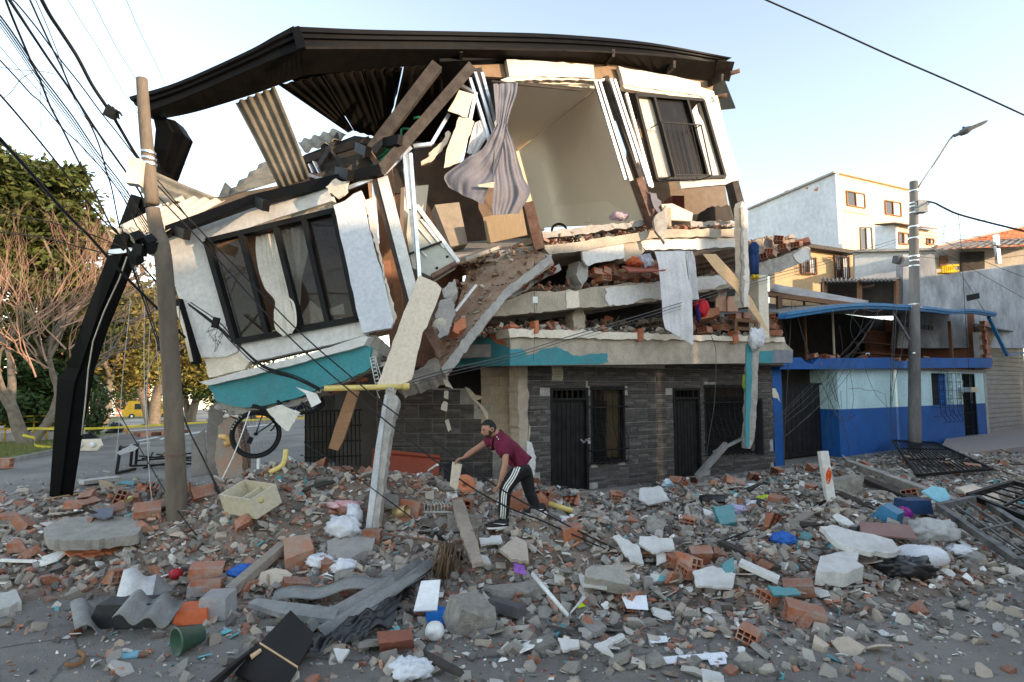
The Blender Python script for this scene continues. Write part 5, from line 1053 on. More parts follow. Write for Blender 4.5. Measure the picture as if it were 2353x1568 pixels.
for o_ in (-.75, .75): MB().box(bpt(-3.46, .85, o_), (.08, .3, .2), (0, 0, ang)).part("headlight", WHITEP, BUS)
MB().box(bpt(-3.45, .5, 0), (.12, 2.0, .22), (0, 0, ang)).part("bumper", WHITEP, BUS)
for a in (-2.2, 2.2):
    for o_ in (hw - .1, -hw + .1): w_ = MB().lathe(bpt(a, .4, o_ - .12), nb, [(0, 0), (.4, 0), (.4, .25), (.2, .25), (0, .22)], 16).part("wheel", mat("tyre", (.02, .02, .02)), BUS); MB().lathe(bpt(a, .4, o_ + .11), nb, [(0, .05), (.2, .04)], 10).part("rim", WHITEP, w_)
# yellow taxi far right of it, seen through the bicycle wheel
tb = P(618, 958, 60); tb.z = T1(tb.x, tb.y); TX = root("yellow_taxi", tb, "small yellow taxi on the road behind the bicycle", "car")
def tpt(a, z, o): return tb + Vector((a, o, z))
MB().prism([tpt(a, z, -.8) for a, z in ((-2, .3), (2, .3), (2.05, .75), (1.9, .9), (1.2, .95), (.7, 1.42), (-.8, 1.45), (-1.3, .98), (-1.95, .9), (-2.05, .7))], (0, 1.6, 0)).part("body", BY, TX)
for q in (((-1.05, .98), (-.72, 1.36), (-.1, 1.36), (-.1, .98)), ((0, .98), (0, 1.36), (.62, 1.34), (1.0, .98))): MB().prism([tpt(a, z, -.81) for a, z in q], (0, .03, 0)).part("window", DK, TX)
for a in (-1.3, 1.3): MB().lathe(tpt(a, .31, -.82), (0, 1, 0), [(0, 0), (.31, 0), (.31, .2)], 14).part("wheel", mat("tyre"), TX)
# ------------------------------------------------------------------ leaning concrete utility pole, snapped under the roof
UB = GH(411, 1183)
UP = root("utility_pole", UB, "leaning grey concrete utility pole tangled in wires at the corner", "utility pole")
pts = [UB + Vector((0, 0, -.3)), P(404, 1080, UB.y), P(395, 880, UB.y - .05), P(376, 600, UB.y - .1), P(360, 530, UB.y), P(351, 480, UB.y)]
up_ = spl(pts, 5); MB().tube(up_, .15, 16, radii=[.128 - .045 * i / len(up_) for i in range(len(up_))]).part("pole", mat("old_pole", (.17, .135, .10), (.095, .075, .058), 2, bump=.6, grime=.5, stretch=(1, 1, .3)), UP)
up2 = [P(350, 470, UB.y), P(342, 380, UB.y), P(332, 270, UB.y + .05), P(326, 182, UB.y + .05)]
MB().tube(spl(up2, 4), .1, 16, radii=[.088 - .0015 * k for k in range(len(spl(up2, 4)))]).part("pole_top", mat("old_pole"), UP)
for v in (354, 368, 380): p = P(341 + (v - 354) * .1, v, UB.y); MB().lathe(p, (.1, 0, 1), [(.09, 0), (.09, .03)], 16).part("steel_band", GALV, UP)
for v, u in ((910, 397), (1046, 402)): MB().lathe(P(u, v, UB.y), (.05, 0, 1), [(.138, 0), (.138, .02)], 16).part("wire_band", RUST, UP)
MB().box(P(312, 397, UB.y - .15), (.16, .14, .34), (0, .06, .2)).part("meter_box", mat("box_cream", (.6, .58, .52)), UP)
for u, v in ((345, 556), (355, 570), (322, 575), (313, 592), (316, 548)): MB().box(P(u, v, UB.y - .15), (.12, .12, .15), (random.random(), random.random(), 0)).part("splice_box", BLACKM, UP)
# black sheet-metal fascia torn down into a leaning column
BC = root("fallen_fascia_column", G(140, 1140), "long black sheet-metal fascia torn down, leaning like a column", "roof fascia")
def boxsweep(stations, depth, m, name, parent):
    mb = MB(); rows = []
    for (u0, v0, u1, v1, Y) in stations:
        a = P(u0, v0, Y); b = P(u1, v1, Y); mid = a.lerp(b, .62); n = Vector((0, -1, 0)); rows.append([a, a + n * .05, mid + n * .09, mid + n * .04 + Vector((.02, 0, 0)), b, b - n * depth, a - n * depth, a])
    return mb.grid(rows, smooth=False).part(name, m, parent)
st = [(305, 448, 348, 462, 10.0), (270, 540, 325, 552, 10.15), (244, 611, 303, 608, 10.3), (196, 735, 244, 752, 10.6), (158, 846, 212, 849, 10.9), (137, 868, 205, 888, 10.95), (128, 1000, 183, 1004, 11.2), (118, 1141, 162, 1140, 11.55)]
boxsweep(st, .07, BLACK, "column_sheet", BC)
MB().tube([P(u, v, Y - .1) for u, v, Y in ((292, 590, 10.25), (275, 640, 10.35), (240, 715, 10.5), (214, 785, 10.7), (203, 850, 10.85), (196, 930, 11), (188, 1000, 11.1))], .012, 4).part("sealant_line", mat("sealant", (.55, .5, .42)), BC)
boxsweep([(356, 272, 402, 277, 9.2), (362, 300, 425, 312, 9.3), (358, 345, 410, 352, 9.5), (358, 386, 392, 402, 9.8), (330, 440, 362, 462, 9.95)], .25, BLACK, "upper_sheet", BC)
MB().box(P(277, 578, 10.15), (.42, .02, .1), (0, -.1, 0)).part("plate", GALV, BC)
# ------------------------------------------------------------------ cables
def cable(px, Y0, Y1, r, label, group=None, m=None, name="utility_cable", n=5, Ys=None):
    k = len(px); pts = [P(u, v, Ys[i] if Ys else lerp(Y0, Y1, i / max(1, k - 1))) for i, (u, v) in enumerate(px)]
    return MB().tube(spl(pts, n), r * .72, 6 if r > .008 else 4).thing(name, m or WIRE, label, "cable", group)
def z1(*a): return [(x / 3.032, y / 3.032) for x, y in a]
def z2(*a): return [(x / 3.032, 459.6 + y / 3.032) for x, y in a]
def zr(*a): return [(1723.3 + x * .29309, 689.3 + y * .29309) for x, y in a]
cable(z1((280, -20), (350, 110), (430, 230), (540, 400), (640, 590), (740, 740), (775, 790), (840, 900), (910, 1020), (970, 1110), (1040, 1190)), 6.0, 8.7, .030, "thickest twisted black cable with a taped splice, running down to the pole")
o = MB()
for k in range(14): p = P(256 + random.gauss(0, 5), 260 + random.gauss(0, 4), 7.4); q = p + Vector((random.gauss(0, .05), random.gauss(0, .04), random.gauss(0, .05))); o.tube([p, p.lerp(q, .5) + Vector((.02, 0, .02)), q], .014, 5)
o.box(P(256, 260, 7.4), (.13, .1, .14), (.3, .5, .2)); o.thing("cable_splice", WIRE, "taped black splice lump on the thickest cable against the sky", "cable splice")
GL = "overhead cables at the left"; LB = "thin black overhead cable slanting down to the tangled pole at left"
cable(z1((50, -20), (150, 130), (250, 280), (350, 430), (470, 600), (570, 750), (680, 920), (800, 1090), (900, 1230), (980, 1350), (1010, 1440)), 5.5, 8.8, .02, LB, GL)
cable(z1((60, -20), (170, 150), (260, 290), (380, 470), (480, 610), (580, 770), (650, 880)), 5.6, 8.3, .012, LB, GL)
cable(z1((200, -20), (290, 180), (370, 350), (430, 470), (490, 610), (560, 740), (640, 890), (690, 1010), (720, 1110), (740, 1190), (780, 1320), (830, 1568)) + z2((850, 200), (880, 330), (920, 470), (1000, 700)), 5.5, 8.6, .013, LB, GL)
cable(z1((240, -20), (340, 210), (420, 420), (500, 650), (580, 800), (700, 960), (830, 1200), (920, 1400)), 5.5, 8.8, .006, LB, GL)
cable(z1((40, 0), (90, 130), (170, 320), (230, 460), (280, 560), (350, 740), (430, 890), (540, 1110), (650, 1320), (770, 1568)) + z2((830, 250), (900, 360), (1010, 480), (1095, 580)), 5.2, 8.7, .016, LB, GL)
cable(z1((70, -10), (120, 30), (260, 200), (400, 390), (560, 590), (700, 780), (820, 930), (960, 1110), (1100, 1260), (1250, 1440), (1340, 1568)), 5.2, 8.5, .011, LB, GL)
for k, r in ((0, .013), (26, .010), (50, .008), (74, .006)):
    cable(z1(*[(x, y + k) for x, y in ((0, 110), (60, 190), (150, 320), (270, 500), (400, 670), (520, 830), (640, 1010), (730, 1130), (830, 1260), (920, 1390), (1030, 1560))]), 5.5, 8.7, r, LB, GL)
cable(z1((0, 325), (140, 490), (280, 650), (430, 840), (560, 1010), (690, 1180), (800, 1290), (930, 1450)), 5.4, 8.7, .005, LB, GL)
cable(z1((0, 420), (130, 560), (220, 660), (280, 710), (380, 830), (450, 910), (560, 1010), (650, 1110), (740, 1210), (860, 1380), (950, 1568)) + z2((970, 200), (1060, 330), (1150, 560), (1200, 680)), 5.2, 8.7, .010, LB, GL)
cable(z1((0, 660), (130, 810), (280, 990), (440, 1190), (560, 1350), (680, 1490), (750, 1568)) + z2((800, 200), (880, 320), (960, 450)), 5.0, 8.6, .013, LB, GL)
cable([(-4, 316)] + z1((130, 1110), (280, 1280), (400, 1420), (540, 1568)) + z2((620, 250), (870, 530), (1100, 760), (1290, 960)), 4.6, 8.6, .024, "heavy black cable crossing in front of the trees and black column")
GT_ = "hair-thin wires in the sky"; LT = "hair-thin grey wire against the pale sky above the roof tip"
cable(z1((470, -5), (560, 140), (700, 360), (810, 560), (890, 690), (975, 810)), 9, 10, .006, LT, GT_)
cable(z1((640, -5), (800, 310), (950, 555)), 9, 10, .006, LT, GT_); cable(z1((878, -5), (970, 210), (1090, 450), (1160, 620), (1260, 830), (1350, 1020), (1520, 1345)), 10, 14, .006, LT, GT_)
cable(z1((1215, 1185), (1290, 1290)), 12, 13, .006, LT, GT_); cable(z1((1255, 1095), (1390, 1310)), 12, 13, .006, LT, GT_)
cable(z1((0, 470), (140, 488), (300, 500), (390, 520)), 6.2, 6.6, .006, "short loose wire end curling off the cable bundle"); cable(z1((20, 690), (80, 640), (150, 550), (230, 505)), 6.2, 6.6, .005, "looped stray wire hanging left of the cables")
cable(z1((285, 570), (280, 800), (290, 1000), (280, 1200)), 7, 7.2, .004, "wire dropping straight down over the tree top")
LH = "thin cable strung nearly level across the trees at left"; GHH = "level cables at the left"
cable(z1((0, 1470), (400, 1450), (700, 1400), (945, 1360)), 8, 9, .005, LH, GHH); cable(z1((0, 1525), (400, 1545), (860, 1545)), 8, 9, .006, LH, GHH)
cable(z2((0, 90), (330, 150), (600, 230), (760, 290), (880, 340)), 7.5, 8.8, .011, LH, GHH); cable(z2((0, 225), (300, 265), (600, 340), (780, 378), (890, 370)), 7.5, 8.8, .012, LH, GHH)
cable(z2((0, 210), (250, 250), (500, 290), (700, 290), (870, 330)), 7.5, 8.8, .006, LH, GHH)
GV = "loose wires hanging by the pole"; LV = "loose pale wire hanging to the ground between the black column and pole"
cable([(300, 690), (293, 760), (283, 855), (275, 960), (266, 1060)], 8.9, 9.2, .007, LV, GV, WIREW); cable([(333, 700), (331, 800), (333, 900), (338, 1000), (346, 1120), (362, 1240)], 8.8, 8.0, .008, LV, GV, WIREW)
cable([(345, 740), (340, 860), (336, 960), (345, 1040)], 8.8, 8.8, .007, LV, GV, WIREW); cable([(356, 640), (357, 760), (366, 860), (375, 930)], 8.8, 8.8, .005, LV, GV, WIREW)
cable([(372, 800), (345, 840), (337, 900), (340, 960), (344, 995)], 8.7, 8.9, .007, LV, GV, WIREW); cable([(403, 660), (405, 780), (412, 900)], 8.8, 8.8, .006, LV, GV); cable([(412, 690), (416, 800), (424, 880)], 8.8, 8.8, .006, LV, GV)
# tangle at the pole head
for k in range(26):
    c = (335 + random.gauss(0, 14), 565 + random.gauss(0, 18)); px = [(c[0] + random.gauss(0, 9), c[1] + random.gauss(0, 11)) for _ in range(5)]
    cable(px, 8.6, 8.8, random.choice((.004, .006, .009)), "curled wire end in the tangle at the pole head", "wire tangle at the pole head")
# long strands sagging from the pole to the heap
def toheap(px, uv): p = GH(*uv); return p
def cable2(pts, r, label, group=None, m=None):
    return MB().tube(spl(pts, 6), r * .7, 6).thing("utility_cable", m or WIRE, label, "cable", group)
cable2([P(297, 585, 8.7), P(330, 690, 8.6), P(369, 809, 8.5), P(396, 888, 8.4), P(430, 980, 8.2), P(470, 1060, 8.0), P(508, 1149, 7.6), P(545, 1255, 7.2), P(591, 1315, 6.9)] + [GH(*q, .03) for q in ((632, 1356), (700, 1395), (790, 1421))], .016, "black cable falling from the pole head and trailing into the rubble front")
cable2([P(305, 600, 8.7), P(345, 720, 8.5), P(395, 880, 8.3), P(440, 1000, 8.0), P(500, 1120, 7.5), P(561, 1264, 7.0)] + [GH(*q, .02) for q in ((600, 1340), (625, 1415))], .012, "second black cable falling from the pole beside the first")
cable2([P(250, 900, 8.8), P(282, 964, 8.5), P(336, 1055, 8.0), P(400, 1162, 7.4)] + [GH(*q, .02) for q in ((455, 1236), (500, 1300), (560, 1350), (620, 1370))], .010, "thin cable slanting across the foot of the utility pole")
cable2([P(574, 945, 8.4), P(555, 1000, 8.3), P(526, 1070, 8.2), P(480, 1150, 8.0)] + [GH(*q, .02) for q in ((420, 1200), (340, 1236), (280, 1248), (215, 1262), (160, 1270))], .012, "white cable falling from the hanging bicycle to the ground", None, WHITEP)
for dv, dy, lab in ((0, 0, "upper of two black cables stretched over the window towards the man"), (34, .1, "lower of two black cables stretched over the window towards the man")):
    q = [(345, 409 + dv * .7), (477, 547 + dv * .7), (602, 676 + dv), (701, 775 + dv), (823, 880 + dv), (886, 933 + dv), (1050, 1053 + dv * 1.3), (1156, 1127 + dv), (1244, 1176 + dv * .6)]; ys = [8.3, 8.2, 8.05, 7.9, 7.7, 7.55, 7.2, 7.0, 6.9]
    pts = [P(u, v, Y) for (u, v), Y in zip(q, ys)] + [GH(u, v + dv * .3, .03) for u, v in ((1414, 1262), (1502, 1284), (1619, 1256), (1721, 1222))]
    cable2(pts, .015, lab)
cable2([P(700, 1020, 7.6), P(804, 1086, 7.3), P(892, 1150, 7.0)] + [GH(*q, .02) for q in ((960, 1200), (1010, 1230))], .010, "thin cable passing the foot of the leaning pillar")
for k in range(5):
    px = [(434, 699), (493, 745), (546, 791), (605, 844), (675, 867), (734, 895)]
    cable([(u + random.gauss(0, 3), v + k * 2 - 4) for u, v in px], 8.45, 8.25, .012, "strand of the twisted cable bundle lying across the white wall", "cable bundle on the white wall")
MB().box(P(496, 742, 8.4), (.08, .07, .16), (0, .2, .1)).thing("clip_box", BLACKM, "small black box on the cable bundle over the white wall", "box")
for k in range(4): cable([(500 + random.gauss(0, 14), 770 + random.gauss(0, 16)) for _ in range(6)], 8.4, 8.4, .004, "curl of thin wire dangling on the white wall", "wire curls on the white wall")
GC = "cables strung from the lamp pole"; LC = "grey service cable strung from the lamp pole past the broken floors"
for k, r in ((0, .012), (7, .010), (14, .006)):
    cable([(2091, 541 + k), (1896, 600 + k), (1811, 622 + k), (1724, 647 + k), (1513, 712 + k), (1436, 735 + k), (1300, 776 + k), (1172, 816 + k), (1020, 852 + k), (923, 880 + k)], 0, 0, r, LC, GC, mat("cable_grey", (.10, .10, .10), None, 3, bump=0), Ys=[18, 15.6, 14.6, 13.6, 11.6, 11, 10.2, 9.6, 9.2, 9.1])
cable([(1228, 600), (1228, 689), (1226, 804), (1217, 927), (1212, 1039)], 10.4, 11.6, .007, "wire hanging straight down over the ground floor corner"); cable([(1233, 690), (1229, 760), (1226, 830)], 10.4, 10.4, .005, "short wire hanging below the small white box")
MB().box(P(1230, 690, 10.4), (.09, .07, .12)).thing("junction_box", WHITEP, "small white junction box hanging on a wire by the slab", "box")
cable([(1634, 772), (1644, 800), (1645, 850), (1641, 930), (1630, 1000), (1622, 1060)], 12.6, 13.2, .009, "cable drooping over the right-hand barred window", None, mat("cable_grey"))
# top right cable and the lamp pole's cables
cable([(1750, -4), (1900, 62), (2050, 130), (2200, 195), (2360, 268)], 9, 9, .02, "single thick cable crossing the sky at top right")
cable([(2109, 461), (2144, 466), (2165, 476), (2200, 492), (2273, 512), (2360, 533)], LPY, 17, .045, "thick twisted cable leaving the lamp pole to the right")
for k in range(6): cable([(2120 + random.gauss(0, 8), 470 + random.gauss(0, 6)) for _ in range(5)], LPY - .3, LPY - .3, .012, "wire loop at the lamp pole head", "wire loops at the lamp pole head")
GR = "thin cables right of the lamp pole"; LR_ = "thin cable fanning out right from the lamp pole"
for a, b, c in (((2105, 531), (2230, 543), (2360, 556)), ((2105, 538), (2220, 552), (2360, 566)), ((2105, 545), (2240, 570), (2360, 574)), ((2110, 590), (2230, 600), (2360, 586)), ((2105, 548), (2200, 600), (2360, 690)), ((2105, 552), (2190, 610), (2262, 715)), ((2150, 545), (2260, 600), (2360, 640)), ((2353, 493), (2250, 508), (2150, 525))):
    cable([a, b, c], LPY, LPY - 1, .009, LR_, GR)
cable([(2202, 494), (2208, 560), (2213, 640), (2219, 740), (2226, 853)], 17, 17.6, .010, "wire hanging from the thick cable past the blue gutter")
cable([(2190, 486), (2170, 520), (2168, 545)], 17.3, 17.3, .008, "short wire loop under the thick cable at right")
GM = "slack wires in front of the blue house"; LM = "slack wire hanging in front of the blue house"
for px in ([(330, 0), (310, 350), (290, 700), (275, 1000), (270, 1300), (300, 1520)], [(350, 30), (420, 300), (520, 560), (640, 820), (740, 1020), (860, 1200)], [(1130, 0), (1120, 300), (1105, 560), (1100, 860), (1115, 1050), (1118, 1200)],
           [(1150, 30), (1130, 400), (1110, 700), (1100, 860)], [(1230, 60), (1190, 400), (1140, 640), (1105, 860)], [(800, 110), (790, 250), (870, 420), (930, 620), (1000, 760), (1100, 860)], [(1100, 870), (1130, 1000), (1155, 1110)],
           [(620, 540), (600, 700), (620, 860), (600, 1000), (640, 1180)], [(760, 440), (790, 600), (810, 780), (780, 900), (700, 930), (650, 860)], [(740, 450), (690, 560), (620, 700), (640, 820), (660, 900), (560, 1080)],
           [(800, 110), (860, 70), (960, 90), (1040, 80)], [(700, 200), (720, 330), (730, 430)], [(760, 560), (760, 760), (770, 900), (850, 1050), (845, 1130)], [(240, 130), (290, 300), (280, 330)], [(600, 0), (780, 110), (940, 330)],
           [(610, 530), (700, 560), (860, 520), (1020, 530)], [(640, 600), (690, 800), (760, 1080), (780, 1230)], [(830, 900), (720, 950), (640, 820)], [(600, 560), (640, 690), (680, 800), (610, 640)], [(900, 80), (860, 250), (750, 420)]):
    cable(zr(*px), 15.9, 16.4, random.choice((.007, .010, .012)), LM, GM, mat("cable_grey"))
for a, b, c in (((180, 960), (500, 640), (780, 420)), ((225, 970), (520, 700), (900, 300)), ((235, 1000), (560, 720), (960, 200)), ((240, 1100), (600, 760), (1000, 120)), ((230, 930), (600, 560), (1030, 70)), ((280, 1070), (680, 700), (900, 400))):
    cable(zr(a, b, c), 14.6, 16.8, .008, "taut wire fanning from the garage door up to the sagging gutter", "taut wires by the garage door", mat("cable_grey"))
# police tape
TAPE = mat("tape_yellow", (.62, .50, .05), None, 3, rough=.4, bump=0)
def tape(px, Ys, label):
    pts = spl([P(u, v, y) for (u, v), y in zip(px, Ys)], 6); MB().grid([[p + Vector((0, 0, .04)), p - Vector((0, 0, .04))] for p in pts]).thing("barrier_tape", TAPE, label, "tape")
tape([(62, 986), (85, 985), (160, 986), (260, 983), (400, 975), (560, 966), (740, 958)], [20, 20.5, 21, 22, 24, 27, 30], "yellow barrier tape stretched across the road at left"); tape([(52, 1000), (66, 1003), (80, 1008), (82, 1024), (120, 1028)], [20, 20, 20.2, 20.2, 20.5], "loose yellow tape tied round the bare tree trunk")
# ------------------------------------------------------------------ rubble: templates
def hull(pts):
    bm = bmesh.new()
    for p in pts: bm.verts.new(p)
    r = bmesh.ops.convex_hull(bm, input=bm.verts); 
    bmesh.ops.delete(bm, geom=[g for g in r["geom_interior"] if isinstance(g, bmesh.types.BMVert)], context='VERTS')
    bmesh.ops.recalc_face_normals(bm, faces=bm.faces); bmesh.ops.triangulate(bm, faces=bm.faces)
    bm.verts.ensure_lookup_table(); bm.verts.index_update(); V = np.array([v.co[:] for v in bm.verts]); F = np.array([[v.index for v in f.verts] for f in bm.faces]); bm.free(); return V, F
def chunk_t(seed, flat=.5):                                               # broken angular lump
    rr = random.Random(seed); pts = []
    for x in (-1, 1):
        for y in (-1, 1):
            for z in (-1, 1): pts.append(Vector((x * rr.uniform(.45, 1.0), y * rr.uniform(.4, .85), z * flat * rr.uniform(.4, 1.0))))
    pts += [Vector((rr.uniform(-1, 1), rr.uniform(-.8, .8), rr.uniform(-.5, .5) * flat)) for _ in range(3)]
    return hull(pts)
def shard_t(seed, th=.09):                                                # flat broken plate, sharp corners
    rr = random.Random(seed); n = rr.choice((4, 5, 5, 6, 7)); a0 = rr.uniform(0, 6); out = []
    for k in range(n):
        a = a0 + 2 * pi * (k + rr.uniform(-.32, .32)) / n; r = rr.uniform(.6, 1.05); out.append((cos(a) * r, sin(a) * r * .72))
    V = np.array([(x, y, -th) for x, y in out] + [(x * rr.uniform(.9, 1), y * rr.uniform(.9, 1), th) for x, y in out]); F = []
    for k in range(1, n - 1): F += [(0, k + 1, k), (n, n + k, n + k + 1)]
    for k in range(n): k2 = (k + 1) % n; F += [(k, k2, n + k2), (k, n + k2, n + k)]
    return V, np.array(F)
def sliver_t(seed):
    V, F = chunk_t(seed, .3); return V * np.array([1, .33, .8]), F
CH = [chunk_t(i) for i in range(10)]; SHD_ = [shard_t(50 + i, .06) for i in range(12)]; SHK = [shard_t(80 + i, .16) for i in range(10)]; SLV = [sliver_t(120 + i) for i in range(6)]
def density(x, y):                                                         # how thick the rubble lies, 0..1
    h = Hm(x, y); d = np.clip(h / .10, 0, 1)
    sk = np.zeros_like(x)
    for cx, cy, rx, ry, w in ((-4.8, 7.4, 2.4, 1.0, .45), (.4, 6.2, 3.6, 1.3, .9), (5.2, 8.2, 4.0, 2.2, .5), (9.5, 11.5, 5, 3.5, .35), (-8, 10.5, 2.6, 2.6, .35), (14, 15.5, 5, 3.5, .35), (3, 5.6, 3, 1.0, .12)):
        sk = np.maximum(sk, w * np.exp(-((x - cx) / rx) ** 2 - ((y - cy) / ry) ** 2))
    return np.clip(np.maximum(d, sk), .008, 1)
FRONT0, FRONT1 = F1.pt(0, 0), F1.pt(s_end, 0); fe = F1.e; fn = F1.n
CLEAR = [GH(1150, 1212), GH(1236, 1204)]                                     # where the man stands
def blocked(x, y, feet=False):                                                         # inside the houses
    d = (x - FRONT0.x) * fn.x + (y - FRONT0.y) * fn.y; s = (x - FRONT0.x) * fe.x + (y - FRONT0.y) * fe.y
    db = (x - FB_.o.x) * FB_.n.x + (y - FB_.o.y) * FB_.n.y
    clear = np.zeros_like(d, bool)
    for q in CLEAR if feet else (): clear |= ((x - q.x) / .26) ** 2 + ((y - q.y + .12) / .26) ** 2 < 1
    return clear | ((d < .05) & (s > 0) & (s < s_end + .5)) | ((db < .05) & (s >= s_end + .4)) | ((y > 12.2) & (x > -3.2) & (s <= 0))
def scatter(n, dpow=1.0, rg=RNG, box=(-12, 17, 4.0, 20), wf=None, feet=False):
    out = np.zeros((0, 2))
    while len(out) < n:
        x = rg.uniform(box[0], box[1], n * 3); y = rg.uniform(box[2], box[3], n * 3)
        near = 1.0 / (1 + (np.maximum(0, y - 8) / 6) ** 2); w = density(x, y) ** dpow * near
        if wf is not None: w = w * wf(x, y)
        ok = (rg.uniform(0, 1, n * 3) < w) & ~blocked(x, y, feet) & (np.abs(x) < y * .98 + .6); out = np.concatenate([out, np.stack([x, y], 1)[ok]])
    return out[:n]
def rotm(n, tilt, rg):
    a = rg.uniform(0, 2 * pi, n); b = rg.normal(0, tilt, n); c = rg.normal(0, tilt, n)
    ca, sa, cb, sb, cc, sc = np.cos(a), np.sin(a), np.cos(b), np.sin(b), np.cos(c), np.sin(c); z = np.zeros(n); o = np.ones(n)
    Rz = np.stack([ca, -sa, z, sa, ca, z, z, z, o], 1).reshape(-1, 3, 3); Rx = np.stack([o, z, z, z, cb, -sb, z, sb, cb], 1).reshape(-1, 3, 3); Ry = np.stack([cc, z, sc, z, o, z, -sc, z, cc], 1).reshape(-1, 3, 3)
    return Rz @ Rx @ Ry
def stuff(name, temps, xy, smin, smax, tilt, m, cols, label, lift=.35, pw=3.0, zoff=0.0, rg=RNG, zfun=None):
    n = len(xy); s = smin + (smax - smin) * rg.uniform(0, 1, n) ** pw; R = rotm(n, tilt, rg); k = rg.integers(0, len(temps), n); cols = np.array(cols); ci = rg.integers(0, len(cols), n)
    zb = (T(xy[:, 0], xy[:, 1]) + np.maximum(0, Hm(xy[:, 0], xy[:, 1]))) if zfun is None else zfun(xy); Vs, Fs, Ts = [], [], []; off = 0
    for t, (V, F) in enumerate(temps):
        ix = np.where(k == t)[0]
        if not len(ix): continue
        W = np.einsum('nij,vj->nvi', R[ix], V) * s[ix][:, None, None]
        W += np.stack([xy[ix, 0], xy[ix, 1], zb[ix] + s[ix] * lift * .45 + zoff], 1)[:, None, :]
        Vs.append(W.reshape(-1, 3)); Fs.append((F[None] + (np.arange(len(ix)) * len(V))[:, None, None]).reshape(-1, 3) + off); off += len(ix) * len(V)
        c = cols[ci[ix]] * 1.32 * rg.uniform(.5, 1.35, (len(ix), 1)); Ts.append(np.repeat(c, len(V), 0))
    o = bpy.data.objects.new(name, npmesh(name, np.concatenate(Vs), np.concatenate(Fs), m, np.concatenate(Ts))); COL.objects.link(o)
    return tag(o, label, "rubble", kind="stuff")
RUB = mat("rubble_tinted", (1, 1, 1), (.82, .80, .78), 9, rough=.95, bump=.6, bsc=60, tint=True, dust=.22, dustc=(.36, .33, .30))
GREY = [(.34, .305, .26), (.26, .23, .195), (.42, .38, .33), (.31, .26, .21), (.16, .145, .13), (.37, .31, .25), (.21, .185, .16)]
RED = [(.36, .155, .095), (.29, .12, .075), (.40, .21, .14), (.25, .11, .075), (.38, .24, .18)]
PLAS = [(.62, .60, .56), (.70, .69, .66), (.52, .48, .42), (.42, .39, .36)]
TAN = [(.46, .36, .26), (.40, .31, .23), (.36, .27, .20)]
leftw = lambda x, y: np.clip(.75 - (x - .5) * .09, .25, 1.0)
rightw = lambda x, y: np.clip(.75 + (x - 1) * .08, .35, 1.0)
stuff("brick_rubble", CH[:5] + SLV, scatter(16000, wf=leftw), .008, .062, .6, RUB, RED, "mass of small red brick fragments over the heap", .4)
stuff("concrete_rubble", CH, scatter(26000), .008, .085, .7, RUB, GREY, "mass of small grey concrete fragments over the heap", .4)
stuff("slab_rubble", SHK + SHD_, scatter(7500, wf=rightw), .02, .14, .38, RUB, GREY + [(.40, .38, .35), (.34, .31, .28)], "broken grey mortar plates strewn over the heap", .5)
stuff("plaster_rubble", SHD_, scatter(11000, wf=rightw), .012, .085, .45, RUB, PLAS, "small white plaster flakes strewn over the heap", .6)
stuff("tile_rubble", SHD_, scatter(2600), .02, .10, .5, RUB, TAN + [(.10, .36, .40)], "small tan and teal tile flakes strewn over the heap", .6)
stuff("dark_rubble", SLV + SHD_, scatter(2200, wf=rightw), .02, .11, .5, RUB, [(.06, .055, .05), (.10, .09, .08), (.14, .10, .08)], "dark splinters strewn between the fragments", .5)
g = RNG.uniform(0, 1, (24000, 2)); gxy = np.stack([-11 + g[:, 0] * 25, 3.6 + g[:, 1] ** 1.4 * 13], 1); gxy = gxy[~blocked(gxy[:, 0], gxy[:, 1])]
stuff("grit", CH[:5], gxy, .003, .018, .8, RUB, GREY + RED[:2] + PLAS[:2], "fine grit scattered on the asphalt", .4)
for cx, cy, sx, sy, n in ((2.9, 6.1, .5, .25, 260), (3.6, 6.9, .6, .3, 300), (4.6, 6.7, .5, .22, 240), (5.0, 7.4, .5, .2, 200), (2.0, 5.6, .4, .2, 160), (-8.4, 11.4, 1.0, .5, 300)):
    q = np.stack([RNG.normal(cx, sx, n), RNG.normal(cy, sy, n)], 1); stuff("brick_chips", SLV + SHD_, q, .01, .07, .35, RUB, RED, "loose patch of smashed red brick chips on the asphalt", .6)
# ------------------------------------------------------------------ rubble: pieces one can pick out, each an object of its own
def tmesh(name, VF, m):
    V, F = VF; me = npmesh(name, V, F, m); return me
CK = [tmesh("concrete_chunk", t, mat("chunk_concrete", (.34, .315, .28), (.22, .205, .18), 4, bump=1.0, bsc=22, rnd=.28, dust=.25, grime=.3)) for t in CH + SHK]
def subdiv_rough(me, amp, seed):
    bm = bmesh.new(); bm.from_mesh(me); bmesh.ops.subdivide_edges(bm, edges=bm.edges, cuts=1, use_grid_fill=True)
    for v in bm.verts: v.co += Vector((mnoise.noise(v.co * 2.1 + Vector((seed, 0, 0))), mnoise.noise(v.co * 2.3 + Vector((0, seed, 0))), mnoise.noise(v.co * 2.2 + Vector((0, 0, seed))))) * amp
    bm.to_mesh(me); bm.free()
for i, me in enumerate(CK): subdiv_rough(me, .07, i * 3.1)
BK = [tmesh("brick_fragment", t, BRICK) for t in SHK + CH[5:]]
PS = [tmesh("plaster_shard", shard_t(200 + i, .035 + .02 * (i % 3)), mat("shard_white", (.70, .69, .66), (.60, .58, .55), 3, bump=.3, rnd=.18, dust=.12)) for i in range(12)]
TS = [tmesh("floor_tile_shard", shard_t(240 + i, .03), mat("shard_tan", (.42, .35, .28), (.36, .29, .23), 3, bump=.3, rnd=.3, dust=.3)) for i in range(8)]
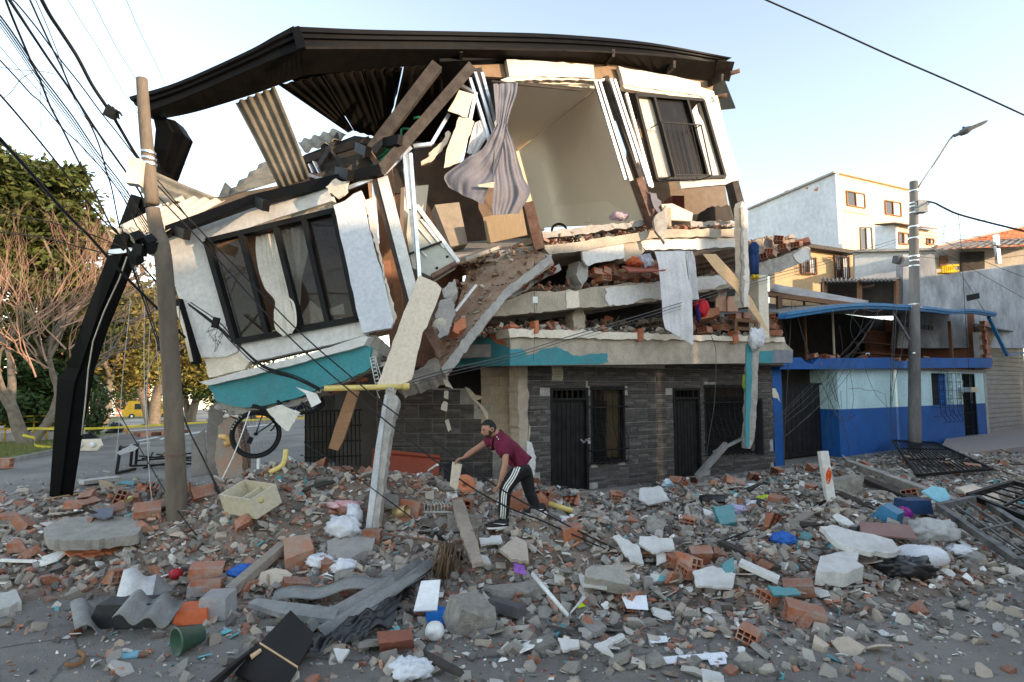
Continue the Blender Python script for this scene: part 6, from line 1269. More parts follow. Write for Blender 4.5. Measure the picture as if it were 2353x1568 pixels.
GS = [tmesh("grey_slab_piece", shard_t(270 + i, .10), mat("slab_grey", (.35, .33, .295), (.25, .235, .21), 3, bump=.8, bsc=28, rnd=.2, dust=.25)) for i in range(8)]
TL = [tmesh("teal_plaster_piece", shard_t(300 + i, .05), TEAL) for i in range(5)]
DKS = [tmesh("dark_board_splinter", (lambda V, F: (V * np.array([1, .28, .8]), F))(*shard_t(320 + i, .05)), mat("dark_board", (.05, .042, .036), None, 4, rnd=.3)) for i in range(5)]
def strew(name, meshes, n, smin, smax, tilt, label, cat, group, wf=None, dpow=1.0, lift=.3, pw=1.6, seed=0):
    rg = np.random.default_rng(seed); xy = scatter(n, dpow, rg, wf=wf, feet=True)
    for x, y in xy:
        s = smin + (smax - smin) * rg.uniform() ** pw; o = bpy.data.objects.new(name, meshes[rg.integers(len(meshes))]); COL.objects.link(o)
        o.location = (x, y, H(x, y) + s * lift); o.rotation_euler = (rg.normal(0, tilt), rg.normal(0, tilt), rg.uniform(0, 6.28)); o.scale = (s * rg.uniform(.8, 1.2), s * rg.uniform(.8, 1.2), s * rg.uniform(.8, 1.2)); tag(o, label, cat, group, 'thing')
strew("concrete_chunk", CK, 300, .045, .145, .5, "broken grey concrete chunk lying in the rubble heap", "concrete chunk", "concrete chunks in the heap", seed=1, lift=.3)
strew("brick_fragment", BK, 300, .05, .15, .6, "broken red clay brick fragment lying in the rubble heap", "brick fragment", "brick fragments in the heap", leftw, seed=2, lift=.35)
strew("plaster_shard", PS, 300, .04, .17, .3, "white painted plaster shard lying on the rubble heap", "plaster shard", "white plaster shards on the heap", rightw, seed=3, lift=.28)
strew("floor_tile_shard", TS, 220, .06, .22, .35, "tan floor tile shard lying on the rubble heap", "tile shard", "tan tile shards on the heap", seed=4, lift=.28)
strew("grey_slab_piece", GS, 280, .06, .19, .3, "flat grey mortar slab piece lying on the rubble heap", "slab piece", "grey slab pieces on the heap", rightw, seed=5, lift=.28)
strew("teal_plaster_piece", TL, 45, .05, .16, .35, "teal painted plaster piece lying on the rubble heap", "plaster piece", "teal plaster pieces on the heap", rightw, seed=6, lift=.3)
strew("dark_board_splinter", DKS, 110, .10, .36, .3, "dark splintered board piece lying on the rubble heap", "board splinter", "dark splinters on the heap", seed=7, lift=.25)
HOLH = []
for k in range(5):                                                          # whole and broken hollow bricks
    bm = bmesh.new(); bm.from_mesh(HOL)
    if k:
        rr = random.Random(k); nrm = Vector((1, rr.uniform(-.6, .6), rr.uniform(-.6, .6))).normalized(); bmesh.ops.bisect_plane(bm, geom=bm.verts[:] + bm.edges[:] + bm.faces[:], plane_co=(rr.uniform(-.02, .1), 0, 0), plane_no=nrm, clear_outer=True)
    me = bpy.data.meshes.new("hollow_brick"); bm.to_mesh(me); bm.free(); me.materials.append(BRICK); HOLH.append(me)
rg = np.random.default_rng(21)
for x, y in scatter(60, 1.0, rg, feet=True):
    s = rg.uniform(.95, 1.25); o = bpy.data.objects.new("hollow_brick", HOLH[rg.integers(5)]); COL.objects.link(o); o.scale = (s,) * 3
    o.location = (x, y, H(x, y) + rg.uniform(.05, .1)); o.rotation_euler = (rg.choice([0, pi / 2]) + rg.normal(0, .35), rg.normal(0, .35), rg.uniform(0, 6.28)); tag(o, "red hollow clay brick lying in the rubble heap", "brick", "hollow bricks in the heap")
# rubble crushed between the floors and on the broken ledges
def on_ledge(pl, px, off, n, smax, parent, cols, name="floor_rubble", temps=None):
    rg = np.random.default_rng(len(px) + n); U = rg.uniform(0, len(px) - 1.001, n); xyz = []
    for q in U:
        i = int(q); t = q - i; u = lerp(px[i][0], px[i + 1][0], t); v = lerp(px[i][1], px[i + 1][1], t); p = pl.at(u, v, off - rg.uniform(0, .9)); p.z = pl.at(u, v, off).z + abs(rg.normal(0, .05)); xyz.append(p)
    xyz = np.array(xyz); o = stuff(name, temps or (CH + SHD_), xyz[:, :2], .015, smax, .6, RUB, cols, None, zfun=lambda _: xyz[:, 2], rg=rg)
    for k in ("label", "category"):
        if k in o: del o[k]
    adopt(o, parent); return o
on_ledge(RP, [(1250, 562), (1330, 552), (1420, 540), (1500, 528), (1600, 524), (1698, 523)], -.05, 900, .09, CB, GREY + RED * 2)
on_ledge(RP, [(1250, 545), (1330, 538), (1420, 528), (1490, 518)], -.1, 350, .07, CB, GREY + RED)
on_ledge(SL2, [(1160, 684), (1240, 668), (1300, 664), (1400, 652), (1500, 642), (1600, 634), (1700, 626)], -.05, 900, .10, CB, GREY + RED * 3)
on_ledge(GF, [(1090, 768), (1180, 756), (1300, 760), (1500, 765), (1650, 770), (1800, 776)], .6, 1100, .12, CB, GREY * 2 + RED)
on_ledge(GF, [(1100, 750), (1300, 745), (1500, 742), (1650, 745), (1760, 752)], -.3, 700, .16, CB, GREY * 2 + RED)
on_ledge(GF, [(1600, 740), (1680, 735), (1790, 745)], .1, 260, .18, CB, RED + GREY)
on_ledge(RS, [(1722, 556), (1760, 548), (1800, 552), (1850, 556)], .0, 260, .16, CB, RED + GREY + TAN)
rgq = np.random.default_rng(77); qs = []
while len(qs) < 380:
    u, v = rgq.uniform(985, 1266), rgq.uniform(560, 850)
    if inside((u, v), [(1262, 588), (1158, 664), (1075, 766), (1018, 842), (990, 800), (1032, 690), (1054, 604), (1180, 564)]): qs.append(Plane(SP[0], SP[2], SP[6]).at(u, v, .02))
qs = np.array(qs); o = stuff("slab_rubble_layer", CH + SHD_ + SLV, qs[:, :2], .01, .07, .5, RUB, [(.27, .16, .10), (.2, .12, .08), (.34, .24, .18), (.40, .36, .31)], None, zfun=lambda _: qs[:, 2], rg=rgq, lift=.1, pw=3)
for k in ("label", "category"):
    if k in o: del o[k]
adopt(o, CB)
on_ledge(ed, [(1060, 610), (1120, 590), (1180, 570), (1240, 580)], .02, 260, .07, CB, [(.27, .16, .10), (.2, .12, .08)])
# ------------------------------------------------------------------ things hanging from the wreck
def lump(c, size, m, seed, name=None, label=None, cat=None, crumple=.22, freq=1.6, group=None, n=18, kind=None, fold=1.0):
    c = Vector(c); mb = MB(); rows = []
    for i in range(n + 1):
        th = pi * i / n; row = []
        for j in range(2 * n + 1):
            ph = 2 * pi * (j % (2 * n)) / (2 * n); d = Vector((sin(th) * cos(ph), sin(th) * sin(ph), cos(th)))
            q = d * freq + Vector((seed * 1.7, seed * .3, -seed)); r = 1 + crumple * (mnoise.noise(q) + fold * (abs(mnoise.noise(q * 2.3)) - .3) * 1.4 + .4 * mnoise.noise(q * 5))
            row.append(c + Vector((d.x * size[0] * r, d.y * size[1] * r, d.z * size[2] * r)))
        rows.append(row)
    mb.grid(rows)
    return mb.thing(name, m, label, cat, group, kind) if name else mb
def flat(px, th, m, name, label, cat, tilt=(0, -.25), lift=.06, rg=0, amp=2, group=None, c=None):
    cu = sum(p[0] for p in px) / len(px); cv = sum(p[1] for p in px) / len(px); base = GH(*(c or (cu, cv)), lift); n = Vector((tilt[0], tilt[1], 1)).normalized()
    pl = Plane.__new__(Plane); pl.p = base; pl.n = n; q = rough(px, rg, amp) if rg else px
    return MB().prism(pl.pts(q), -n * th).thing(name, m, label, cat, group)
def upright(px, Ys, th, m, name, label, cat, rg=0, amp=2, group=None):       # polygon on the plane of three of its corners
    pl = TPL(*[(px[i][0], px[i][1], Y) for i, Y in Ys]); q = rough(px, rg, amp) if rg else px
    return MB().prism(pl.pts(q), -pl.n * th).thing(name, m, label, cat, group)
CURT = mat("mauve_curtain", (.155, .15, .168), (.125, .12, .138), 4, rough=.7, bump=0)
CW = mat("cream_curtain", (.62, .57, .49), (.54, .49, .42), 3, rough=.8, bump=.1); CWH = mat("white_curtain", (.60, .58, .57), (.50, .48, .49), 4, rough=.8, bump=.1)
CURT2 = CURT
gc = root("grey_curtain", P(1150, 490, 10.0), "mauve-grey curtain torn and swagged from its rod in the open room", "curtain")
cloth([(P(1133, 194, 9.9), P(1190, 189, 10.1)), (P(1136, 230, 9.9), P(1184, 225, 10.0)), (P(1140, 290, 9.8), P(1167, 284, 9.9)), (P(1136, 340, 9.7), P(1182, 330, 9.85)), (P(1133, 410, 9.7), P(1203, 405, 9.9)), (P(1132, 460, 9.7), P(1217, 445, 9.9)), (P(1134, 494, 9.7), P(1190, 492, 9.9))], 2.2, .026, 70, wob=.05).part("curtain_tail", CURT, gc)
cloth([(P(1142, 285, 9.75), P(1166, 285, 9.8)), (P(1110, 340, 9.65), P(1152, 350, 9.7)), (P(1066, 368, 9.6), P(1138, 400, 9.65)), (P(1022, 402, 9.55), P(1124, 430, 9.6)), (P(1030, 428, 9.55), P(1108, 472, 9.6))], 1.6, .03, 70, wob=.09, ph=1).part("curtain_swag", CURT, gc)
MB().tube([P(1130, 188, 9.95), P(1336, 208, 11.6)], .025, 8).part("curtain_rod", BROWN, gc)
wc = root("cream_curtain", LP.at(650, 770, .1), "cream curtain knotted and hanging out of the tilted window", "curtain")
cloth([(LP.at(588, 545, -.12), LP.at(640, 532, -.12)), (LP.at(592, 600, -.1), LP.at(650, 590, -.1)), (LP.at(610, 660, -.05), LP.at(662, 650, -.05)), (LP.at(635, 692, .06), LP.at(664, 680, .06)), (LP.at(632, 720, .12), LP.at(678, 700, .12)), (LP.at(634, 755, .14), LP.at(684, 745, .14)), (LP.at(650, 774, .14), LP.at(676, 764, .14))], 2.6, .03, 50).part("curtain_cloth", CW, wc)
cloth([(LP.at(642, 532, -.14), LP.at(705, 516, -.14)), (LP.at(650, 600, -.12), LP.at(708, 580, -.12)), (LP.at(668, 660, -.1), LP.at(694, 650, -.1)), (LP.at(680, 700, -.08), LP.at(690, 700, -.08))], 5, .04, 44).part("curtain_cloth", CW, wc)
lc = root("white_curtain", P(1560, 700, 12.0), "long pale lace curtain hanging out between the pancaked floors", "curtain")
cloth([(P(1504, 578, 12.0), P(1575, 577, 12.2)), (P(1512, 612, 11.95), P(1578, 610, 12.1)), (P(1518, 680, 11.95), P(1590, 672, 12.1)), (P(1521, 720, 11.95), P(1592, 720, 12.1)), (P(1526, 752, 11.95), P(1594, 790, 12.1)), (P(1532, 758, 11.95), P(1596, 796, 12.1))], 1.8, .024, 50, wob=.03).part("curtain_cloth", CWH, lc)
cloth([(P(1572, 577, 12.25), P(1591, 578, 12.3)), (P(1578, 620, 12.2), P(1599, 612, 12.3)), (P(1588, 690, 12.2), P(1607, 688, 12.3))], 4, .03, 24).part("curtain_cloth", CWH, lc)
upright([(1055, 207), (1089, 217), (1073, 271), (1062, 268), (1056, 264), (1029, 255)], ((0, 9.7), (1, 9.75), (4, 9.65)), .015, BOARD, "plasterboard_piece", "upper beige plasterboard scrap hanging beside the grey curtain", "board", 10, .8)
upright([(1055, 268), (1079, 271), (1090, 280), (1072, 330), (1055, 374), (1020, 386), (1027, 342), (1032, 330)], ((0, 9.68), (2, 9.7), (5, 9.55)), .015, BOARD, "plasterboard_piece", "lower long beige plasterboard scrap hanging beside the grey curtain", "board", 12, .8)
upright([(1098, 425), (1136, 418), (1135, 432), (1100, 430)], ((0, 9.5), (1, 9.5), (2, 9.52)), .015, BOARD, "plasterboard_piece", "small beige board strip poking from the curtain fold", "board")
sh_ = cloth([(P(1092, 282, 9.85), P(1104, 276, 9.9)), (P(1086, 300, 9.85), P(1118, 310, 9.9)), (P(1078, 330, 9.85), P(1104, 340, 9.9)), (P(1072, 352, 9.85), P(1092, 358, 9.9))], 3, .03, 20).thing("hanging_shirt", mat("white_cloth", (.62, .61, .62), None, 4, bump=.1), "white shirt hanging among the studs beside the curtain", "shirt")
# stove back panel
st_ = root("fallen_stove", P(1000, 640, 9.6), "overturned stove showing its pale grey-green underside in the open room", "stove")
sp = TPL((959, 471, 9.9), (1058, 600, 9.7), (946, 617, 9.4)); STV = mat("stove_enamel", (.42, .42, .35), (.36, .36, .30), 5, rough=.45, bump=.05)
pp("back_panel", sp, [(938, 490), (959, 473), (1052, 598), (990, 636), (948, 616), (934, 540)], .3, STV, st_); pp("panel_rim", sp, [(952, 472), (962, 470), (1058, 600), (1050, 604)], .06, WHITEP, st_, off=.03)
for a, b in (((958, 520), (992, 560)), ((966, 505), (1010, 560)), ((952, 560), (980, 590)), ((976, 512), (1020, 570))): MB().bar(sp.at(*a, .02), sp.at(*b, .02), .025, .015, up=sp.n).part("rib", WHITEP, st_)
MB().bar(sp.at(938, 585, .05), sp.at(1015, 556, .05), .035).part("gas_pipe", BLACKM, st_); pp("rust_edge", sp, [(990, 630), (1048, 598), (1052, 606), (994, 640)], .1, RUST, st_, off=.02)
for u, v in ((1006, 546), (1028, 590), (970, 500), (1004, 616)): pp("panel_hole", sp, [(u - 3, v - 2), (u + 3, v - 3), (u + 3, v + 2), (u - 3, v + 3)], .01, BLACKM, st_, off=.012)  # dark patches standing for shade in the panel holes
upright([(999, 471), (1055, 465), (1075, 560), (1036, 567)], ((0, 11.6), (1, 11.8), (3, 11.6)), .35, mat("cabinet_beige", (.30, .255, .205)), "kitchen_cabinet", "beige kitchen cabinet leaning at the back of the open room", "cabinet")  # beige darkened for the shade of the open room
upright([(963, 633), (985, 642), (1003, 650), (1015, 663), (1002, 700), (968, 780), (946, 872), (925, 884), (910, 897), (867, 884), (888, 830), (933, 706), (950, 668)], ((0, 8.75), (3, 8.8), (9, 8.3)), .02, BOARD, "leaning_board", "long beige plasterboard panel hanging below the bent post", "board", 14, 1)
MB().tube([P(745, 893, 8.1), P(930, 889, 8.35)], .042, 12).tube([P(925, 889, 8.34), P(941, 889, 8.36)], .055, 12).thing("plastic_pipe", PVC, "yellow plastic pipe sticking out level under the teal skirt", "pipe")
bk = root("white_bucket", P(1009, 752, 9.1), "dirty white plastic bucket lying on its side below the sloping slab", "bucket"); ax = (P(1014, 752, 9.0) - P(996, 738, 9.25)); MB().lathe(P(996, 738, 9.3), ax, [(.0, 0), (.10, 0), (.125, .24), (.13, .24), (.13, .26), (.0, .25)], 18).part("bucket_shell", mat("bucket_cream", (.62, .57, .46), None, 6, rough=.5, grime=.2), bk)
rk = root("wire_rack", P(862, 900, 8.4), "white wire dish rack dangling behind the beige board", "rack")
for a, b in (((850, 822), (866, 900)), ((862, 820), (880, 880)), ((866, 900), (872, 915)), ((850, 822), (862, 820))): MB().tube(P3((*a, 8.5), (*b, 8.4)), .006, 4).part("rim_wire", WHITEP, rk)
for i in range(8): v = 830 + i * 9; u = 851 + i * 1.9; MB().tube(spl(P3((u, v, 8.5), (u + 9, v - 4, 8.42), (u + 11, v + 3, 8.42), (u + 2, v + 5, 8.48)), 3), .005, 4).part("rack_wire", WHITEP, rk)
# hanging bicycle
BI = root("hanging_bicycle", P(600, 1052, 8.6), "dark mountain bicycle hanging under the fallen teal corner", "bicycle"); TYR = mat("tyre_black", (.014, .014, .014), None, 3, rough=.75, bump=.3, bsc=90)
def wheel(c, axis, R, parent, r=.028, spokes=24, txt=None):
    axis = Vector(axis).normalized(); x = axis.orthogonal().normalized(); y = axis.cross(x); c = Vector(c)
    ring = lambda rad, k=40: [c + (x * cos(t) + y * sin(t)) * rad for t in np.linspace(0, 2 * pi, k)]
    w = MB().tube(ring(R), r, 8, cap=False).part("wheel", TYR, parent, None); MB().tube(ring(R - r - .008), .012, 6, cap=False).part("rim", BLACKM, w); sp_ = MB()
    for k in range(spokes): t = 2 * pi * k / spokes; sp_.tube([c + axis * (.03 if k % 2 else -.03), c + (x * cos(t) + y * sin(t)) * (R - r)], .0018, 3)
    o = sp_.part("spokes", GALV, w); o["kind"] = "stuff"; MB().lathe(c - axis * .05, axis, [(0, 0), (.025, 0), (.02, .02), (.02, .08), (.025, .1), (0, .1)], 10).part("hub", BLACKM, w)
    return x, y
wc1 = P(588, 998, 8.5); wax = Vector((.35, -1, .12)); wheel(wc1, wax, .33, BI)
wheel(P(692, 925, 8.9), (.2, -.45, 1), .33, BI)
FRM = mat("bike_frame", (.02, .025, .05), None, 3, rough=.35)
a_ = wc1; bbk = P(640, 962, 8.65); seat = P(606, 945, 8.6); headt = P(700, 935, 8.9); 
for p, q, r in ((a_, bbk, .012), (a_, seat, .01), (bbk, seat, .018), (bbk, headt, .02), (seat, headt, .018), (headt, P(692, 925, 8.9), .016), (headt, P(722, 945, 8.7), .014), (P(722, 945, 8.7), P(735, 920, 8.4), .012)): MB().tube([p, q], r, 8).part("frame_tube", FRM, BI)
MB().lathe(bbk - Vector((0, .04, 0)), (.3, -1, .1), [(.0, 0), (.085, 0), (.085, .008), (.0, .008)], 20).part("chainring", BLACKM, BI); MB().box(P(600, 938, 8.55), (.24, .13, .05), (0, .3, .2)).part("saddle", BLACKM, BI)
MB().tube([bbk, P(628, 985, 8.5), P(622, 990, 8.45)], .012, 6).part("crank", BLACKM, BI); MB().box(P(575, 1012, 8.46), (.06, .03, .1), (0, .4, 0)).part("derailleur", BLACKM, BI)
TYW = mat("tyre_print", (.7, .68, .6), None, 3, bump=0)
axn = wax.normalized(); rad0 = Vector((1, .35, 0)) - axn * axn.dot(Vector((1, .35, 0))); rad0.normalize(); rad1 = rad0.cross(axn) * -1
if rad1.z < 0: rad1 = -rad1
for i, chh in enumerate("MAXXIS"):
    t = radians(168 - i * 7.5); d = rad0 * cos(t) + rad1 * sin(t); tn = rad0 * sin(t) - rad1 * cos(t); text(chh, wc1 + d * .318 + axn * .031, tn, .038, TYW, BI, up=d)
upright([(755, 1030), (776, 1036), (790, 1010), (826, 900), (800, 897), (770, 980)], ((0, 8.3), (3, 8.5), (4, 8.5)), .04, mat("brown_ply", (.28, .15, .08), (.22, .12, .06), 3, stretch=(1, 1, 5)), "hanging_board", "brown timber board hanging edge-down beside the bicycle", "board")
upright([(612, 940), (648, 930), (690, 948), (662, 992), (640, 975)], ((0, 8.3), (1, 8.3), (3, 8.25)), .015, mat("pale_panel", (.66, .62, .54)), "torn_sheet", "white torn panel stuck over the bicycle frame", "board", 8, 1)
upright([(680, 890), (702, 905), (716, 936), (738, 925), (728, 905)], ((0, 8.2), (1, 8.2), (3, 8.2)), .01, WHITEP, "hanging_strip", "short white strip dangling under the teal skirt", "strip")
for px, ys, m_, lab in (([(1016, 664), (1044, 640), (1052, 668), (1040, 690), (1020, 684)], 9.4, RAWC, "white-edged concrete lump wedged under the stove"), ([(1012, 690), (1036, 684), (1046, 716), (1030, 770), (1008, 778), (1000, 730)], 9.2, CONC, "grey broken slab standing behind the beige board"), ([(1044, 742), (1066, 728), (1072, 752), (1054, 768), (1040, 760)], 9.3, BRICKC, "brick lump on the lower end of the sloping slab")):
    upright(px, ((0, ys), (1, ys + .1), (3, ys - .05)), .25, m_, "slab_fragment", lab, "concrete chunk", 7, 1.8)
MB().bar(P(1046, 716, 9.35), P(1094, 655, 9.9), .05, .02).thing("white_batten", WHITEP, "thin white batten lying across the sloping slab", "batten")
MB().bar(P(1050, 600, 10.6), P(1130, 572, 11.3), .5, .06).thing("broken_screed", CONC, "broken screed strip at the foot of the stove", "slab")
# clothes, shelf, bags and seats squeezed between the floors
upright([(1429, 611), (1504, 606), (1560, 604), (1562, 616), (1512, 622), (1446, 624)], ((0, 12.0), (2, 12.5), (5, 11.7)), .03, mat("red_laminate", (.30, .10, .07)), "shelf_board", "reddish shelf board jutting out under the top floor", "board")
lump(P(1458, 603, 12.0), (.18, .16, .11), mat("orange_knit", (.45, .10, .04)), 3, "folded_clothes", "orange folded clothes on the reddish shelf board", "clothes", .35); lump(P(1482, 600, 12.05), (.2, .15, .15), mat("grey_white_cloth", (.42, .42, .46), (.25, .26, .32), 12), 5, "folded_clothes", "grey and white crumpled clothes on the shelf board", "clothes", .4)
lump(P(1612, 708, 12.6), (.16, .1, .2), mat("red_bag", (.5, .02, .03)), 7, "red_bag", "bright red cloth bag hanging beside the long lace curtain", "bag", .35)
lump(P(1604, 722, 12.55), (.05, .05, .2), mat("navy_cloth", (.02, .02, .12)), 8, "navy_strap", "dark blue strap dangling beside the red bag", "strap", .3)
SOFA = mat("peach_fabric", (.52, .32, .22), (.45, .28, .19), 5); ac = root("upholstered_chairs", P(1665, 715, 13.4), "pair of peach upholstered chair backs crushed under the slab", "chair")
for u in (1657, 1684): MB().prism(P3((u - 12, 716, 13.3), (u + 12, 716, 13.4), (u + 12, 690, 13.4), (u + 9, 681, 13.4), (u - 9, 681, 13.3), (u - 12, 690, 13.3)), (.02, .14, 0)).part("chair_back", SOFA, ac)
upright([(1612, 712), (1652, 706), (1654, 724), (1600, 735)], ((0, 13), (1, 13.1), (3, 12.9)), .3, mat("brown_leather", (.30, .13, .07)), "crushed_sofa", "brown crushed sofa end beside the red bag", "sofa", 8, 1)
tv_ = root("wooden_side_table", P(1715, 760, 13.6), "small dark wooden table frame standing on the lower ledge", "table")
for a, b in (((1688, 735), (1738, 740)), ((1690, 737), (1690, 768)), ((1737, 741), (1737, 770)), ((1690, 755), (1737, 757))): MB().bar(P(*a, 13.4), P(*b, 13.4), .07).part("table_rail", WOOD, tv_)
pl2 = TPL((1615, 584, 12.5), (1645, 584, 12.6), (1755, 752, 12.95)); qx = [(1615, 584), (1645, 584), (1680, 622), (1706, 655), (1732, 695), (1767, 764), (1752, 750), (1716, 702), (1686, 662), (1650, 628), (1630, 604)]
MB().prism(pl2.pts(qx), -pl2.n * .008).thing("curved_ply_sheet", PLY, "thin peach plywood strip curling down behind the hanging pillar", "board")
bt = root("blue_knitted_toy", P(1734, 640, 13.4), "blue knitted soft toy with yellow feet dangling behind the pillar", "soft toy"); BLK = mat("blue_knit", (.02, .05, .16), None, 20, bump=.8, bsc=120); lump(P(1732, 575, 13.45), (.12, .1, .2), BLK, 2).part("toy_body", BLK, bt)
for u in (1729, 1737): MB().tube(P3((u, 585, 13.45), (u + 1, 630, 13.4)), .06, 8, radii=[.08, .06]).part("toy_leg", BLK, bt); lump(P(u + 2, 637, 13.35), (.05, .08, .06), BLK, u).part("toy_foot", mat("yellow_knit", (.6, .42, .04)), bt)
lump(P(1423, 498, 12.3), (.2, .12, .1), mat("pink_plastic", (.45, .30, .36), (.5, .4, .42), 9, rough=.4), 9, "plastic_bag", "pinkish plastic bag lying on the floor of the open room", "bag", .4)
o = MB().tube([P(1285, 530, 13) + Vector((.17 * cos(t), .05 * sin(t), .17 * sin(t))) for t in np.linspace(0, 2 * pi, 24)], .03, 8).thing("loose_tyre", TYR, "black bicycle tyre leaning in the corner of the open room", "tyre")
upright([(1534, 478), (1541, 476), (1543, 520), (1537, 520)], ((0, 12.2), (1, 12.2), (3, 12.2)), .03, PLY, "wooden_stick", "upright wooden stick standing on the broken top floor", "stick")
upright([(1502, 506), (1530, 470), (1542, 510), (1520, 540), (1528, 560), (1506, 530)], ((0, 11.9), (1, 12.0), (4, 11.9)), .08, RAWC, "cracked_plaster_lump", "cracked plaster lump hanging off the top floor edge", "plaster piece", 8, 2)
upright([(1490, 440), (1508, 445), (1520, 470), (1514, 492), (1500, 470)], ((0, 11.95), (1, 12.0), (3, 11.95)), .02, CURT, "torn_drape", "torn mauve drape caught on the rusty post", "curtain", 6, 2)
upright([(1520, 470), (1534, 505), (1590, 508), (1592, 490), (1545, 468)], ((0, 12.6), (1, 12.4), (3, 12.9)), .03, BOARD, "fallen_board", "beige board tipped over inside the small right room", "board")
upright([(1545, 450), (1572, 450), (1574, 500), (1546, 500)], ((0, 14.5), (1, 14.6), (3, 14.5)), .4, mat("dark_red_wood", (.12, .03, .02)), "red_cabinet", "dark red wooden cabinet in the small right room", "cabinet")
# bricks crushed between the floors
gb = "hollow bricks between the floors"
for u, v, Y, r in ((1372, 628, 12.0, 0), (1392, 625, 12.1, .1), (1410, 632, 12.2, .3), (1384, 641, 12.1, 0), (1430, 636, 12.4, .2), (1450, 634, 12.5, -.2), (1475, 632, 12.6, .1), (1400, 616, 12.3, .4), (1500, 628, 12.8, .2), (1540, 600, 13.0, 0), (1790, 552, 14.6, .5), (1770, 582, 14.2, .3), (1800, 572, 14.6, .3), (1830, 562, 15.0, .3), (1845, 558, 15.2, .4), (1752, 592, 14.1, .5), (1775, 735, 14.4, .6), (1770, 752, 14.4, .2), (1778, 765, 14.4, 1.0), (1766, 728, 14.6, .9), (1620, 760, 13.4, .3), (1655, 752, 13.6, 0), (1580, 756, 13.3, .8), (1690, 728, 13.6, .1), (1710, 727, 13.7, 0)):
    o = put(HOL, "hollow_brick", P(u, v, Y), (random.uniform(-.25, .25), random.uniform(-.2, .2), .55 + r + random.choice((0, pi / 2))), 1.15); tag(o, "red hollow clay brick jammed between the fallen floors", "brick", gb)
tp_ = TPL((1190, 655, 10.9), (1285, 612, 11.2), (1200, 680, 10.9)); tb_ = root("fallen_brick_panel", P(1240, 650, 11), "tilted broken wall panel with three open bricks under the top floor", "wall panel")
pp("panel_face", tp_, [(1168, 686), (1190, 660), (1240, 636), (1285, 606), (1290, 620), (1250, 640), (1215, 664), (1180, 684)], .12, CONC, tb_, rg=8, amp=1)
for u, v in ((1201, 654), (1236, 635), (1264, 620)): put(HOL, "open_brick", tp_.at(u, v, .03), (.5, 0, 1.75), .95, tb_)
# string of dangling concrete bits
ds = root("dangling_concrete", P(1026, 1000, 9.2), "string of concrete scraps dangling on a bent rod before the side wall", "rebar"); MB().tube(P3((1022, 845, 9.3), (1024, 900, 9.3), (1021, 935, 9.3), (1027, 990, 9.3)), .006, 5).part("rod", RUST, ds)
for i, q in enumerate(([(1018, 874), (1029, 875), (1040, 893), (1024, 888)], [(1021, 898), (1030, 898), (1029, 918), (1020, 915)], [(1014, 932), (1020, 922), (1028, 926), (1026, 946), (1013, 942)], [(1022, 966), (1030, 964), (1036, 988), (1030, 993)])): pp("concrete_scrap", VPL(1000, 9.25, 1060, 9.25), q, .08, CONCW, ds)
# ------------------------------------------------------------------ pillars, boards and boxes standing in the rubble
cpb = GH(846, 1246)
cpl = TPL((846, 1246, cpb.y), (900, 910, cpb.y + .55), (830, 1246, cpb.y)); LP1 = root("leaning_pillar", cpb, "broken concrete pillar leaning upright in the middle of rubble", "pillar")
pp("pillar_core", cpl, [(884, 906), (904, 904), (914, 912), (908, 950), (896, 1000), (890, 1060), (878, 1140), (866, 1250), (838, 1250), (852, 1130), (866, 1020), (876, 950)], .2, RAWC, LP1, rg=10, amp=1.6)
pp("plaster_face", cpl, [(884, 908), (891, 908), (876, 1020), (866, 1120), (848, 1250), (836, 1250), (850, 1130), (864, 1020)], .03, mat("grey_paint_face", (.45, .45, .45), None, 3), LP1, off=.02)
MB().box(cpl.at(898, 900, -.1), (.12, .12, .08), (.3, .2, .4)).part("pillar_head", RAWC, LP1)
for k in range(3): MB().tube([cpl.at(888 + k * 9, 910, -.08), cpl.at(890 + k * 9, 892, -.08)], .008, 5).part("rebar", RUST, LP1)
TPp = TPL((1722, 800, 12.2), (1745, 800, 12.25), (1725, 1030, 12.0)); HP = root("hanging_teal_pillar", P(1725, 1030, 12.1), "teal-sided concrete pillar dangling in front of the barred window", "pillar")
pp("pillar_core", TPp, [(1724, 795), (1744, 795), (1741, 880), (1738, 960), (1733, 1010), (1724, 1032), (1716, 1030), (1722, 900)], .18, RAWC, HP, rg=12, amp=1.2); pp("teal_face", TPp, [(1715, 790), (1730, 790), (1728, 850), (1722, 1028), (1712, 1026), (1714, 900)], .03, TEAL, HP, off=.03, rg=14, amp=.8)
BAGW = mat("white_bag_film", (.62, .62, .64), (.5, .5, .53), 6, rough=.45, bump=.2); lump(P(1737, 778, 12.1), (.17, .14, .23), BAGW, 31, "plastic_bag", "white plastic bag draped over the hanging teal pillar", "bag", .35)
lump(P(1711, 880, 12.3), (.05, .05, .17), mat("lime_cloth", (.30, .42, .05)), 33, "lime_cloth", "lime green rag beside the hanging teal pillar", "cloth", .3)
fb = TPL((1600, 1098, 11.5), (1716, 1000, 12.2), (1665, 1020, 12.0)); MB().bar(P(1602, 1096, 11.3), P(1668, 1022, 11.9), .08, .12).bar(P(1640, 1040, 11.8), P(1712, 1005, 12.2), .05, .06).thing("zinc_channel", GALV, "grey zinc channel propped under the hanging teal pillar", "metal channel")
def lean(px, Ys, th, m, name, label, cat, rg=0, amp=2): return upright(px, Ys, th, m, name, label, cat, rg, amp)
REDB = mat("red_brown_board", (.27, .065, .035), (.22, .05, .03), 3, rough=.5, bump=.05)
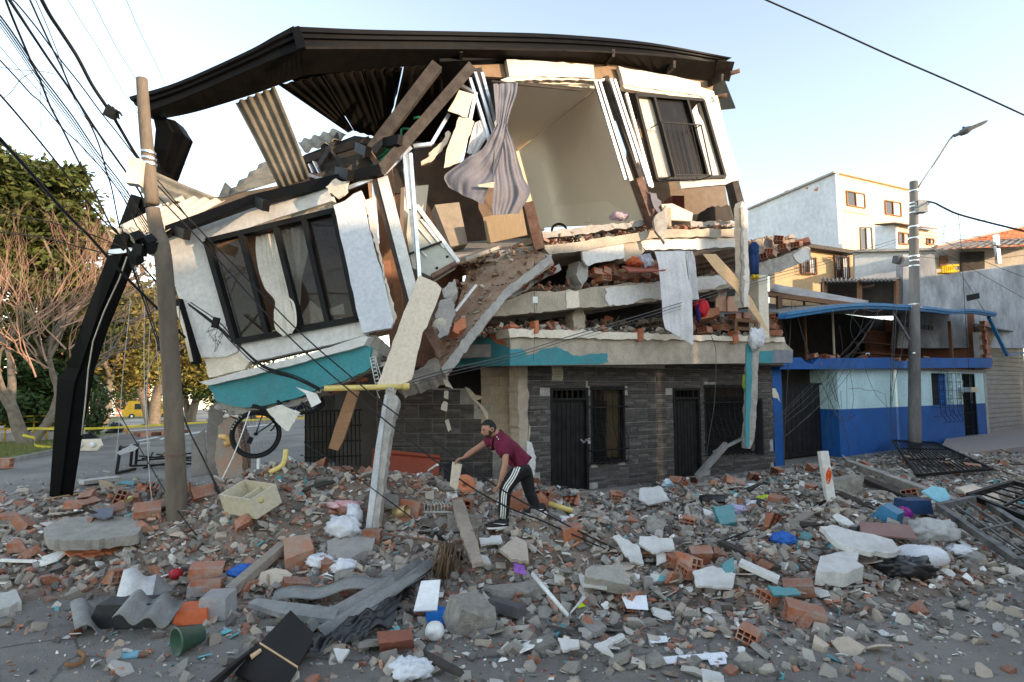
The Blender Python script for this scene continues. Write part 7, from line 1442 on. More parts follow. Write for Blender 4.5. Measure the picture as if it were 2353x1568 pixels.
lean([(857, 1032), (1010, 1048), (1006, 1112), (852, 1110)], ((0, 10.2), (1, 10.0), (2, 9.7)), .03, REDB, "red_board", "large red-brown board leaning against the tiled side wall", "board"); lean([(858, 1030), (1010, 1046), (1012, 1052), (858, 1038)], ((0, 10.15), (1, 9.95), (3, 10.1)), .06, REDB, "red_rail", "red-brown rail along the top of the leaning board", "rail")
lean([(870, 1090), (930, 1098), (925, 1128), (865, 1122)], ((0, 9.5), (1, 9.5), (3, 9.3)), .02, BOARD, "tan_sheet", "tan cardboard panel propped before the red board", "board")
lean([(925, 1108), (970, 1085), (972, 1096), (975, 1118), (940, 1128)], ((0, 9.2), (1, 9.4), (3, 9.3)), .02, WHITEP, "white_sheet", "white chipped panel propped beside the red board", "board", 9, 1)
lean([(1018, 1068), (1050, 1058), (1086, 1098), (1060, 1124), (1024, 1108)], ((0, 8.9), (2, 8.9), (3, 8.6)), .25, mat("black_plastic", (.008, .008, .009), None, 3, rough=.35), "black_case", "black plastic case behind the board held by the man", "case")
MB().bar(GH(1005, 1118) + Vector((0, 0, .3)), P(985, 1082, 9.3), .03).thing("white_rod", WHITEP, "short white rod leaning by the red board", "rod")
lean([(940, 1135), (972, 1110), (1003, 1140), (966, 1165)], ((0, 8.2), (1, 8.5), (3, 8.0)), .03, mat("speckled_panel", (.42, .42, .42), (.3, .3, .3), 10), "speckled_tile", "speckled grey tile tipped up left of the man", "tile")
lean([(996, 1140), (1030, 1130), (1050, 1134), (1052, 1160), (1040, 1172), (1000, 1176), (992, 1160)], ((0, 8.1), (3, 8.2), (5, 7.95)), .2, mat("white_block", (.62, .60, .57), (.5, .48, .45), 5, bump=.6), "white_plaster_block", "white plaster block behind a wire basket", "plaster block", 9, 1.6)
wb = root("wire_basket", GH(985, 1178), "small white wire basket in the rubble left of the man", "basket")
for i in range(9): p = GH(968, 1180) + Vector((i * .045, -.02, .02)); MB().tube([p, p + Vector((0, 0, .1)), p + Vector((.02, 0, .13)), p + Vector((.04, 0, .1))], .005, 4).part("basket_wire", WHITEP, wb)
MB().bar(GH(968, 1180) + Vector((0, -.02, .02)), GH(968, 1180) + Vector((.42, -.02, .02)), .01).part("basket_rim", WHITEP, wb)
MB().lathe(GH(1066, 1140) + Vector((0, .1, .12)), (.1, -1, .3), [(0, 0), (.16, 0), (.16, .05), (.03, .06), (.03, .03)], 20).thing("clay_disc", BRICKC, "round clay disc with a hole lying below the held board", "disc")
o = put(HOL, "hollow_brick", GH(1065, 1172) + Vector((0, 0, .08)), (.1, .1, 1.5), 1.3); tag(o, "grey dusty hollow brick showing its open end below the clay disc", "brick")
MB().lathe(GH(922, 1198) + Vector((-.08, 0, .1)), (.9, -.4, .25), [(.0, 0), (.075, 0), (.075, .19), (.068, .19), (.068, .02)], 16).thing("tin_can", mat("rusty_tin", (.45, .33, .17), (.25, .15, .07), 6, rough=.4, metal=.4), "rusty tin can lying right of the leaning pillar", "can")
lump(GH(872, 1085) + Vector((.1, -.4, .45)), (.24, .14, .2), mat("white_cloth"), 43, "white_cloth", "white cloth wrapped round the leaning pillar", "cloth", .3, 1.8)
lump(GH(788, 1232) + Vector((0, 0, .1)), (.2, .15, .14), BAGW, 45, "white_sack", "crumpled white sack left of the leaning pillar foot", "bag", .26, 1.7)
lump(GH(812, 1205) + Vector((0, 0, .1)), (.12, .12, .16), BAGW, 46, "white_sack", "small white sack tucked against the leaning pillar", "bag", .26, 1.7)
lump(GH(790, 1170) + Vector((0, 0, .05)), (.22, .12, .06), mat("pink_cloth", (.5, .22, .24), (.6, .4, .4), 14), 47, "pink_cloth", "pink patterned cloth lying behind the white sack", "cloth", .28, 1.8)
flat([(752, 1242), (800, 1222), (862, 1235), (855, 1262), (790, 1285), (752, 1270)], .14, CONC, "concrete_slab", "grey concrete slab under the white sack", "slab", (.05, -.15), .14, 10, 2)
flat([(650, 1238), (712, 1225), (722, 1262), (655, 1286)], .22, mat("brick_mortar", (.34, .25, .19), (.40, .17, .10), 4, bump=.7), "brick_masonry_block", "block of brick and mortar left of the white sack", "masonry block", (.1, -.35), .2, 12, 1)
# cream open drawer box
db = root("cream_drawer_box", GH(565, 1190), "overturned cream cabinet carcass, open towards the back, on the left heap", "cabinet"); c0 = GH(570, 1200) + Vector((0, .15, .12)); rot = (Euler((0, 0, -.55)).to_matrix() @ Euler((.38, 0, 0)).to_matrix()); CRM = mat("cream_laminate", (.50, .45, .33), (.44, .39, .29), 2, rough=.5, bump=.03, dust=.3, grime=.15)
def dbx(name, c, s): return MB().box(c0 + rot @ Vector(c), s, rot).part(name, CRM, db)
dbx("bottom_panel", (0, 0, .02), (.62, .34, .018)); dbx("side_panel", (-.31, 0, .15), (.018, .34, .26)); dbx("side_panel", (.31, 0, .15), (.018, .34, .26)); dbx("front_panel", (0, -.175, .15), (.64, .018, .26)); dbx("back_panel", (0, .175, .15), (.64, .018, .26)); dbx("divider", (.02, .0, .13), (.015, .33, .2))
MB().lathe(c0 + rot @ Vector((.322, -.06, .2)), rot @ Vector((1, 0, 0)), [(0, .0), (.035, 0), (.035, .004), (0, .004)], 16).part("round_sticker", mat("sticker_yellow", (.6, .5, .2)), db)
# broken column stubs at the collapsed corner
lean([(482, 935), (500, 922), (512, 930), (514, 1020), (500, 1090), (478, 1092), (474, 1000)], ((0, 10.3), (2, 10.4), (4, 10.2)), .25, mat("stub_grey", (.28, .26, .24), (.2, .18, .17), 3, bump=.5), "column_stub", "grey plastered column stub standing under the fallen corner", "column", 12, 1.2)
lean([(500, 980), (528, 955), (548, 970), (556, 1040), (560, 1100), (505, 1100), (494, 1050)], ((0, 9.9), (2, 9.9), (4, 9.7)), .3, mat("stub_brick", (.38, .22, .14), (.30, .28, .25), 4, bump=.9), "brick_pier_stub", "broken brick and concrete pier stub behind the bicycle wheel", "pier", 8, 2)
lean([(440, 1010), (470, 985), (476, 1090), (440, 1098)], ((0, 10.6), (1, 10.7), (3, 10.5)), .06, mat("stub_grey"), "grey_sheet", "grey panel leaning by the column stub", "board")
MB().tube(spl([P(508, 1003, 9.6), P(522, 1006, 9.5), P(530, 1016, 9.5), P(518, 1022, 9.5)], 5), .05, 10).thing("pipe_elbow", mat("pipe_ochre", (.6, .36, .12), None, 3, rough=.4), "ochre plastic pipe elbow sticking out of the pier stub", "pipe")
lean([(545, 975), (552, 973), (575, 1100), (566, 1112)], ((0, 9.5), (1, 9.5), (2, 9.1)), .05, RUST, "rusty_bar", "rusty flat bar leaning beside the bicycle wheel", "bar")
lean([(590, 1055), (596, 1053), (594, 1118), (588, 1120)], ((0, 8.8), (1, 8.8), (3, 8.6)), .03, WHITEP, "white_post", "thin white post standing below the bicycle wheel", "post")
MB().tube(spl([GH(620, 1098) + Vector((0, 0, .05)), GH(650, 1085) + Vector((0, 0, .1)), GH(656, 1075) + Vector((0, 0, .25))], 4), .035, 10).thing("plastic_pipe", PVC, "yellow plastic pipe lying below the bicycle", "pipe")
# black gate in the gloom under the corner, twisted metal frames on the road
gt_ = root("black_gate", P(745, 1060, 11.0), "black barred gate standing in the gloom under the fallen corner", "gate"); gp_ = VPL(690, 11.2, 830, 10.9)
for v in (950, 985, 1020, 1055): MB().bar(gp_.at(700, v - 4), gp_.at(830, v - 8), .03).part("gate_rail", BLACKM, gt_)
for i in range(14): MB().bar(gp_.at(702 + i * 9.5, 944), gp_.at(704 + i * 9.5, 1070), .018).part("gate_bar", BLACKM, gt_)
pp("dark_backdrop_wall", VPL(740, 13.5, 880, 12.6), [(770, 880), (880, 860), (880, 1120), (770, 1120)], .2, DARK)  # dark sheet standing for the gloom behind the gate
fr1 = root("twisted_window_frames", GH(350, 1075), "heap of twisted black window frames on the road by the pole", "metal frame")
def fbar(a, b, za, zb, w=.05): MB().bar(GH(*a) + Vector((0, 0, za)), GH(*b) + Vector((0, 0, zb)), w, w * .8).part("frame_bar", BLACKM, fr1)
for a, b, za, zb, w in (((268, 1090), (275, 1080), .05, .62, .07), ((268, 1092), (310, 1082), .05, .05, .08), ((300, 1072), (302, 1070), .0, .55, .07), ((312, 1070), (314, 1068), 0, .6, .07), ((272, 1084), (316, 1072), .6, .62, .05), ((300, 1078), (440, 1076), .08, .12, .06), ((310, 1072), (450, 1062), .16, .16, .05), ((320, 1066), (455, 1070), .22, .12, .05), ((330, 1080), (470, 1060), .05, .18, .05), ((325, 1062), (480, 1052), .1, .2, .05), ((340, 1070), (350, 1064), .05, .3, .04), ((360, 1058), (490, 1066), .18, .08, .05)): fbar(a, b, za, zb, w)
lean([(268, 1040), (302, 1022), (318, 1028), (310, 1035), (276, 1046)], ((0, 10.9), (1, 11.1), (3, 11.0)), .01, mat("grey_flap", (.42, .42, .42)), "bent_flap", "bent grey metal flap on the twisted frames", "metal sheet")
# ------------------------------------------------------------------ left part of the heap
flat([(100, 1215), (140, 1192), (230, 1182), (310, 1190), (328, 1206), (318, 1226), (250, 1238), (150, 1243), (110, 1238)], .12, mat("slab_rough", (.32, .30, .27), (.24, .22, .19), 7, bump=1, bsc=40), "concrete_slab", "biggest flat concrete slab, lying tilted at the left", "slab", (.0, -.16), .22, 12, 1.6)
flat([(0, 1362), (38, 1355), (50, 1382), (0, 1402)], .12, mat("slab_pale", (.46, .44, .40), None, 3, bump=.6), "concrete_slab", "pale slab corner cut off by the left picture edge", "slab", (0, -.1), .1, 10, 1.4)
flat([(200, 1182), (215, 1170), (262, 1166), (258, 1185), (240, 1192)], .02, mat("slate_board", (.14, .15, .18)), "slate_board", "dark slate-blue board propped on the big slab", "board", (0, -.5), .2)
for px, lab in (([(140, 1262), (225, 1245), (232, 1262), (160, 1276)], "orange clay sheet under the big slab"), ([(170, 1268), (280, 1250), (272, 1264), (200, 1278)], "long orange clay sheet in front of the big slab")): flat(px, .03, BRICKC, "clay_sheet", lab, "clay piece", (.05, -.3), .06, 9, 1.3)
HBs = "hand-sized hollow bricks"
for i, (u, v, rx, rz, s, lab) in enumerate(((58, 1268, .1, .3, 1.3, "hollow brick with broken end at the far left"), (15, 1203, .1, .9, 1.1, "dusty hollow brick at the left edge behind the slab"), (338, 1186, .5, .6, 1.3, "bright red hollow brick right of the big slab"), (342, 1222, .3, .4, 1.1, "hollow brick below the bright red one beside the slab"), (475, 1330, .1, .35, 1.5, "large dusty hollow brick in the left foreground"), (478, 1362, -.2, .2, 1.3, "broken orange hollow brick below the large dusty one"), (325, 1160, .2, .1, 1.2, "red hollow brick just left of the utility pole foot"), (465, 1148, .8, .8, 1.2, "hollow brick standing on end right of the utility pole"), (170, 1172, .1, .5, 1.0, "hollow brick behind the big slab"), (765, 1310, .3, .5, 1.2, "smooth orange brick among white rags"), (680, 1362, .1, .5, 1.2, "orange brick half under the grey plank"),
        (1835, 1368, .15, -.4, 1.3, "hollow brick at the right front of heap, upper"), (1775, 1392, .15, .5, 1.3, "hollow brick under a teal plaster flake"), (1850, 1430, .1, -.3, 1.5, "long red hollow brick on bare asphalt at right"), (1722, 1478, .3, 1.0, 1.1, "broken grey-topped brick standing in right foreground"), (1590, 1330, .2, .4, 1.2, "red hollow brick right of the paper sheets"), (1455, 1400, 1.4, .9, 1.1, "red brick standing upright on the paper sheets"), (1560, 1305, .1, .2, 1.3, "smooth red brick right of the grooved slab"), (1580, 1208, .2, 1.2, 1.3, "ribbed red brick tipped up in mid heap"), (2140, 1230, .2, .3, 1.1, "hollow brick between the right-hand white slabs"), (2235, 1080, .1, -.5, 1.5, "large red brick block at the far right kerb"), (2290, 1020, .2, -.6, 1.8, "large brick block tipped on the right pavement"), (1990, 1075, .3, .4, 1.4, "pale red brick by the blue house corner"), (1415, 1150, .1, 1.5, 1.2, "grey hollow brick showing its holes right of the man"))):
    p = GH(u, v); o = put(HOLH[0 if i % 3 else 2], "hollow_brick", p + Vector((0, 0, .075)), (rx, random.uniform(-.2, .2), rz), s * .74); tag(o, lab, "brick")
def sheetpiece(c, L, W, rot, waves, name, label, m=FIBRE, lift=.1, amp=.045):
    p = GH(*c, lift); R = Euler(rot).to_matrix(); q = [p + R @ Vector(v) for v in ((-W / 2, -L / 2, 0), (W / 2, -L / 2, 0), (W / 2, L / 2, 0), (-W / 2, L / 2, 0))]; return corr(*q, waves, amp, 3, .01).thing(name, m, label, "roof sheet")
FG = mat("fibre_grey", (.24, .235, .225), (.18, .175, .165), 4, bump=.4, bsc=50)
sheetpiece((345, 1400), .36, .46, (.25, .2, .2), 2, "corrugated_scrap", "grey corrugated roof scrap curling over the black tray", FG, .2); sheetpiece((312, 1360), .5, .3, (.5, .3, .6), 1, "corrugated_scrap", "white corrugated scrap standing above the black tray", mat("scrap_white", (.6, .59, .57)), .2)
sheetpiece((210, 1418), .62, .3, (.1, .3, .75), 1, "corrugated_scrap", "grey roof scrap lying at the left heap edge", FG, .08); sheetpiece((345, 1355), .35, .35, (.2, .1, -.2), 1, "corrugated_scrap", "small curled grey roof scrap above the tray", FG, .15)
for i, (c, L, W, rot, lab) in enumerate((((850, 1375), 1.3, .3, (.12, .1, -.55), "long grey corrugated roof strip slanting to the black sheet"), ((900, 1350), 1.3, .4, (.15, -.2, -.5), "grey corrugated strip beside the white board"), ((770, 1352), .2, 1.2, (.25, -.1, .15), "grey roof ridge strip lying level in front"))): sheetpiece(c, L, W, rot, 2, "corrugated_scrap", lab, FG, .16, .03)
def tub(c, s, rz, m, name, label, cat, taper=.75, wall=.01, tilt=0):
    p = GH(*c) + Vector((0, 0, .01)); R = Euler((tilt, 0, rz)).to_matrix(); mb = MB(); w, d, h = s
    o = [(-w / 2, -d / 2), (w / 2, -d / 2), (w / 2, d / 2), (-w / 2, d / 2)]; lo = [p + R @ Vector((x, y, 0)) for x, y in o]; hi = [p + R @ Vector((x * taper, y * taper, h)) for x, y in o]
    mb.add(lo + hi, [(3, 2, 1, 0), (4, 5, 6, 7)] + [(k, (k + 1) % 4, 4 + (k + 1) % 4, 4 + k) for k in range(4)]); return mb.thing(name, m, label, cat)
tub((302, 1432), (.62, .3, .2), .05, mat("black_tray", (.02, .02, .021), None, 12, rough=.5, bump=.3), "black_planter", "upturned black plastic planter at the left front", "planter", .8)
tub((447, 1425), (.3, .3, .12), .25, mat("orange_plastic", (.62, .13, .04), None, 3, rough=.35, bump=.02), "orange_lid", "bright orange plastic box lid at the left front", "lid", .85); tub((500, 1415), (.26, .3, .2), .1, mat("clear_plastic", (.42, .42, .42), None, 3, rough=.25, bump=.02, alpha=.7), "clear_box", "clear plastic storage box right of the orange lid", "box", .9)
tub((455, 1368), (.2, .2, .1), .4, GALV, "tin_box", "shiny tin box behind the orange lid", "tin", .95); lump(GH(404, 1330) + Vector((0, 0, .05)), (.07, .06, .06), mat("red_plastic", (.4, .02, .03), None, 3, rough=.4), 51, "red_tub", "dark red plastic tub left of the large dusty brick", "tub", .1)
gpp = GH(425, 1500); MB().lathe(gpp + Vector((.08, .11, .11)), (-.6, -.8, -.02), [(.0, 0), (.07, 0), (.105, .21), (.112, .21), (.112, .195), (.105, .195), (.07, .015), (0, .015)], 20).thing("green_pot", mat("green_pot", (.025, .075, .042), (.06, .10, .07), 4, rough=.6, grime=.4, dust=.5), "dusty green plastic pot lying on its side in the left foreground", "pot")
MB().tube(spl([GH(182, 1498, .03), GH(194, 1508, .03), GH(188, 1522, .03), GH(168, 1530, .03), GH(152, 1528, .03)], 5), .018, 8).thing("cane_handle", mat("cane", (.22, .11, .05), None, 6), "bent brown wooden cane handle on the asphalt at left", "handle")
flat([(262, 1503), (290, 1496), (328, 1494), (316, 1508), (270, 1512)], .012, mat("sky_blue_plaster", (.20, .42, .50)), "blue_plaster_flake", "pale blue plaster flake alone on the left asphalt", "plaster piece", (0, 0), .015)
# dark desk panels in the foreground
DKW = mat("espresso_laminate", (.018, .016, .016), None, 4, rough=.45, bump=.05); dk = root("broken_desk", GH(620, 1530), "broken black-brown desk panels standing in the foreground", "desk")
dp = TPL((665, 1408, 5.15), (724, 1462, 4.85), (620, 1560, 4.35)); pp("top_panel", dp, [(668, 1402), (726, 1460), (684, 1532), (598, 1476)], .025, DKW, dk); pp("lower_panel", dp, [(596, 1478), (683, 1534), (640, 1600), (540, 1545)], .025, DKW, dk, off=-.004); pp("split_edge", dp, [(597, 1475), (685, 1531), (684, 1534), (596, 1478)], .02, PLY, dk, off=.004)
dp2 = TPL((598, 1476, 4.8), (535, 1540, 4.4), (480, 1600, 4.2)); pp("side_panel", dp2, [(600, 1478), (580, 1500), (470, 1610), (440, 1610), (560, 1510)], .02, DKW, dk, off=0); pp("bare_edge", dp, [(574, 1505), (598, 1490), (601, 1494), (578, 1512)], .015, PLY, dk, off=.02)
# black plastic sheet
bs = MB(); rows = []; rg = np.random.default_rng(5)
for i in range(40):
    row = []
    for j in range(30):
        s, t = i / 39, j / 29; u = lerp(lerp(680, 790, t), lerp(905, 940, t), s) ; v = lerp(lerp(1540, 1465, t), lerp(1452, 1382, t), s); p = GH(u, v); f = Vector((s * 7, t * 7, 0))
        p.z += .04 + .16 * abs(mnoise.noise(f * .6)) + .035 * mnoise.noise(f * 1.4) + .12 * sin(pi * t) * (.4 + .6 * s); row.append(p)
    rows.append(row)
bs.grid(rows).thing("black_plastic_sheet", mat("black_film", (.016, .016, .017), None, 5, rough=.32, bump=.3, bsc=25, spec=.5), "torn crumpled black plastic sheet in front of the heap", "plastic sheet")
flat([(570, 1385), (590, 1374), (780, 1398), (765, 1424), (640, 1408)], .05, GALV, "zinc_sheet", "bent zinc channel sheet left of the desk", "metal sheet", (0, -.2), .18)
MB().bar(GH(528, 1378) + Vector((0, 0, .08)), GH(650, 1288) + Vector((0, 0, .16)), .12, .09).thing("timber_beam", mat("grey_timber_beam", (.28, .24, .20), (.22, .18, .15), 4, stretch=(1, 5, 5), bump=.4), "weathered timber beam slanting in the left foreground", "beam")
flat([(968, 1335), (1012, 1332), (1004, 1402), (950, 1404)], .02, mat("white_laminate", (.74, .75, .77), None, 2, rough=.4, bump=.02), "white_board", "clean white board standing tilted in the foreground", "board", (-.05, -.75), .22)
mp_ = root("mop", GH(1028, 1400), "brown string mop head lying with its handle to the left", "mop"); mp0 = GH(1030, 1320) + Vector((0, 0, .3)); mb = MB(); rr = random.Random(6)
for k in range(70):
    a = mp0 + Vector((rr.gauss(0, .05), rr.gauss(0, .04), rr.gauss(0, .03))); b = a + Vector((rr.gauss(-.03, .05), rr.gauss(-.12, .05), -rr.uniform(.2, .36))); mb.tube([a, a.lerp(b, .5) + Vector((rr.gauss(0, .02), -.05, .02)), b], .006, 4)
mo = mb.part("mop_strands", mat("mop_brown", (.13, .085, .05)), mp_); mo["kind"] = "stuff"; MB().tube([mp0 + Vector((0, 0, .02)), GH(870, 1260) + Vector((0, 0, .18))], .014, 8).part("mop_handle", RUST, mp_)
tub((1015, 1430), (.27, .15, .1), -.3, mat("blue_plastic", (.02, .16, .52), None, 3, rough=.35, bump=.02), "blue_tray", "bright blue plastic tray in the foreground", "tray", .95)
jp = GH(1000, 1470) + Vector((0, 0, .07)); MB().lathe(jp, (-.35, -.8, .5), [(.0, -.05), (.06, -.04), (.085, .0), (.075, .05), (.04, .07), (.04, .09), (0, .09)], 18).thing("white_jar", WHITEP, "small round white jar lying in the foreground", "jar")
def rock(c, s, seed, name, label, m=None, rot=(0, 0, 0)):
    V, F = chunk_t(seed, .7); me = npmesh(name, V, F, m or mat("chunk_concrete")); subdiv_rough(me, .08, seed); subdiv_rough(me, .04, seed + 3); o = bpy.data.objects.new(name, me); COL.objects.link(o); o.location = GH(*c) + Vector((0, 0, s[2] * .45)); o.scale = s; o.rotation_euler = rot; return tag(o, label, "concrete chunk", None, "thing")
rock((1082, 1448), (.25, .2, .28), 901, "concrete_block", "big rough concrete block in the centre foreground", None, (.1, .2, .4)); rock((880, 1165), (.26, .22, .14), 902, "concrete_block", "rounded concrete block beside the leaning pillar"); rock((1180, 1375), (.34, .16, .13), 903, "concrete_block", "grey block with a wavy pattern left of centre", None, (0, 0, .1)); rock((1070, 1218), (.26, .2, .2), 904, "concrete_block", "rough concrete lump with brick bits below the man")
flat([(866, 1452), (945, 1445), (950, 1470), (870, 1480)], .12, mat("dark_brick", (.24, .09, .06), (.18, .07, .05), 6, bump=.6), "brick_slab", "dark red brick slab in front of the white board", "brick", (0, -.7), .16, 14, .8)
GRV = mat("grooved_concrete", (.36, .33, .29), (.28, .26, .23), 3, bump=.8); n_ = GRV.node_tree
flat([(1345, 1310), (1358, 1300), (1432, 1298), (1450, 1335), (1444, 1345), (1345, 1325)], .14, GRV, "grooved_slab", "thick grooved concrete slab right of centre", "slab", (.05, -.5), .24, 12, 1)
flat([(1040, 1150), (1062, 1145), (1092, 1230), (1110, 1290), (1085, 1296), (1050, 1200)], .05, mat("ribbed_tan", (.36, .29, .23), None, 3, bump=.5), "ribbed_strip", "long tan ribbed slab lying below the man's foot", "slab", (0, -.2), .18, 12, 1.2)
flat([(1148, 1262), (1185, 1232), (1210, 1245), (1215, 1290), (1175, 1285)], .04, TS[0].materials[0], "tan_slab", "tan grooved slab piece right below the man", "slab", (.1, -.45), .2, 10, 1)
WS = mat("clean_white_plaster", (.60, .59, .57), (.50, .485, .46), 3, bump=.4, dust=.3, grime=.25)
for i, (px, tl, lab) in enumerate((([(1470, 1232), (1545, 1238), (1550, 1262), (1500, 1270), (1468, 1250)], (0, -.5), "white plaster slab standing at the upper right of man"), ([(1470, 1122), (1520, 1118), (1540, 1150), (1490, 1160), (1468, 1148)], (0, -.6), "white cube-like slab between the door and blue paper"), ([(1592, 1312), (1640, 1300), (1690, 1318), (1682, 1352), (1600, 1345)], (.1, -.4), "grey-edged white slab with a red bar at right of centre"),
        ([(1408, 1232), (1422, 1228), (1470, 1258), (1480, 1295), (1450, 1290)], (.2, -.6), "tall white tile shard in the mid heap"), ([(1510, 1255), (1530, 1250), (1532, 1290), (1508, 1300)], (0, -.9), "upright white tile shard right of tall one"), ([(1080, 1268), (1120, 1278), (1128, 1296), (1095, 1290)], (0, -.4), "white tile just below the man's front foot"), ([(1100, 1236), (1150, 1230), (1155, 1244), (1105, 1252)], (0, -.3), "white tile at the man's front foot"), ([(766, 1490), (803, 1492), (785, 1520), (776, 1518)], (0, -.5), "white shard alone before the black sheet"), ([(1282, 1465), (1330, 1470), (1332, 1485), (1295, 1495)], (0, -.4), "white plaster shard in the centre foreground"), ([(1365, 1480), (1430, 1455), (1436, 1462), (1395, 1485), (1410, 1505), (1385, 1495)], (0, -.2), "white L-shaped shard in the front right of centre"), ([(1612, 1535), (1655, 1545), (1665, 1568), (1615, 1560)], (0, 0), "white shard at the bottom right of centre"), ([(1330, 1320), (1400, 1330), (1395, 1350), (1340, 1345)], (0, -.2), "broken white plaster patch left of the papers"))):
    flat(px, .025, WS, "white_plaster_slab", lab, "plaster slab", tl, .2 if i < 4 else .14, 9, 1)
flat([(1180, 1292), (1205, 1300), (1210, 1322), (1182, 1315)], .004, mat("purple_card", (.12, .06, .30), (.35, .12, .40), 30, bump=0), "purple_card", "purple printed card with a pale ring, right below the man", "card", (0, -.6), .16)
MB().tube([GH(1224, 1362) + Vector((0, 0, .18)), GH(1306, 1438) + Vector((0, 0, .08)), GH(1342, 1402) + Vector((0, 0, .12))], .024, 10).thing("white_pipe", WHITEP, "bent white plastic pipe in the centre foreground", "pipe")
MB().tube([GH(1262, 1176) + Vector((0, 0, .10)), GH(1316, 1196) + Vector((0, 0, .12))], .035, 12).thing("plastic_pipe", PVC, "yellow plastic pipe lying behind the man's rear foot", "pipe")
PAP = mat("paper_white", (.72, .73, .76), (.66, .67, .72), 5, bump=.05)
flat([(1428, 1370), (1485, 1368), (1490, 1402), (1440, 1398)], .003, PAP, "paper_sheet", "white printed paper sheet under the upright red brick", "paper", (0, -.3), .13); flat([(1490, 1512), (1665, 1498), (1672, 1508), (1498, 1528)], .01, PAP, "paper_strip", "long folded white paper strip in the right foreground", "paper", (0, -.1), .03)
flat([(1622, 1505), (1668, 1508), (1670, 1525), (1632, 1528)], .003, PAP, "paper_sheet", "small printed paper under the long paper strip", "paper", (0, 0), .02); flat([(1490, 1460), (1530, 1455), (1535, 1475), (1495, 1478)], .003, PAP, "paper_sheet", "small white paper with a teal scrap", "paper", (0, 0), .03)
flat([(1325, 1390), (1338, 1386), (1345, 1392), (1330, 1397)], .004, mat("neon_yellow", (.55, .8, .03)), "neon_tag", "tiny neon yellow tag in the centre foreground", "tag", (0, -.2), .08)
lump(GH(1542, 1122) + Vector((0, 0, .08)), (.16, .1, .08), mat("blue_white_paper", (.3, .5, .62), (.7, .7, .72), 8), 61, "crumpled_paper", "crumpled blue and white paper by the white cube-like slab", "paper", .4, 2); lump(GH(1645, 1155) + Vector((0, 0, .05)), (.26, .14, .07), mat("black_film"), 62, "black_bag_scrap", "black bag scrap lying over teal slab", "bag", .26, 1.7)
flat([(1640, 1165), (1685, 1160), (1692, 1200), (1655, 1205)], .06, TEAL, "teal_slab", "large teal painted slab in the right heap", "plaster slab", (.1, -.5), .2, 10, 1); flat([(1765, 1345), (1830, 1352), (1840, 1366), (1780, 1368)], .02, TEAL, "teal_slab", "teal plaster flake lying on a hollow brick at right front", "plaster slab", (.1, -.4), .2, 8, 1); flat([(1660, 1295), (1685, 1280), (1690, 1312), (1668, 1320)], .05, TEAL, "teal_slab", "teal plaster wedge beside the grey-edged white slab", "plaster slab", (.2, -.8), .2, 8, 1)
# ------------------------------------------------------------------ right part of the heap
flat([(1884, 1210), (1910, 1206), (1990, 1225), (2050, 1240), (2070, 1262), (2040, 1272), (1960, 1264), (1925, 1250)], .06, WS, "white_wall_slab", "largest white wall slab, lying at the right", "wall slab", (.02, -.35), .28, 13, 1.4)
flat([(1885, 1278), (1920, 1270), (1975, 1262), (1968, 1290), (1985, 1300), (1940, 1318), (1875, 1312)], .16, WS, "white_wall_slab", "thick white wall chunk in front of the largest slab", "wall slab", (.02, -.25), .24, 12, 1.4)
flat([(1975, 1198), (2090, 1206), (2108, 1238), (1978, 1226)], .02, mat("mauve_board", (.24, .13, .11), None, 3, rough=.5, bump=.04), "brown_board", "flat reddish-brown board behind the largest white slab", "board", (0, -.2), .16)
lump(GH(2080, 1325) + Vector((0, 0, .1)), (.34, .18, .12), mat("black_film"), 71, "black_garbage_bag", "limp black garbage bag in front of the white slabs", "bag", .35, 1.6); lump(GH(2120, 1308) + Vector((.1, .15, .1)), (.32, .2, .13), BAGW, 72, "white_pillow_bag", "smooth white pillow-like bag beside the black bag", "bag", .12, 1.2, fold=.3); lump(GH(2140, 1245) + Vector((0, 0, .12)), (.34, .22, .16), mat("clear_film", (.55, .54, .53), None, 5, rough=.25, bump=.2, alpha=.75), 73, "clear_plastic_bag", "clear crumpled plastic bag right of the brown board", "bag", .35, 2)
tub((2035, 1200), (.4, .3, .22), .7, mat("teal_blue_plastic", (.02, .14, .26), None, 3, rough=.4), "blue_basket", "teal-blue plastic basket tipped behind the brown board", "basket", .7, .01, .5); tub((2098, 1180), (.42, .28, .2), .1, mat("navy_plastic", (.02, .05, .13), None, 3, rough=.4), "navy_box", "navy blue plastic box behind the purple tub", "box", .9); lump(GH(2078, 1196) + Vector((0, 0, .08)), (.12, .1, .12), mat("purple_plastic", (.22, .01, .20), None, 3, rough=.4), 74, "purple_tub", "small purple tub beside the teal-blue basket", "tub", .08)
flat([(2118, 1128), (2142, 1116), (2172, 1122), (2184, 1140), (2178, 1158), (2150, 1150)], .03, mat("light_blue_plaster", (.25, .50, .58)), "light_blue_slab", "light blue plaster slab standing at the far right", "plaster slab", (.1, -.7), .25, 9, 1); flat([(2195, 1122), (2235, 1112), (2290, 1130), (2300, 1152), (2240, 1145)], .03, BOARD, "tan_board", "tan board right of the light blue slab", "board", (0, -.3), .2, 9, 1)
pp_w = root("white_post_stub", GH(1908, 1150), "white square post standing in the right heap with orange cord", "post"); wp = GH(1908, 1152); MB().bar(wp, wp + Vector((-.06, .05, .78)), .13, .1).part("post", WHITE, pp_w); MB().tube(spl([wp + Vector((-.08 + .022 * cos(t), -.09 - .004 * t, .36 + .10 * sin(t) + .006 * t)) for t in np.linspace(0, 19, 40)], 2), .008, 5).part("orange_cord", mat("orange_cord", (.75, .12, .01)), pp_w)
rock((1935, 1135), (.3, .22, .3), 910, "concrete_block", "white-flecked concrete lump beside the white post")
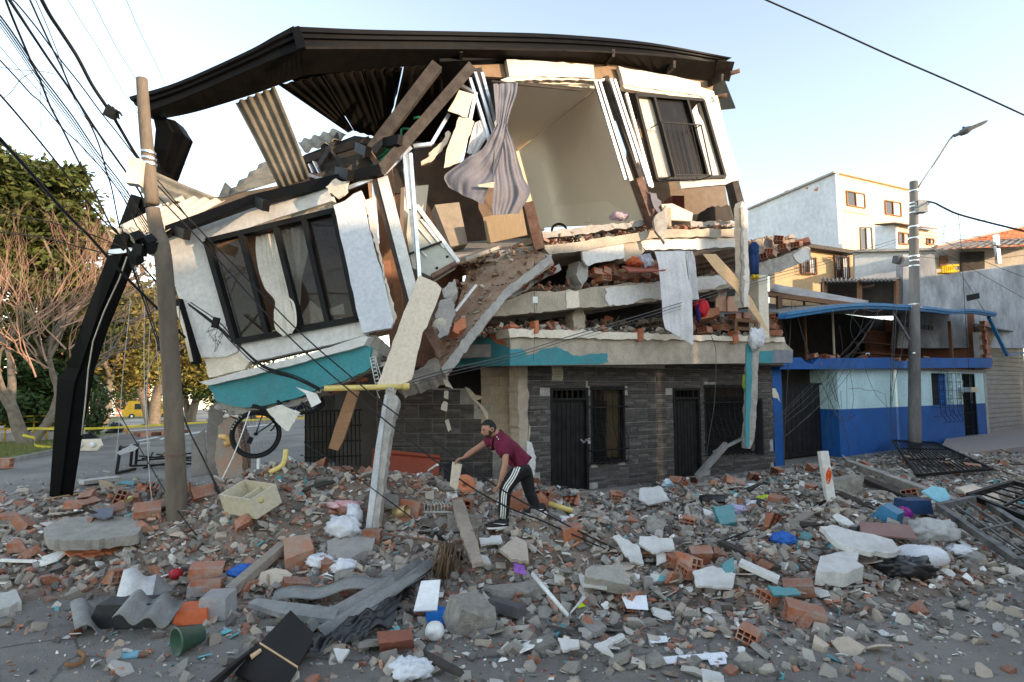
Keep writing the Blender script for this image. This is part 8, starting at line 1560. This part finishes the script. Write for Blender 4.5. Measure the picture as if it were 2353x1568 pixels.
for a, b, w, h, m, lab in (((1950, 1078), (2200, 1178), .16, .16, RAWC, "long broken concrete beam slanting down at right"), ((1925, 1090), (1990, 1150), .08, .05, WOOD, "brown timber next to the white post"), ((1985, 1110), (2120, 1170), .2, .08, mat("dark_board"), "dark board under the long concrete beam"), ((1790, 1240), (1860, 1190), .12, .03, mat("grey_timber_beam"), "grey plank leaning in the right heap"), ((1655, 1262), (1790, 1325), .1, .05, mat("dark_board"), "long dark channel in the right-centre heap"), ((1700, 1310), (1790, 1350), .16, .05, WHITE, "white moulded strip in the right-centre heap"), ((1620, 1085), (1760, 1072), .3, .04, REDB, "red painted door panel lying by the tiled wall"), ((1000, 1240), (1060, 1300), .04, .04, BLACKM, "black square bar below the rubble strip"), ((880, 1330), (960, 1362), .08, .04, GALV, "zinc stud left of the white board"), ((1130, 1410), (1200, 1432), .12, .1, mat("steel_grey", (.2, .2, .21), None, 3, rough=.3, metal=.6), "short steel box section right of the big block"), ((100, 1155), (290, 1122), .02, .02, PLY, "thin pale stick lying behind the big slab"), ((120, 1142), (300, 1128), .16, .02, FG, "grey board strip behind the thin stick"), ((60, 1178), (160, 1166), .14, .03, mat("dark_board"), "dark timber strip at the far left"), ((278, 1170), (312, 1152), .05, .05, PVC, "short yellow pipe behind the bright red brick"), ((186, 1118), (272, 1108), .3, .08, mat("slab_pale"), "pale concrete lintel by the black column"), ((0, 1302), (104, 1306), .03, .03, WHITEP, "thin white pipe at the left edge")):
    MB().bar(GH(*a) + Vector((0, 0, h / 2 + .05)), GH(*b) + Vector((0, 0, h / 2 + .05)), w, h).thing("debris_bar", m, lab, "debris piece")
for c, lab in (((225, 1107), "teal plaster plate lying by the black column"), ((290, 1110), "small teal plate right of the first by the column")): flat([(c[0] - 18, c[1]), (c[0] - 8, c[1] - 6), (c[0] + 20, c[1] - 5), (c[0] + 16, c[1] + 5)], .02, TEAL, "teal_slab", lab, "plaster slab", (0, -.1), .06)
# fallen barred gates
def barred(c4, n, name, label, m=BLACKM, w=.06, cross=2):
    q = [GH(u, v) + Vector((0, 0, z)) for u, v, z in c4]; r = root(name, q[0], label, "gate")
    for a, b in zip(q, q[1:] + q[:1]): MB().bar(a, b, w, w).part("frame_bar", m, r)
    for i in range(1, n): MB().bar(q[0].lerp(q[1], i / n), q[3].lerp(q[2], i / n), .025).part("gate_bar", m, r)
    for i in range(1, cross + 1): MB().bar(q[0].lerp(q[3], i / (cross + 1)), q[1].lerp(q[2], i / (cross + 1)), .035).part("cross_bar", m, r)
    return r
barred([(2052, 1040, .4), (2150, 1038, .3), (2280, 1090, .12), (2110, 1106, .12)], 16, "fallen_gate", "black barred gate lying on rubble in front of the lamp pole")
barred([(2230, 1192, .35), (2330, 1160, .4), (2460, 1180, .3), (2380, 1240, .25)], 5, "fallen_window_frame", "black window frame propped at the right picture edge", BLACKM, .08, 1); barred([(2160, 1215, .3), (2250, 1190, .3), (2440, 1290, .1), (2340, 1312, .1)], 3, "fallen_window_frame", "long black frame lying in front of the propped one", mat("worn_frame", (.05, .05, .05), (.16, .15, .14), 6, rough=.5), .09, 1)
for c, s, lab in (((2205, 1275), 75, "crumpled newspaper sheet at the far right"), ((1800, 1248), 79, "crumpled blue cloth in the right heap"), ((1730, 1125), 81, "white rags near the right facade"), ((1735, 1168), 83, "small white rag in the right heap"), ((1760, 1155), 84, "lime yellow rag in the right heap"), ((790, 1312), 85, "grey-white rag over stones in the foreground"), ((735, 1300), 86, "white rag left of the orange brick"), ((945, 1555), 87, "clear plastic scrap at the bottom"), ((1690, 1180), 88, "lilac rag in the right heap"), ((560, 1325), 89, "blue cup half buried in the left foreground")):
    mm = mat("rag_blue", (.03, .12, .42)) if "blue" in lab else (mat("rag_lime", (.5, .6, .05)) if "lime" in lab else (mat("rag_lilac", (.4, .36, .52)) if "lilac" in lab else BAGW)); lump(GH(*c) + Vector((0, 0, .05)), (.16, .12, .07), mm, s, "rag", lab, "rag", .28, 1.8)
# street odds and ends at the left
lump(gt(263, 1000) + Vector((0, 0, .3)), (.42, .4, .36), mat("black_film"), 91, "black_garbage_bag", "black garbage bag alone on the road at left", "bag", .25)
for u, v, m, lab in ((274, 998, mat("kerb_yellow", (.55, .30, .10)), "yellow-painted kerb block beside the black bag"), (383, 973, mat("kerb_yellow"), "yellow kerb block behind the utility pole")): MB().box(gt(u, v) + Vector((0, 0, .15)), (.9, .3, .28), (0, 0, .5)).thing("kerb_block", m, lab, "kerb block")
for i, (u, v) in enumerate(((322, 1001), (330, 1004), (338, 1003), (345, 1000), (352, 1001), (366, 1001), (384, 999), (396, 998), (408, 997), (420, 996))): o = put(HOL, "road_brick", gt(u, v) + Vector((0, 0, .1)), (0, 0, i), 1.6); tag(o, "brick laid in a line across the far road", "brick", "bricks in a line on the road")
at_ = root("overturned_toy_car", gt(205, 1038), "black and cream overturned ride-on toy on the road by the column", "toy"); lump(gt(200, 1034) + Vector((-.1, .1, .3)), (.42, .3, .28), BLACKM, 95).part("toy_shell", BLACKM, at_); MB().prism([gt(205, 1040) + Vector((x, -.15, z)) for x, z in ((-.35, .08), (.35, .08), (.5, .25), (.4, .48), (-.3, .45), (-.5, .28))], (0, .12, 0)).part("toy_base", CREAM, at_)
for x in (-.2, .25): MB().lathe(gt(205, 1040) + Vector((x, -.16, .28)), (0, -1, 0), [(0, 0), (.1, 0), (.1, .05), (0, .05)], 12).part("toy_wheel", WHITEP, at_)
bk2 = put(HOL, "hollow_block", gt(9, 1078) + Vector((0, 0, .15)), (0, 0, .3), (1.1, 1.2, 2.2)); tag(bk2, "pale hollow block alone on the road at the left edge", "block")
# ------------------------------------------------------------------ people
from mathutils.bvhtree import BVHTree
def skinned(joints, edges, rootk, sub=2):                                    # joints: name -> (point, radius)
    names = list(joints); ix = {k: i for i, k in enumerate(names)}; me = bpy.data.meshes.new("skin_tmp")
    me.from_pydata([tuple(joints[k][0]) for k in names], [(ix[a], ix[b]) for a, b in edges], []); o = bpy.data.objects.new("skin_tmp", me); COL.objects.link(o)
    o.modifiers.new("skin", 'SKIN'); 
    for k in names:
        d = me.skin_vertices[0].data[ix[k]]; r = joints[k][1]; d.radius = r if isinstance(r, tuple) else (r, r); d.use_root = (k == rootk)
    s = o.modifiers.new("sub", 'SUBSURF'); s.levels = sub; s.render_levels = sub
    dg = bpy.context.evaluated_depsgraph_get(); out = bpy.data.meshes.new_from_object(o.evaluated_get(dg)); bpy.data.objects.remove(o)
    for p in out.polygons: p.use_smooth = True
    return out
def mesh_part(me, name, m, parent):
    o = bpy.data.objects.new(name, me); COL.objects.link(o); me.materials.clear(); me.materials.append(m); return adopt(o, parent) if parent else o
SKIN = mat("skin", (.36, .19, .125), (.32, .165, .105), 8, rough=.55, bump=.05); SHIRT = mat("maroon_polo", (.15, .016, .043), (.105, .011, .031), 7, rough=.85, bump=.9, bsc=11); TRO = mat("black_trousers", (.011, .011, .012), None, 5, rough=.6, bump=.9, bsc=9); HAIR = mat("black_hair", (.012, .010, .009), None, 30, rough=.6, bump=.5, bsc=150)
fA = GH(1158, 1210); MY = fA.y
def J(u, v, dy): return P(u, v, MY + dy)
def mid(a, b, t=.5): return Vector(a).lerp(Vector(b), t)
MAN = root("person", fA, "man in maroon polo and black striped track trousers bending to lift a board", "person")
pel = J(1199, 1066, .05); wst = J(1186, 1050, .03); chs = J(1166, 1026, 0); nkb = J(1147, 1004, 0); nk = J(1139, 994, -.01); hd = J(1125, 984, -.02)
lsh = J(1163, 1022, -.19); lel = J(1161, 1069, -.26); lwr = J(1150, 1108, -.24); rsh = J(1128, 1010, .16); rel = J(1085, 1038, .08); rwr = J(1066, 1052, -.02)
lhp = J(1193, 1074, -.08); lkn = J(1161, 1124, -.15); lan = J(1156, 1196, -.08); rhp = J(1206, 1074, .12); rkn = J(1216, 1128, .16); ran = J(1241, 1188, .2)
bj = {"pel": (pel, .07), "wst": (wst, .085), "chs": (chs, .115), "nkb": (nkb, .06), "nk": (nk, .052), "hd": (hd, .06), "lsh": (lsh, .05), "lel": (lel, .038), "lwr": (lwr, .026), "rsh": (rsh, .05), "rel": (rel, .038), "rwr": (rwr, .026), "lhp": (lhp, .055), "lkn": (lkn, .05), "lan": (lan, .035), "rhp": (rhp, .055), "rkn": (rkn, .05), "ran": (ran, .035), "lfa": (mid(lel, lwr, .35), .042), "rfa": (mid(rel, rwr, .35), .042)}
be = [("pel", "wst"), ("wst", "chs"), ("chs", "nkb"), ("nkb", "nk"), ("nk", "hd"), ("chs", "lsh"), ("lsh", "lel"), ("lel", "lfa"), ("lfa", "lwr"), ("chs", "rsh"), ("rsh", "rel"), ("rel", "rfa"), ("rfa", "rwr"), ("pel", "lhp"), ("lhp", "lkn"), ("lkn", "lan"), ("pel", "rhp"), ("rhp", "rkn"), ("rkn", "ran")]
body = skinned(bj, be, "pel")
# head: shaped sphere
hf = Vector((-.90, -.36, -.30)).normalized(); hr = hf.cross(Vector((0, 0, 1))).normalized(); hu = hr.cross(hf).normalized(); hc = J(1124, 986, -.03)
def headpt(th, ph, k=1.0):
    d = Vector((sin(th) * sin(ph), sin(th) * cos(ph), cos(th)))                # x: side, y: face, z: up
    x, y, z = d.x * .076, d.y * .094, d.z * .118
    if z < 0: x *= 1 - .28 * (-d.z) ** 1.5; y *= 1 - .05 * (-d.z)
    if d.y > .3: y += .018 * math.exp(-((d.x / .17) ** 2 + ((d.z + .12) / .2) ** 2)) * 1.6; y -= .008 * math.exp(-(((abs(d.x) - .36) / .16) ** 2 + ((d.z - .06) / .13) ** 2)); y += .006 * math.exp(-((d.x / .35) ** 2 + ((d.z + .48) / .10) ** 2)); y += .008 * math.exp(-((d.x / .3) ** 2 + ((d.z + .85) / .15) ** 2)); y += .005 * math.exp(-((d.x / .5) ** 2 + ((d.z - .24) / .09) ** 2))
    return hc + (hr * x + hf * y + hu * z) * k
hm = MB(); n = 28; hm.grid([[headpt(pi * i / n, 2 * pi * j / 40) for j in range(41)] for i in range(n + 1)])
for s in (-1, 1):                                                              # ears
    e0 = hc + hr * .077 * s - hf * .006 + hu * -.005; hm.lathe(e0 - hr * .008 * s, (hr * s + hf * -.3), [(0, 0), (.022, .004), (.030, .014), (.024, .02), (.012, .012)], 12)
def hand(mb, w, d, nrm, curl, thumb, L=.18):                                    # palm and five fingers
    d = Vector(d).normalized(); nrm = Vector(nrm); nrm = (nrm - d * nrm.dot(d)).normalized(); x = d.cross(nrm); w = Vector(w)
    mb.grid([[w + d * (t * .09) + x * (cos(q) * .043 * (0.7 + .3 * sin(pi * min(1, t + .3)))) + nrm * (sin(q) * .017) for q in np.linspace(0, 2 * pi, 13)] for t in np.linspace(-.15, 1.05, 6)])
    for i, (o, ln) in enumerate(((-.032, .070), (-.011, .080), (.011, .075), (.031, .060))):
        p = [w + d * .075 + x * o]; a = 0; c = d.copy()
        for k in range(3): a = curl * (k + .6); c = (d * cos(a) + nrm * sin(a)); p.append(p[-1] + c * ln * (.45, .32, .25)[k])
        mb.tube(spl(p, 3), .009, 7, radii=None)
    p = w + d * .02 + x * thumb * .035; mb.tube(spl([p, p + d * .035 + x * thumb * .025 + nrm * .01, p + d * .065 + x * thumb * .02 + nrm * .035], 3), .0105, 7)
hand(hm, rwr, (J(1048, 1058, -.05) - rwr), Vector((-.2, -.2, -1)), .55, -1); hand(hm, lwr, (J(1143, 1124, -.22) - lwr), Vector((-1, .2, .1)), .35, -1)
bm = bmesh.new(); bm.from_mesh(body); tmp = hm.mesh("tmp"); bm.from_mesh(tmp); bm.to_mesh(body); bm.free()
for p in body.polygons: p.use_smooth = True
mesh_part(body, "body", SKIN, MAN)
def shell(name, m, test, k):
    mb = MB(); n = 40; fs = []; V = [[headpt(pi * i / n, 2 * pi * j / 56, k) for j in range(57)] for i in range(n + 1)]
    for i in range(n):
        for j in range(56):
            th = pi * (i + .5) / n; ph = 2 * pi * (j + .5) / 56; d = Vector((sin(th) * sin(ph), sin(th) * cos(ph), cos(th)))
            if test(d): o = len(mb.v); mb.add([V[i][j], V[i][j + 1], V[i + 1][j + 1], V[i + 1][j]], [(0, 1, 2, 3)], True)
    return mb.part(name, m, MAN)
shell("hair", HAIR, lambda d: d.z > .42 + .22 * max(0, d.y) and True or (d.y < -.05 and d.z > -.35) or (d.y < .12 and d.z > .12), 1.03)
shell("beard", mat("beard_hair", (.07, .04, .028), None, 40, rough=.8, bump=.4, bsc=200), lambda d: (d.z < -.42 and d.y > .12 and not (abs(d.x) < .2 and -.58 < d.z < -.46)) or (abs(d.x) > .6 and d.z < -.1 and 0 < d.y < .45 and d.z > -.5), 1.02)
for s in (-1, 1):
    MB().bar(hc + hr * s * .018 + hf * .090 + hu * .026, hc + hr * s * .05 + hf * .078 + hu * .027, .008, .006).part("eyebrow", HAIR, MAN); lump(hc + hr * s * .032 + hf * .077 + hu * .008, (.012, .012, .007), HAIR, 1, crumple=0, n=8).part("eye", mat("eye_dark", (.02, .015, .012), None, 3, rough=.2), MAN)
MB().tube([hc + hf * .089 + hu * -.058 + hr * .022, hc + hf * .094 + hu * -.056, hc + hf * .089 + hu * -.058 - hr * .022], .005, 6).part("lips", mat("lip", (.26, .10, .08)), MAN)
# polo shirt
lsl = mid(lsh, lel, .62); rsl = mid(rsh, rel, .42)
sj = {"hem": (J(1204, 1066, .04), (.155, .125)), "wst": (wst, (.155, .128)), "chs": (chs, (.165, .14)), "up": (J(1152, 1008, 0), (.11, .10)), "col": (J(1146, 1000, 0), .073), "lsh": (lsh, .082), "lsl": (lsl, .075), "rsh": (rsh, .08), "rsl": (rsl, .07)}
sm = skinned(sj, [("hem", "wst"), ("wst", "chs"), ("chs", "up"), ("up", "col"), ("chs", "lsh"), ("lsh", "lsl"), ("chs", "rsh"), ("rsh", "rsl")], "wst"); so_ = mesh_part(sm, "polo_shirt", SHIRT, MAN)
co = MB(); cax = (nk - nkb).normalized(); co.lathe(J(1145, 1000, 0), cax, [(.078, -.02), (.075, .03), (.068, .035), (.066, .01)], 18); co.part("collar", SHIRT, MAN)
for t in (.1, .45): MB().lathe(J(1141 + t * 10, 1003 + t * 14, -.14), (-.3, -1, .1), [(0, 0), (.008, 0), (.008, .004), (0, .004)], 8).part("button", WHITEP, MAN)
lump(J(1152, 1038, -.19), (.016, .006, .010), WHITEP, 3, crumple=.1, n=6).part("shirt_emblem", mat("emblem_grey", (.55, .45, .5)), MAN)
MB().tube(spl([J(1217, 1064, .0), J(1210, 1066, -.08), J(1202, 1069, -.10)], 4), .012, 6).part("underwear_band", WHITEP, MAN)
# track trousers and stripes
tj = {"w": (J(1202, 1060, .05), (.135, .115)), "pel": (J(1203, 1071, .05), (.15, .125)), "lh": (J(1192, 1082, -.07), .108), "lt": (mid(lhp, lkn, .55), .096), "lk": (lkn, .083), "ls": (mid(lkn, lan, .5), .074), "la": (J(1156, 1194, -.08), .066), "rh": (J(1206, 1082, .13), .108), "rt": (mid(rhp, rkn, .55), .095), "rk": (rkn, .08), "rs": (mid(rkn, ran, .5), .072), "ra": (J(1240, 1184, .2), .062)}
tm = skinned(tj, [("w", "pel"), ("pel", "lh"), ("lh", "lt"), ("lt", "lk"), ("lk", "ls"), ("ls", "la"), ("pel", "rh"), ("rh", "rt"), ("rt", "rk"), ("rk", "rs"), ("rs", "ra")], "pel"); mesh_part(tm, "track_trousers", TRO, MAN)
bv = BVHTree.FromPolygons([v.co[:] for v in tm.vertices], [p.vertices[:] for p in tm.polygons])
path = spl([J(1190, 1068, 0), J(1178, 1092, 0), J(1164, 1112, 0), J(1159, 1130, 0), J(1157, 1165, 0), J(1155, 1200, 0)], 8)
for k in (-1, 0, 1):
    rows = []
    for i, p in enumerate(path):
        d = (path[min(i + 1, len(path) - 1)] - path[max(0, i - 1)]).normalized(); s = d.cross(Vector((0, -1, 0))).normalized(); c = p + s * (.026 * k - .0); pr = []
        for w in (-.0075, .0075):
            q = c + s * w; hit = bv.ray_cast(Vector((q.x, q.y - 1.5, q.z)), Vector((0, 1, 0)))[0]
            if hit: pr.append(hit + Vector((0, -.004, 0)))
        if len(pr) == 2: rows.append(pr)
    MB().grid(rows).part("trouser_stripe", WHITEP, MAN)
# shoes
def shoe(heel, toe, up_h=.10):
    heel = Vector(heel); toe = Vector(toe); d = (toe - heel); L = d.length; d.normalize(); x = d.cross(Vector((0, 0, 1))).normalized(); z = x.cross(d); prof = [(0, .030, .085), (.12, .038, .10), (.35, .040, .095), (.6, .047, .065), (.85, .043, .045), (1, .02, .03)]
    for nm, m, z0, kk in (("shoe_sole", WHITEP, 0, 1.06), ("shoe_upper", mat("shoe_black", (.015, .015, .016), None, 5, rough=.6), .026, 1.0)):
        rows = []
        for t, w, h in prof:
            c = heel + d * (L * t); hh = .03 if z0 == 0 else h; rows.append([c + x * w * kk * cos(q) + z * (z0 + max(0, sin(q)) * (hh) + min(0, sin(q)) * .002) for q in np.linspace(0, 2 * pi, 15)])
        MB().grid(rows).part(nm, m, MAN)
    c = heel + d * L * .45 - x * 0; side = x if x.y < 0 else -x; MB().prism([heel + d * (L * a) + z * b + side * .046 for a, b in ((.15, .055), (.3, .045), (.8, .075), (.35, .06))], side * .003).part("shoe_mark", WHITEP, MAN)
la0 = J(1168, 1212, -.06); shoe(Vector((la0.x, la0.y, fA.z)), Vector((la0.x - .26, la0.y - .12, fA.z + .01))); ra0 = J(1250, 1198, .2); hz = max(P(1246, 1204, MY + .2).z, H(ra0.x - .1, ra0.y - .05) + .05); shoe(Vector((ra0.x + .02, ra0.y, hz)), Vector((ra0.x - .24, ra0.y - .10, hz - .01)))
# the board he grips
hb = root("drawer_front", GH(1046, 1124), "tan drawer front with a white handle, held up by the man", "board"); hpl = TPL((1040, 1062, MY - .08), (1066, 1060, MY - .04), (1045, 1124, MY - .02)); pp("board", hpl, [(1040, 1062), (1062, 1068), (1052, 1122), (1048, 1127), (1034, 1116)], .018, BOARD, hb); MB().tube(spl([hpl.at(1048, 1088, .005), hpl.at(1053, 1090, .035), hpl.at(1053, 1102, .035), hpl.at(1048, 1104, .005)], 4), .006, 6).part("handle", WHITEP, hb)
# ------------------------------------------------------------------ far cyclist beside the bare tree
cb0 = gt(108, 1015); CYC = root("person", cb0, "cyclist in black vest and cap stooping over a bicycle by the bare tree", "person")
def C(x, y, z): return cb0 + Vector((x, y, z))
cj = {"pel": (C(-.5, .1, .85), .15), "chs": (C(-.38, .05, 1.22), .17), "nk": (C(-.30, .03, 1.42), .06), "hd": (C(-.26, .0, 1.55), .10), "ls": (C(-.36, -.14, 1.32), .065), "le": (C(-.12, -.2, 1.12), .05), "lh": (C(.18, -.15, 1.0), .04), "rs": (C(-.36, .22, 1.32), .065), "re": (C(-.1, .28, 1.12), .05), "rh": (C(.16, .2, 1.0), .04), "lk": (C(-.25, -.05, .5), .075), "la": (C(-.42, -.05, .08), .05), "rk": (C(-.5, .22, .45), .075), "ra": (C(-.6, .22, .05), .05)}
mesh_part(skinned(cj, [("pel", "chs"), ("chs", "nk"), ("nk", "hd"), ("chs", "ls"), ("ls", "le"), ("le", "lh"), ("chs", "rs"), ("rs", "re"), ("re", "rh"), ("pel", "lk"), ("lk", "la"), ("pel", "rk"), ("rk", "ra")], "pel"), "body", SKIN, CYC)
mesh_part(skinned({"a": (C(-.5, .1, .88), .17), "b": (C(-.38, .05, 1.22), .19), "c": (C(-.32, .03, 1.36), .11)}, [("a", "b"), ("b", "c")], "a"), "vest", TRO, CYC); mesh_part(skinned({"a": (C(-.5, .1, .9), .165), "lk": (C(-.25, -.05, .5), .09), "la": (C(-.42, -.05, .12), .065), "rk": (C(-.5, .22, .45), .09), "ra": (C(-.6, .22, .1), .065)}, [("a", "lk"), ("lk", "la"), ("a", "rk"), ("rk", "ra")], "a"), "trousers", TRO, CYC)
lump(C(-.26, 0, 1.60), (.115, .125, .09), TRO, 3, crumple=.03, n=10).part("cap", TRO, CYC)
BK2 = root("street_bicycle", cb0, "bicycle held by the cyclist beside the bare tree", "bicycle"); wheel(C(.45, 0, .34), (0.1, -1, 0), .33, BK2, .03, 16); wheel(C(-.62, .1, .34), (.1, -1, 0), .33, BK2, .03, 16)
for a, b in (((-.62, .1, .34), (-.15, .05, .3)), ((-.15, .05, .3), (-.3, .06, .8)), ((-.3, .06, .8), (.3, .01, .85)), ((-.15, .05, .3), (.3, .01, .85)), ((.3, .01, .85), (.45, 0, .34)), ((.3, .01, .85), (.26, 0, 1.0)), ((.22, -.25, 1.0), (.22, .25, 1.0))): MB().tube([C(*a), C(*b)], .02, 6).part("frame_tube", FRM, BK2)
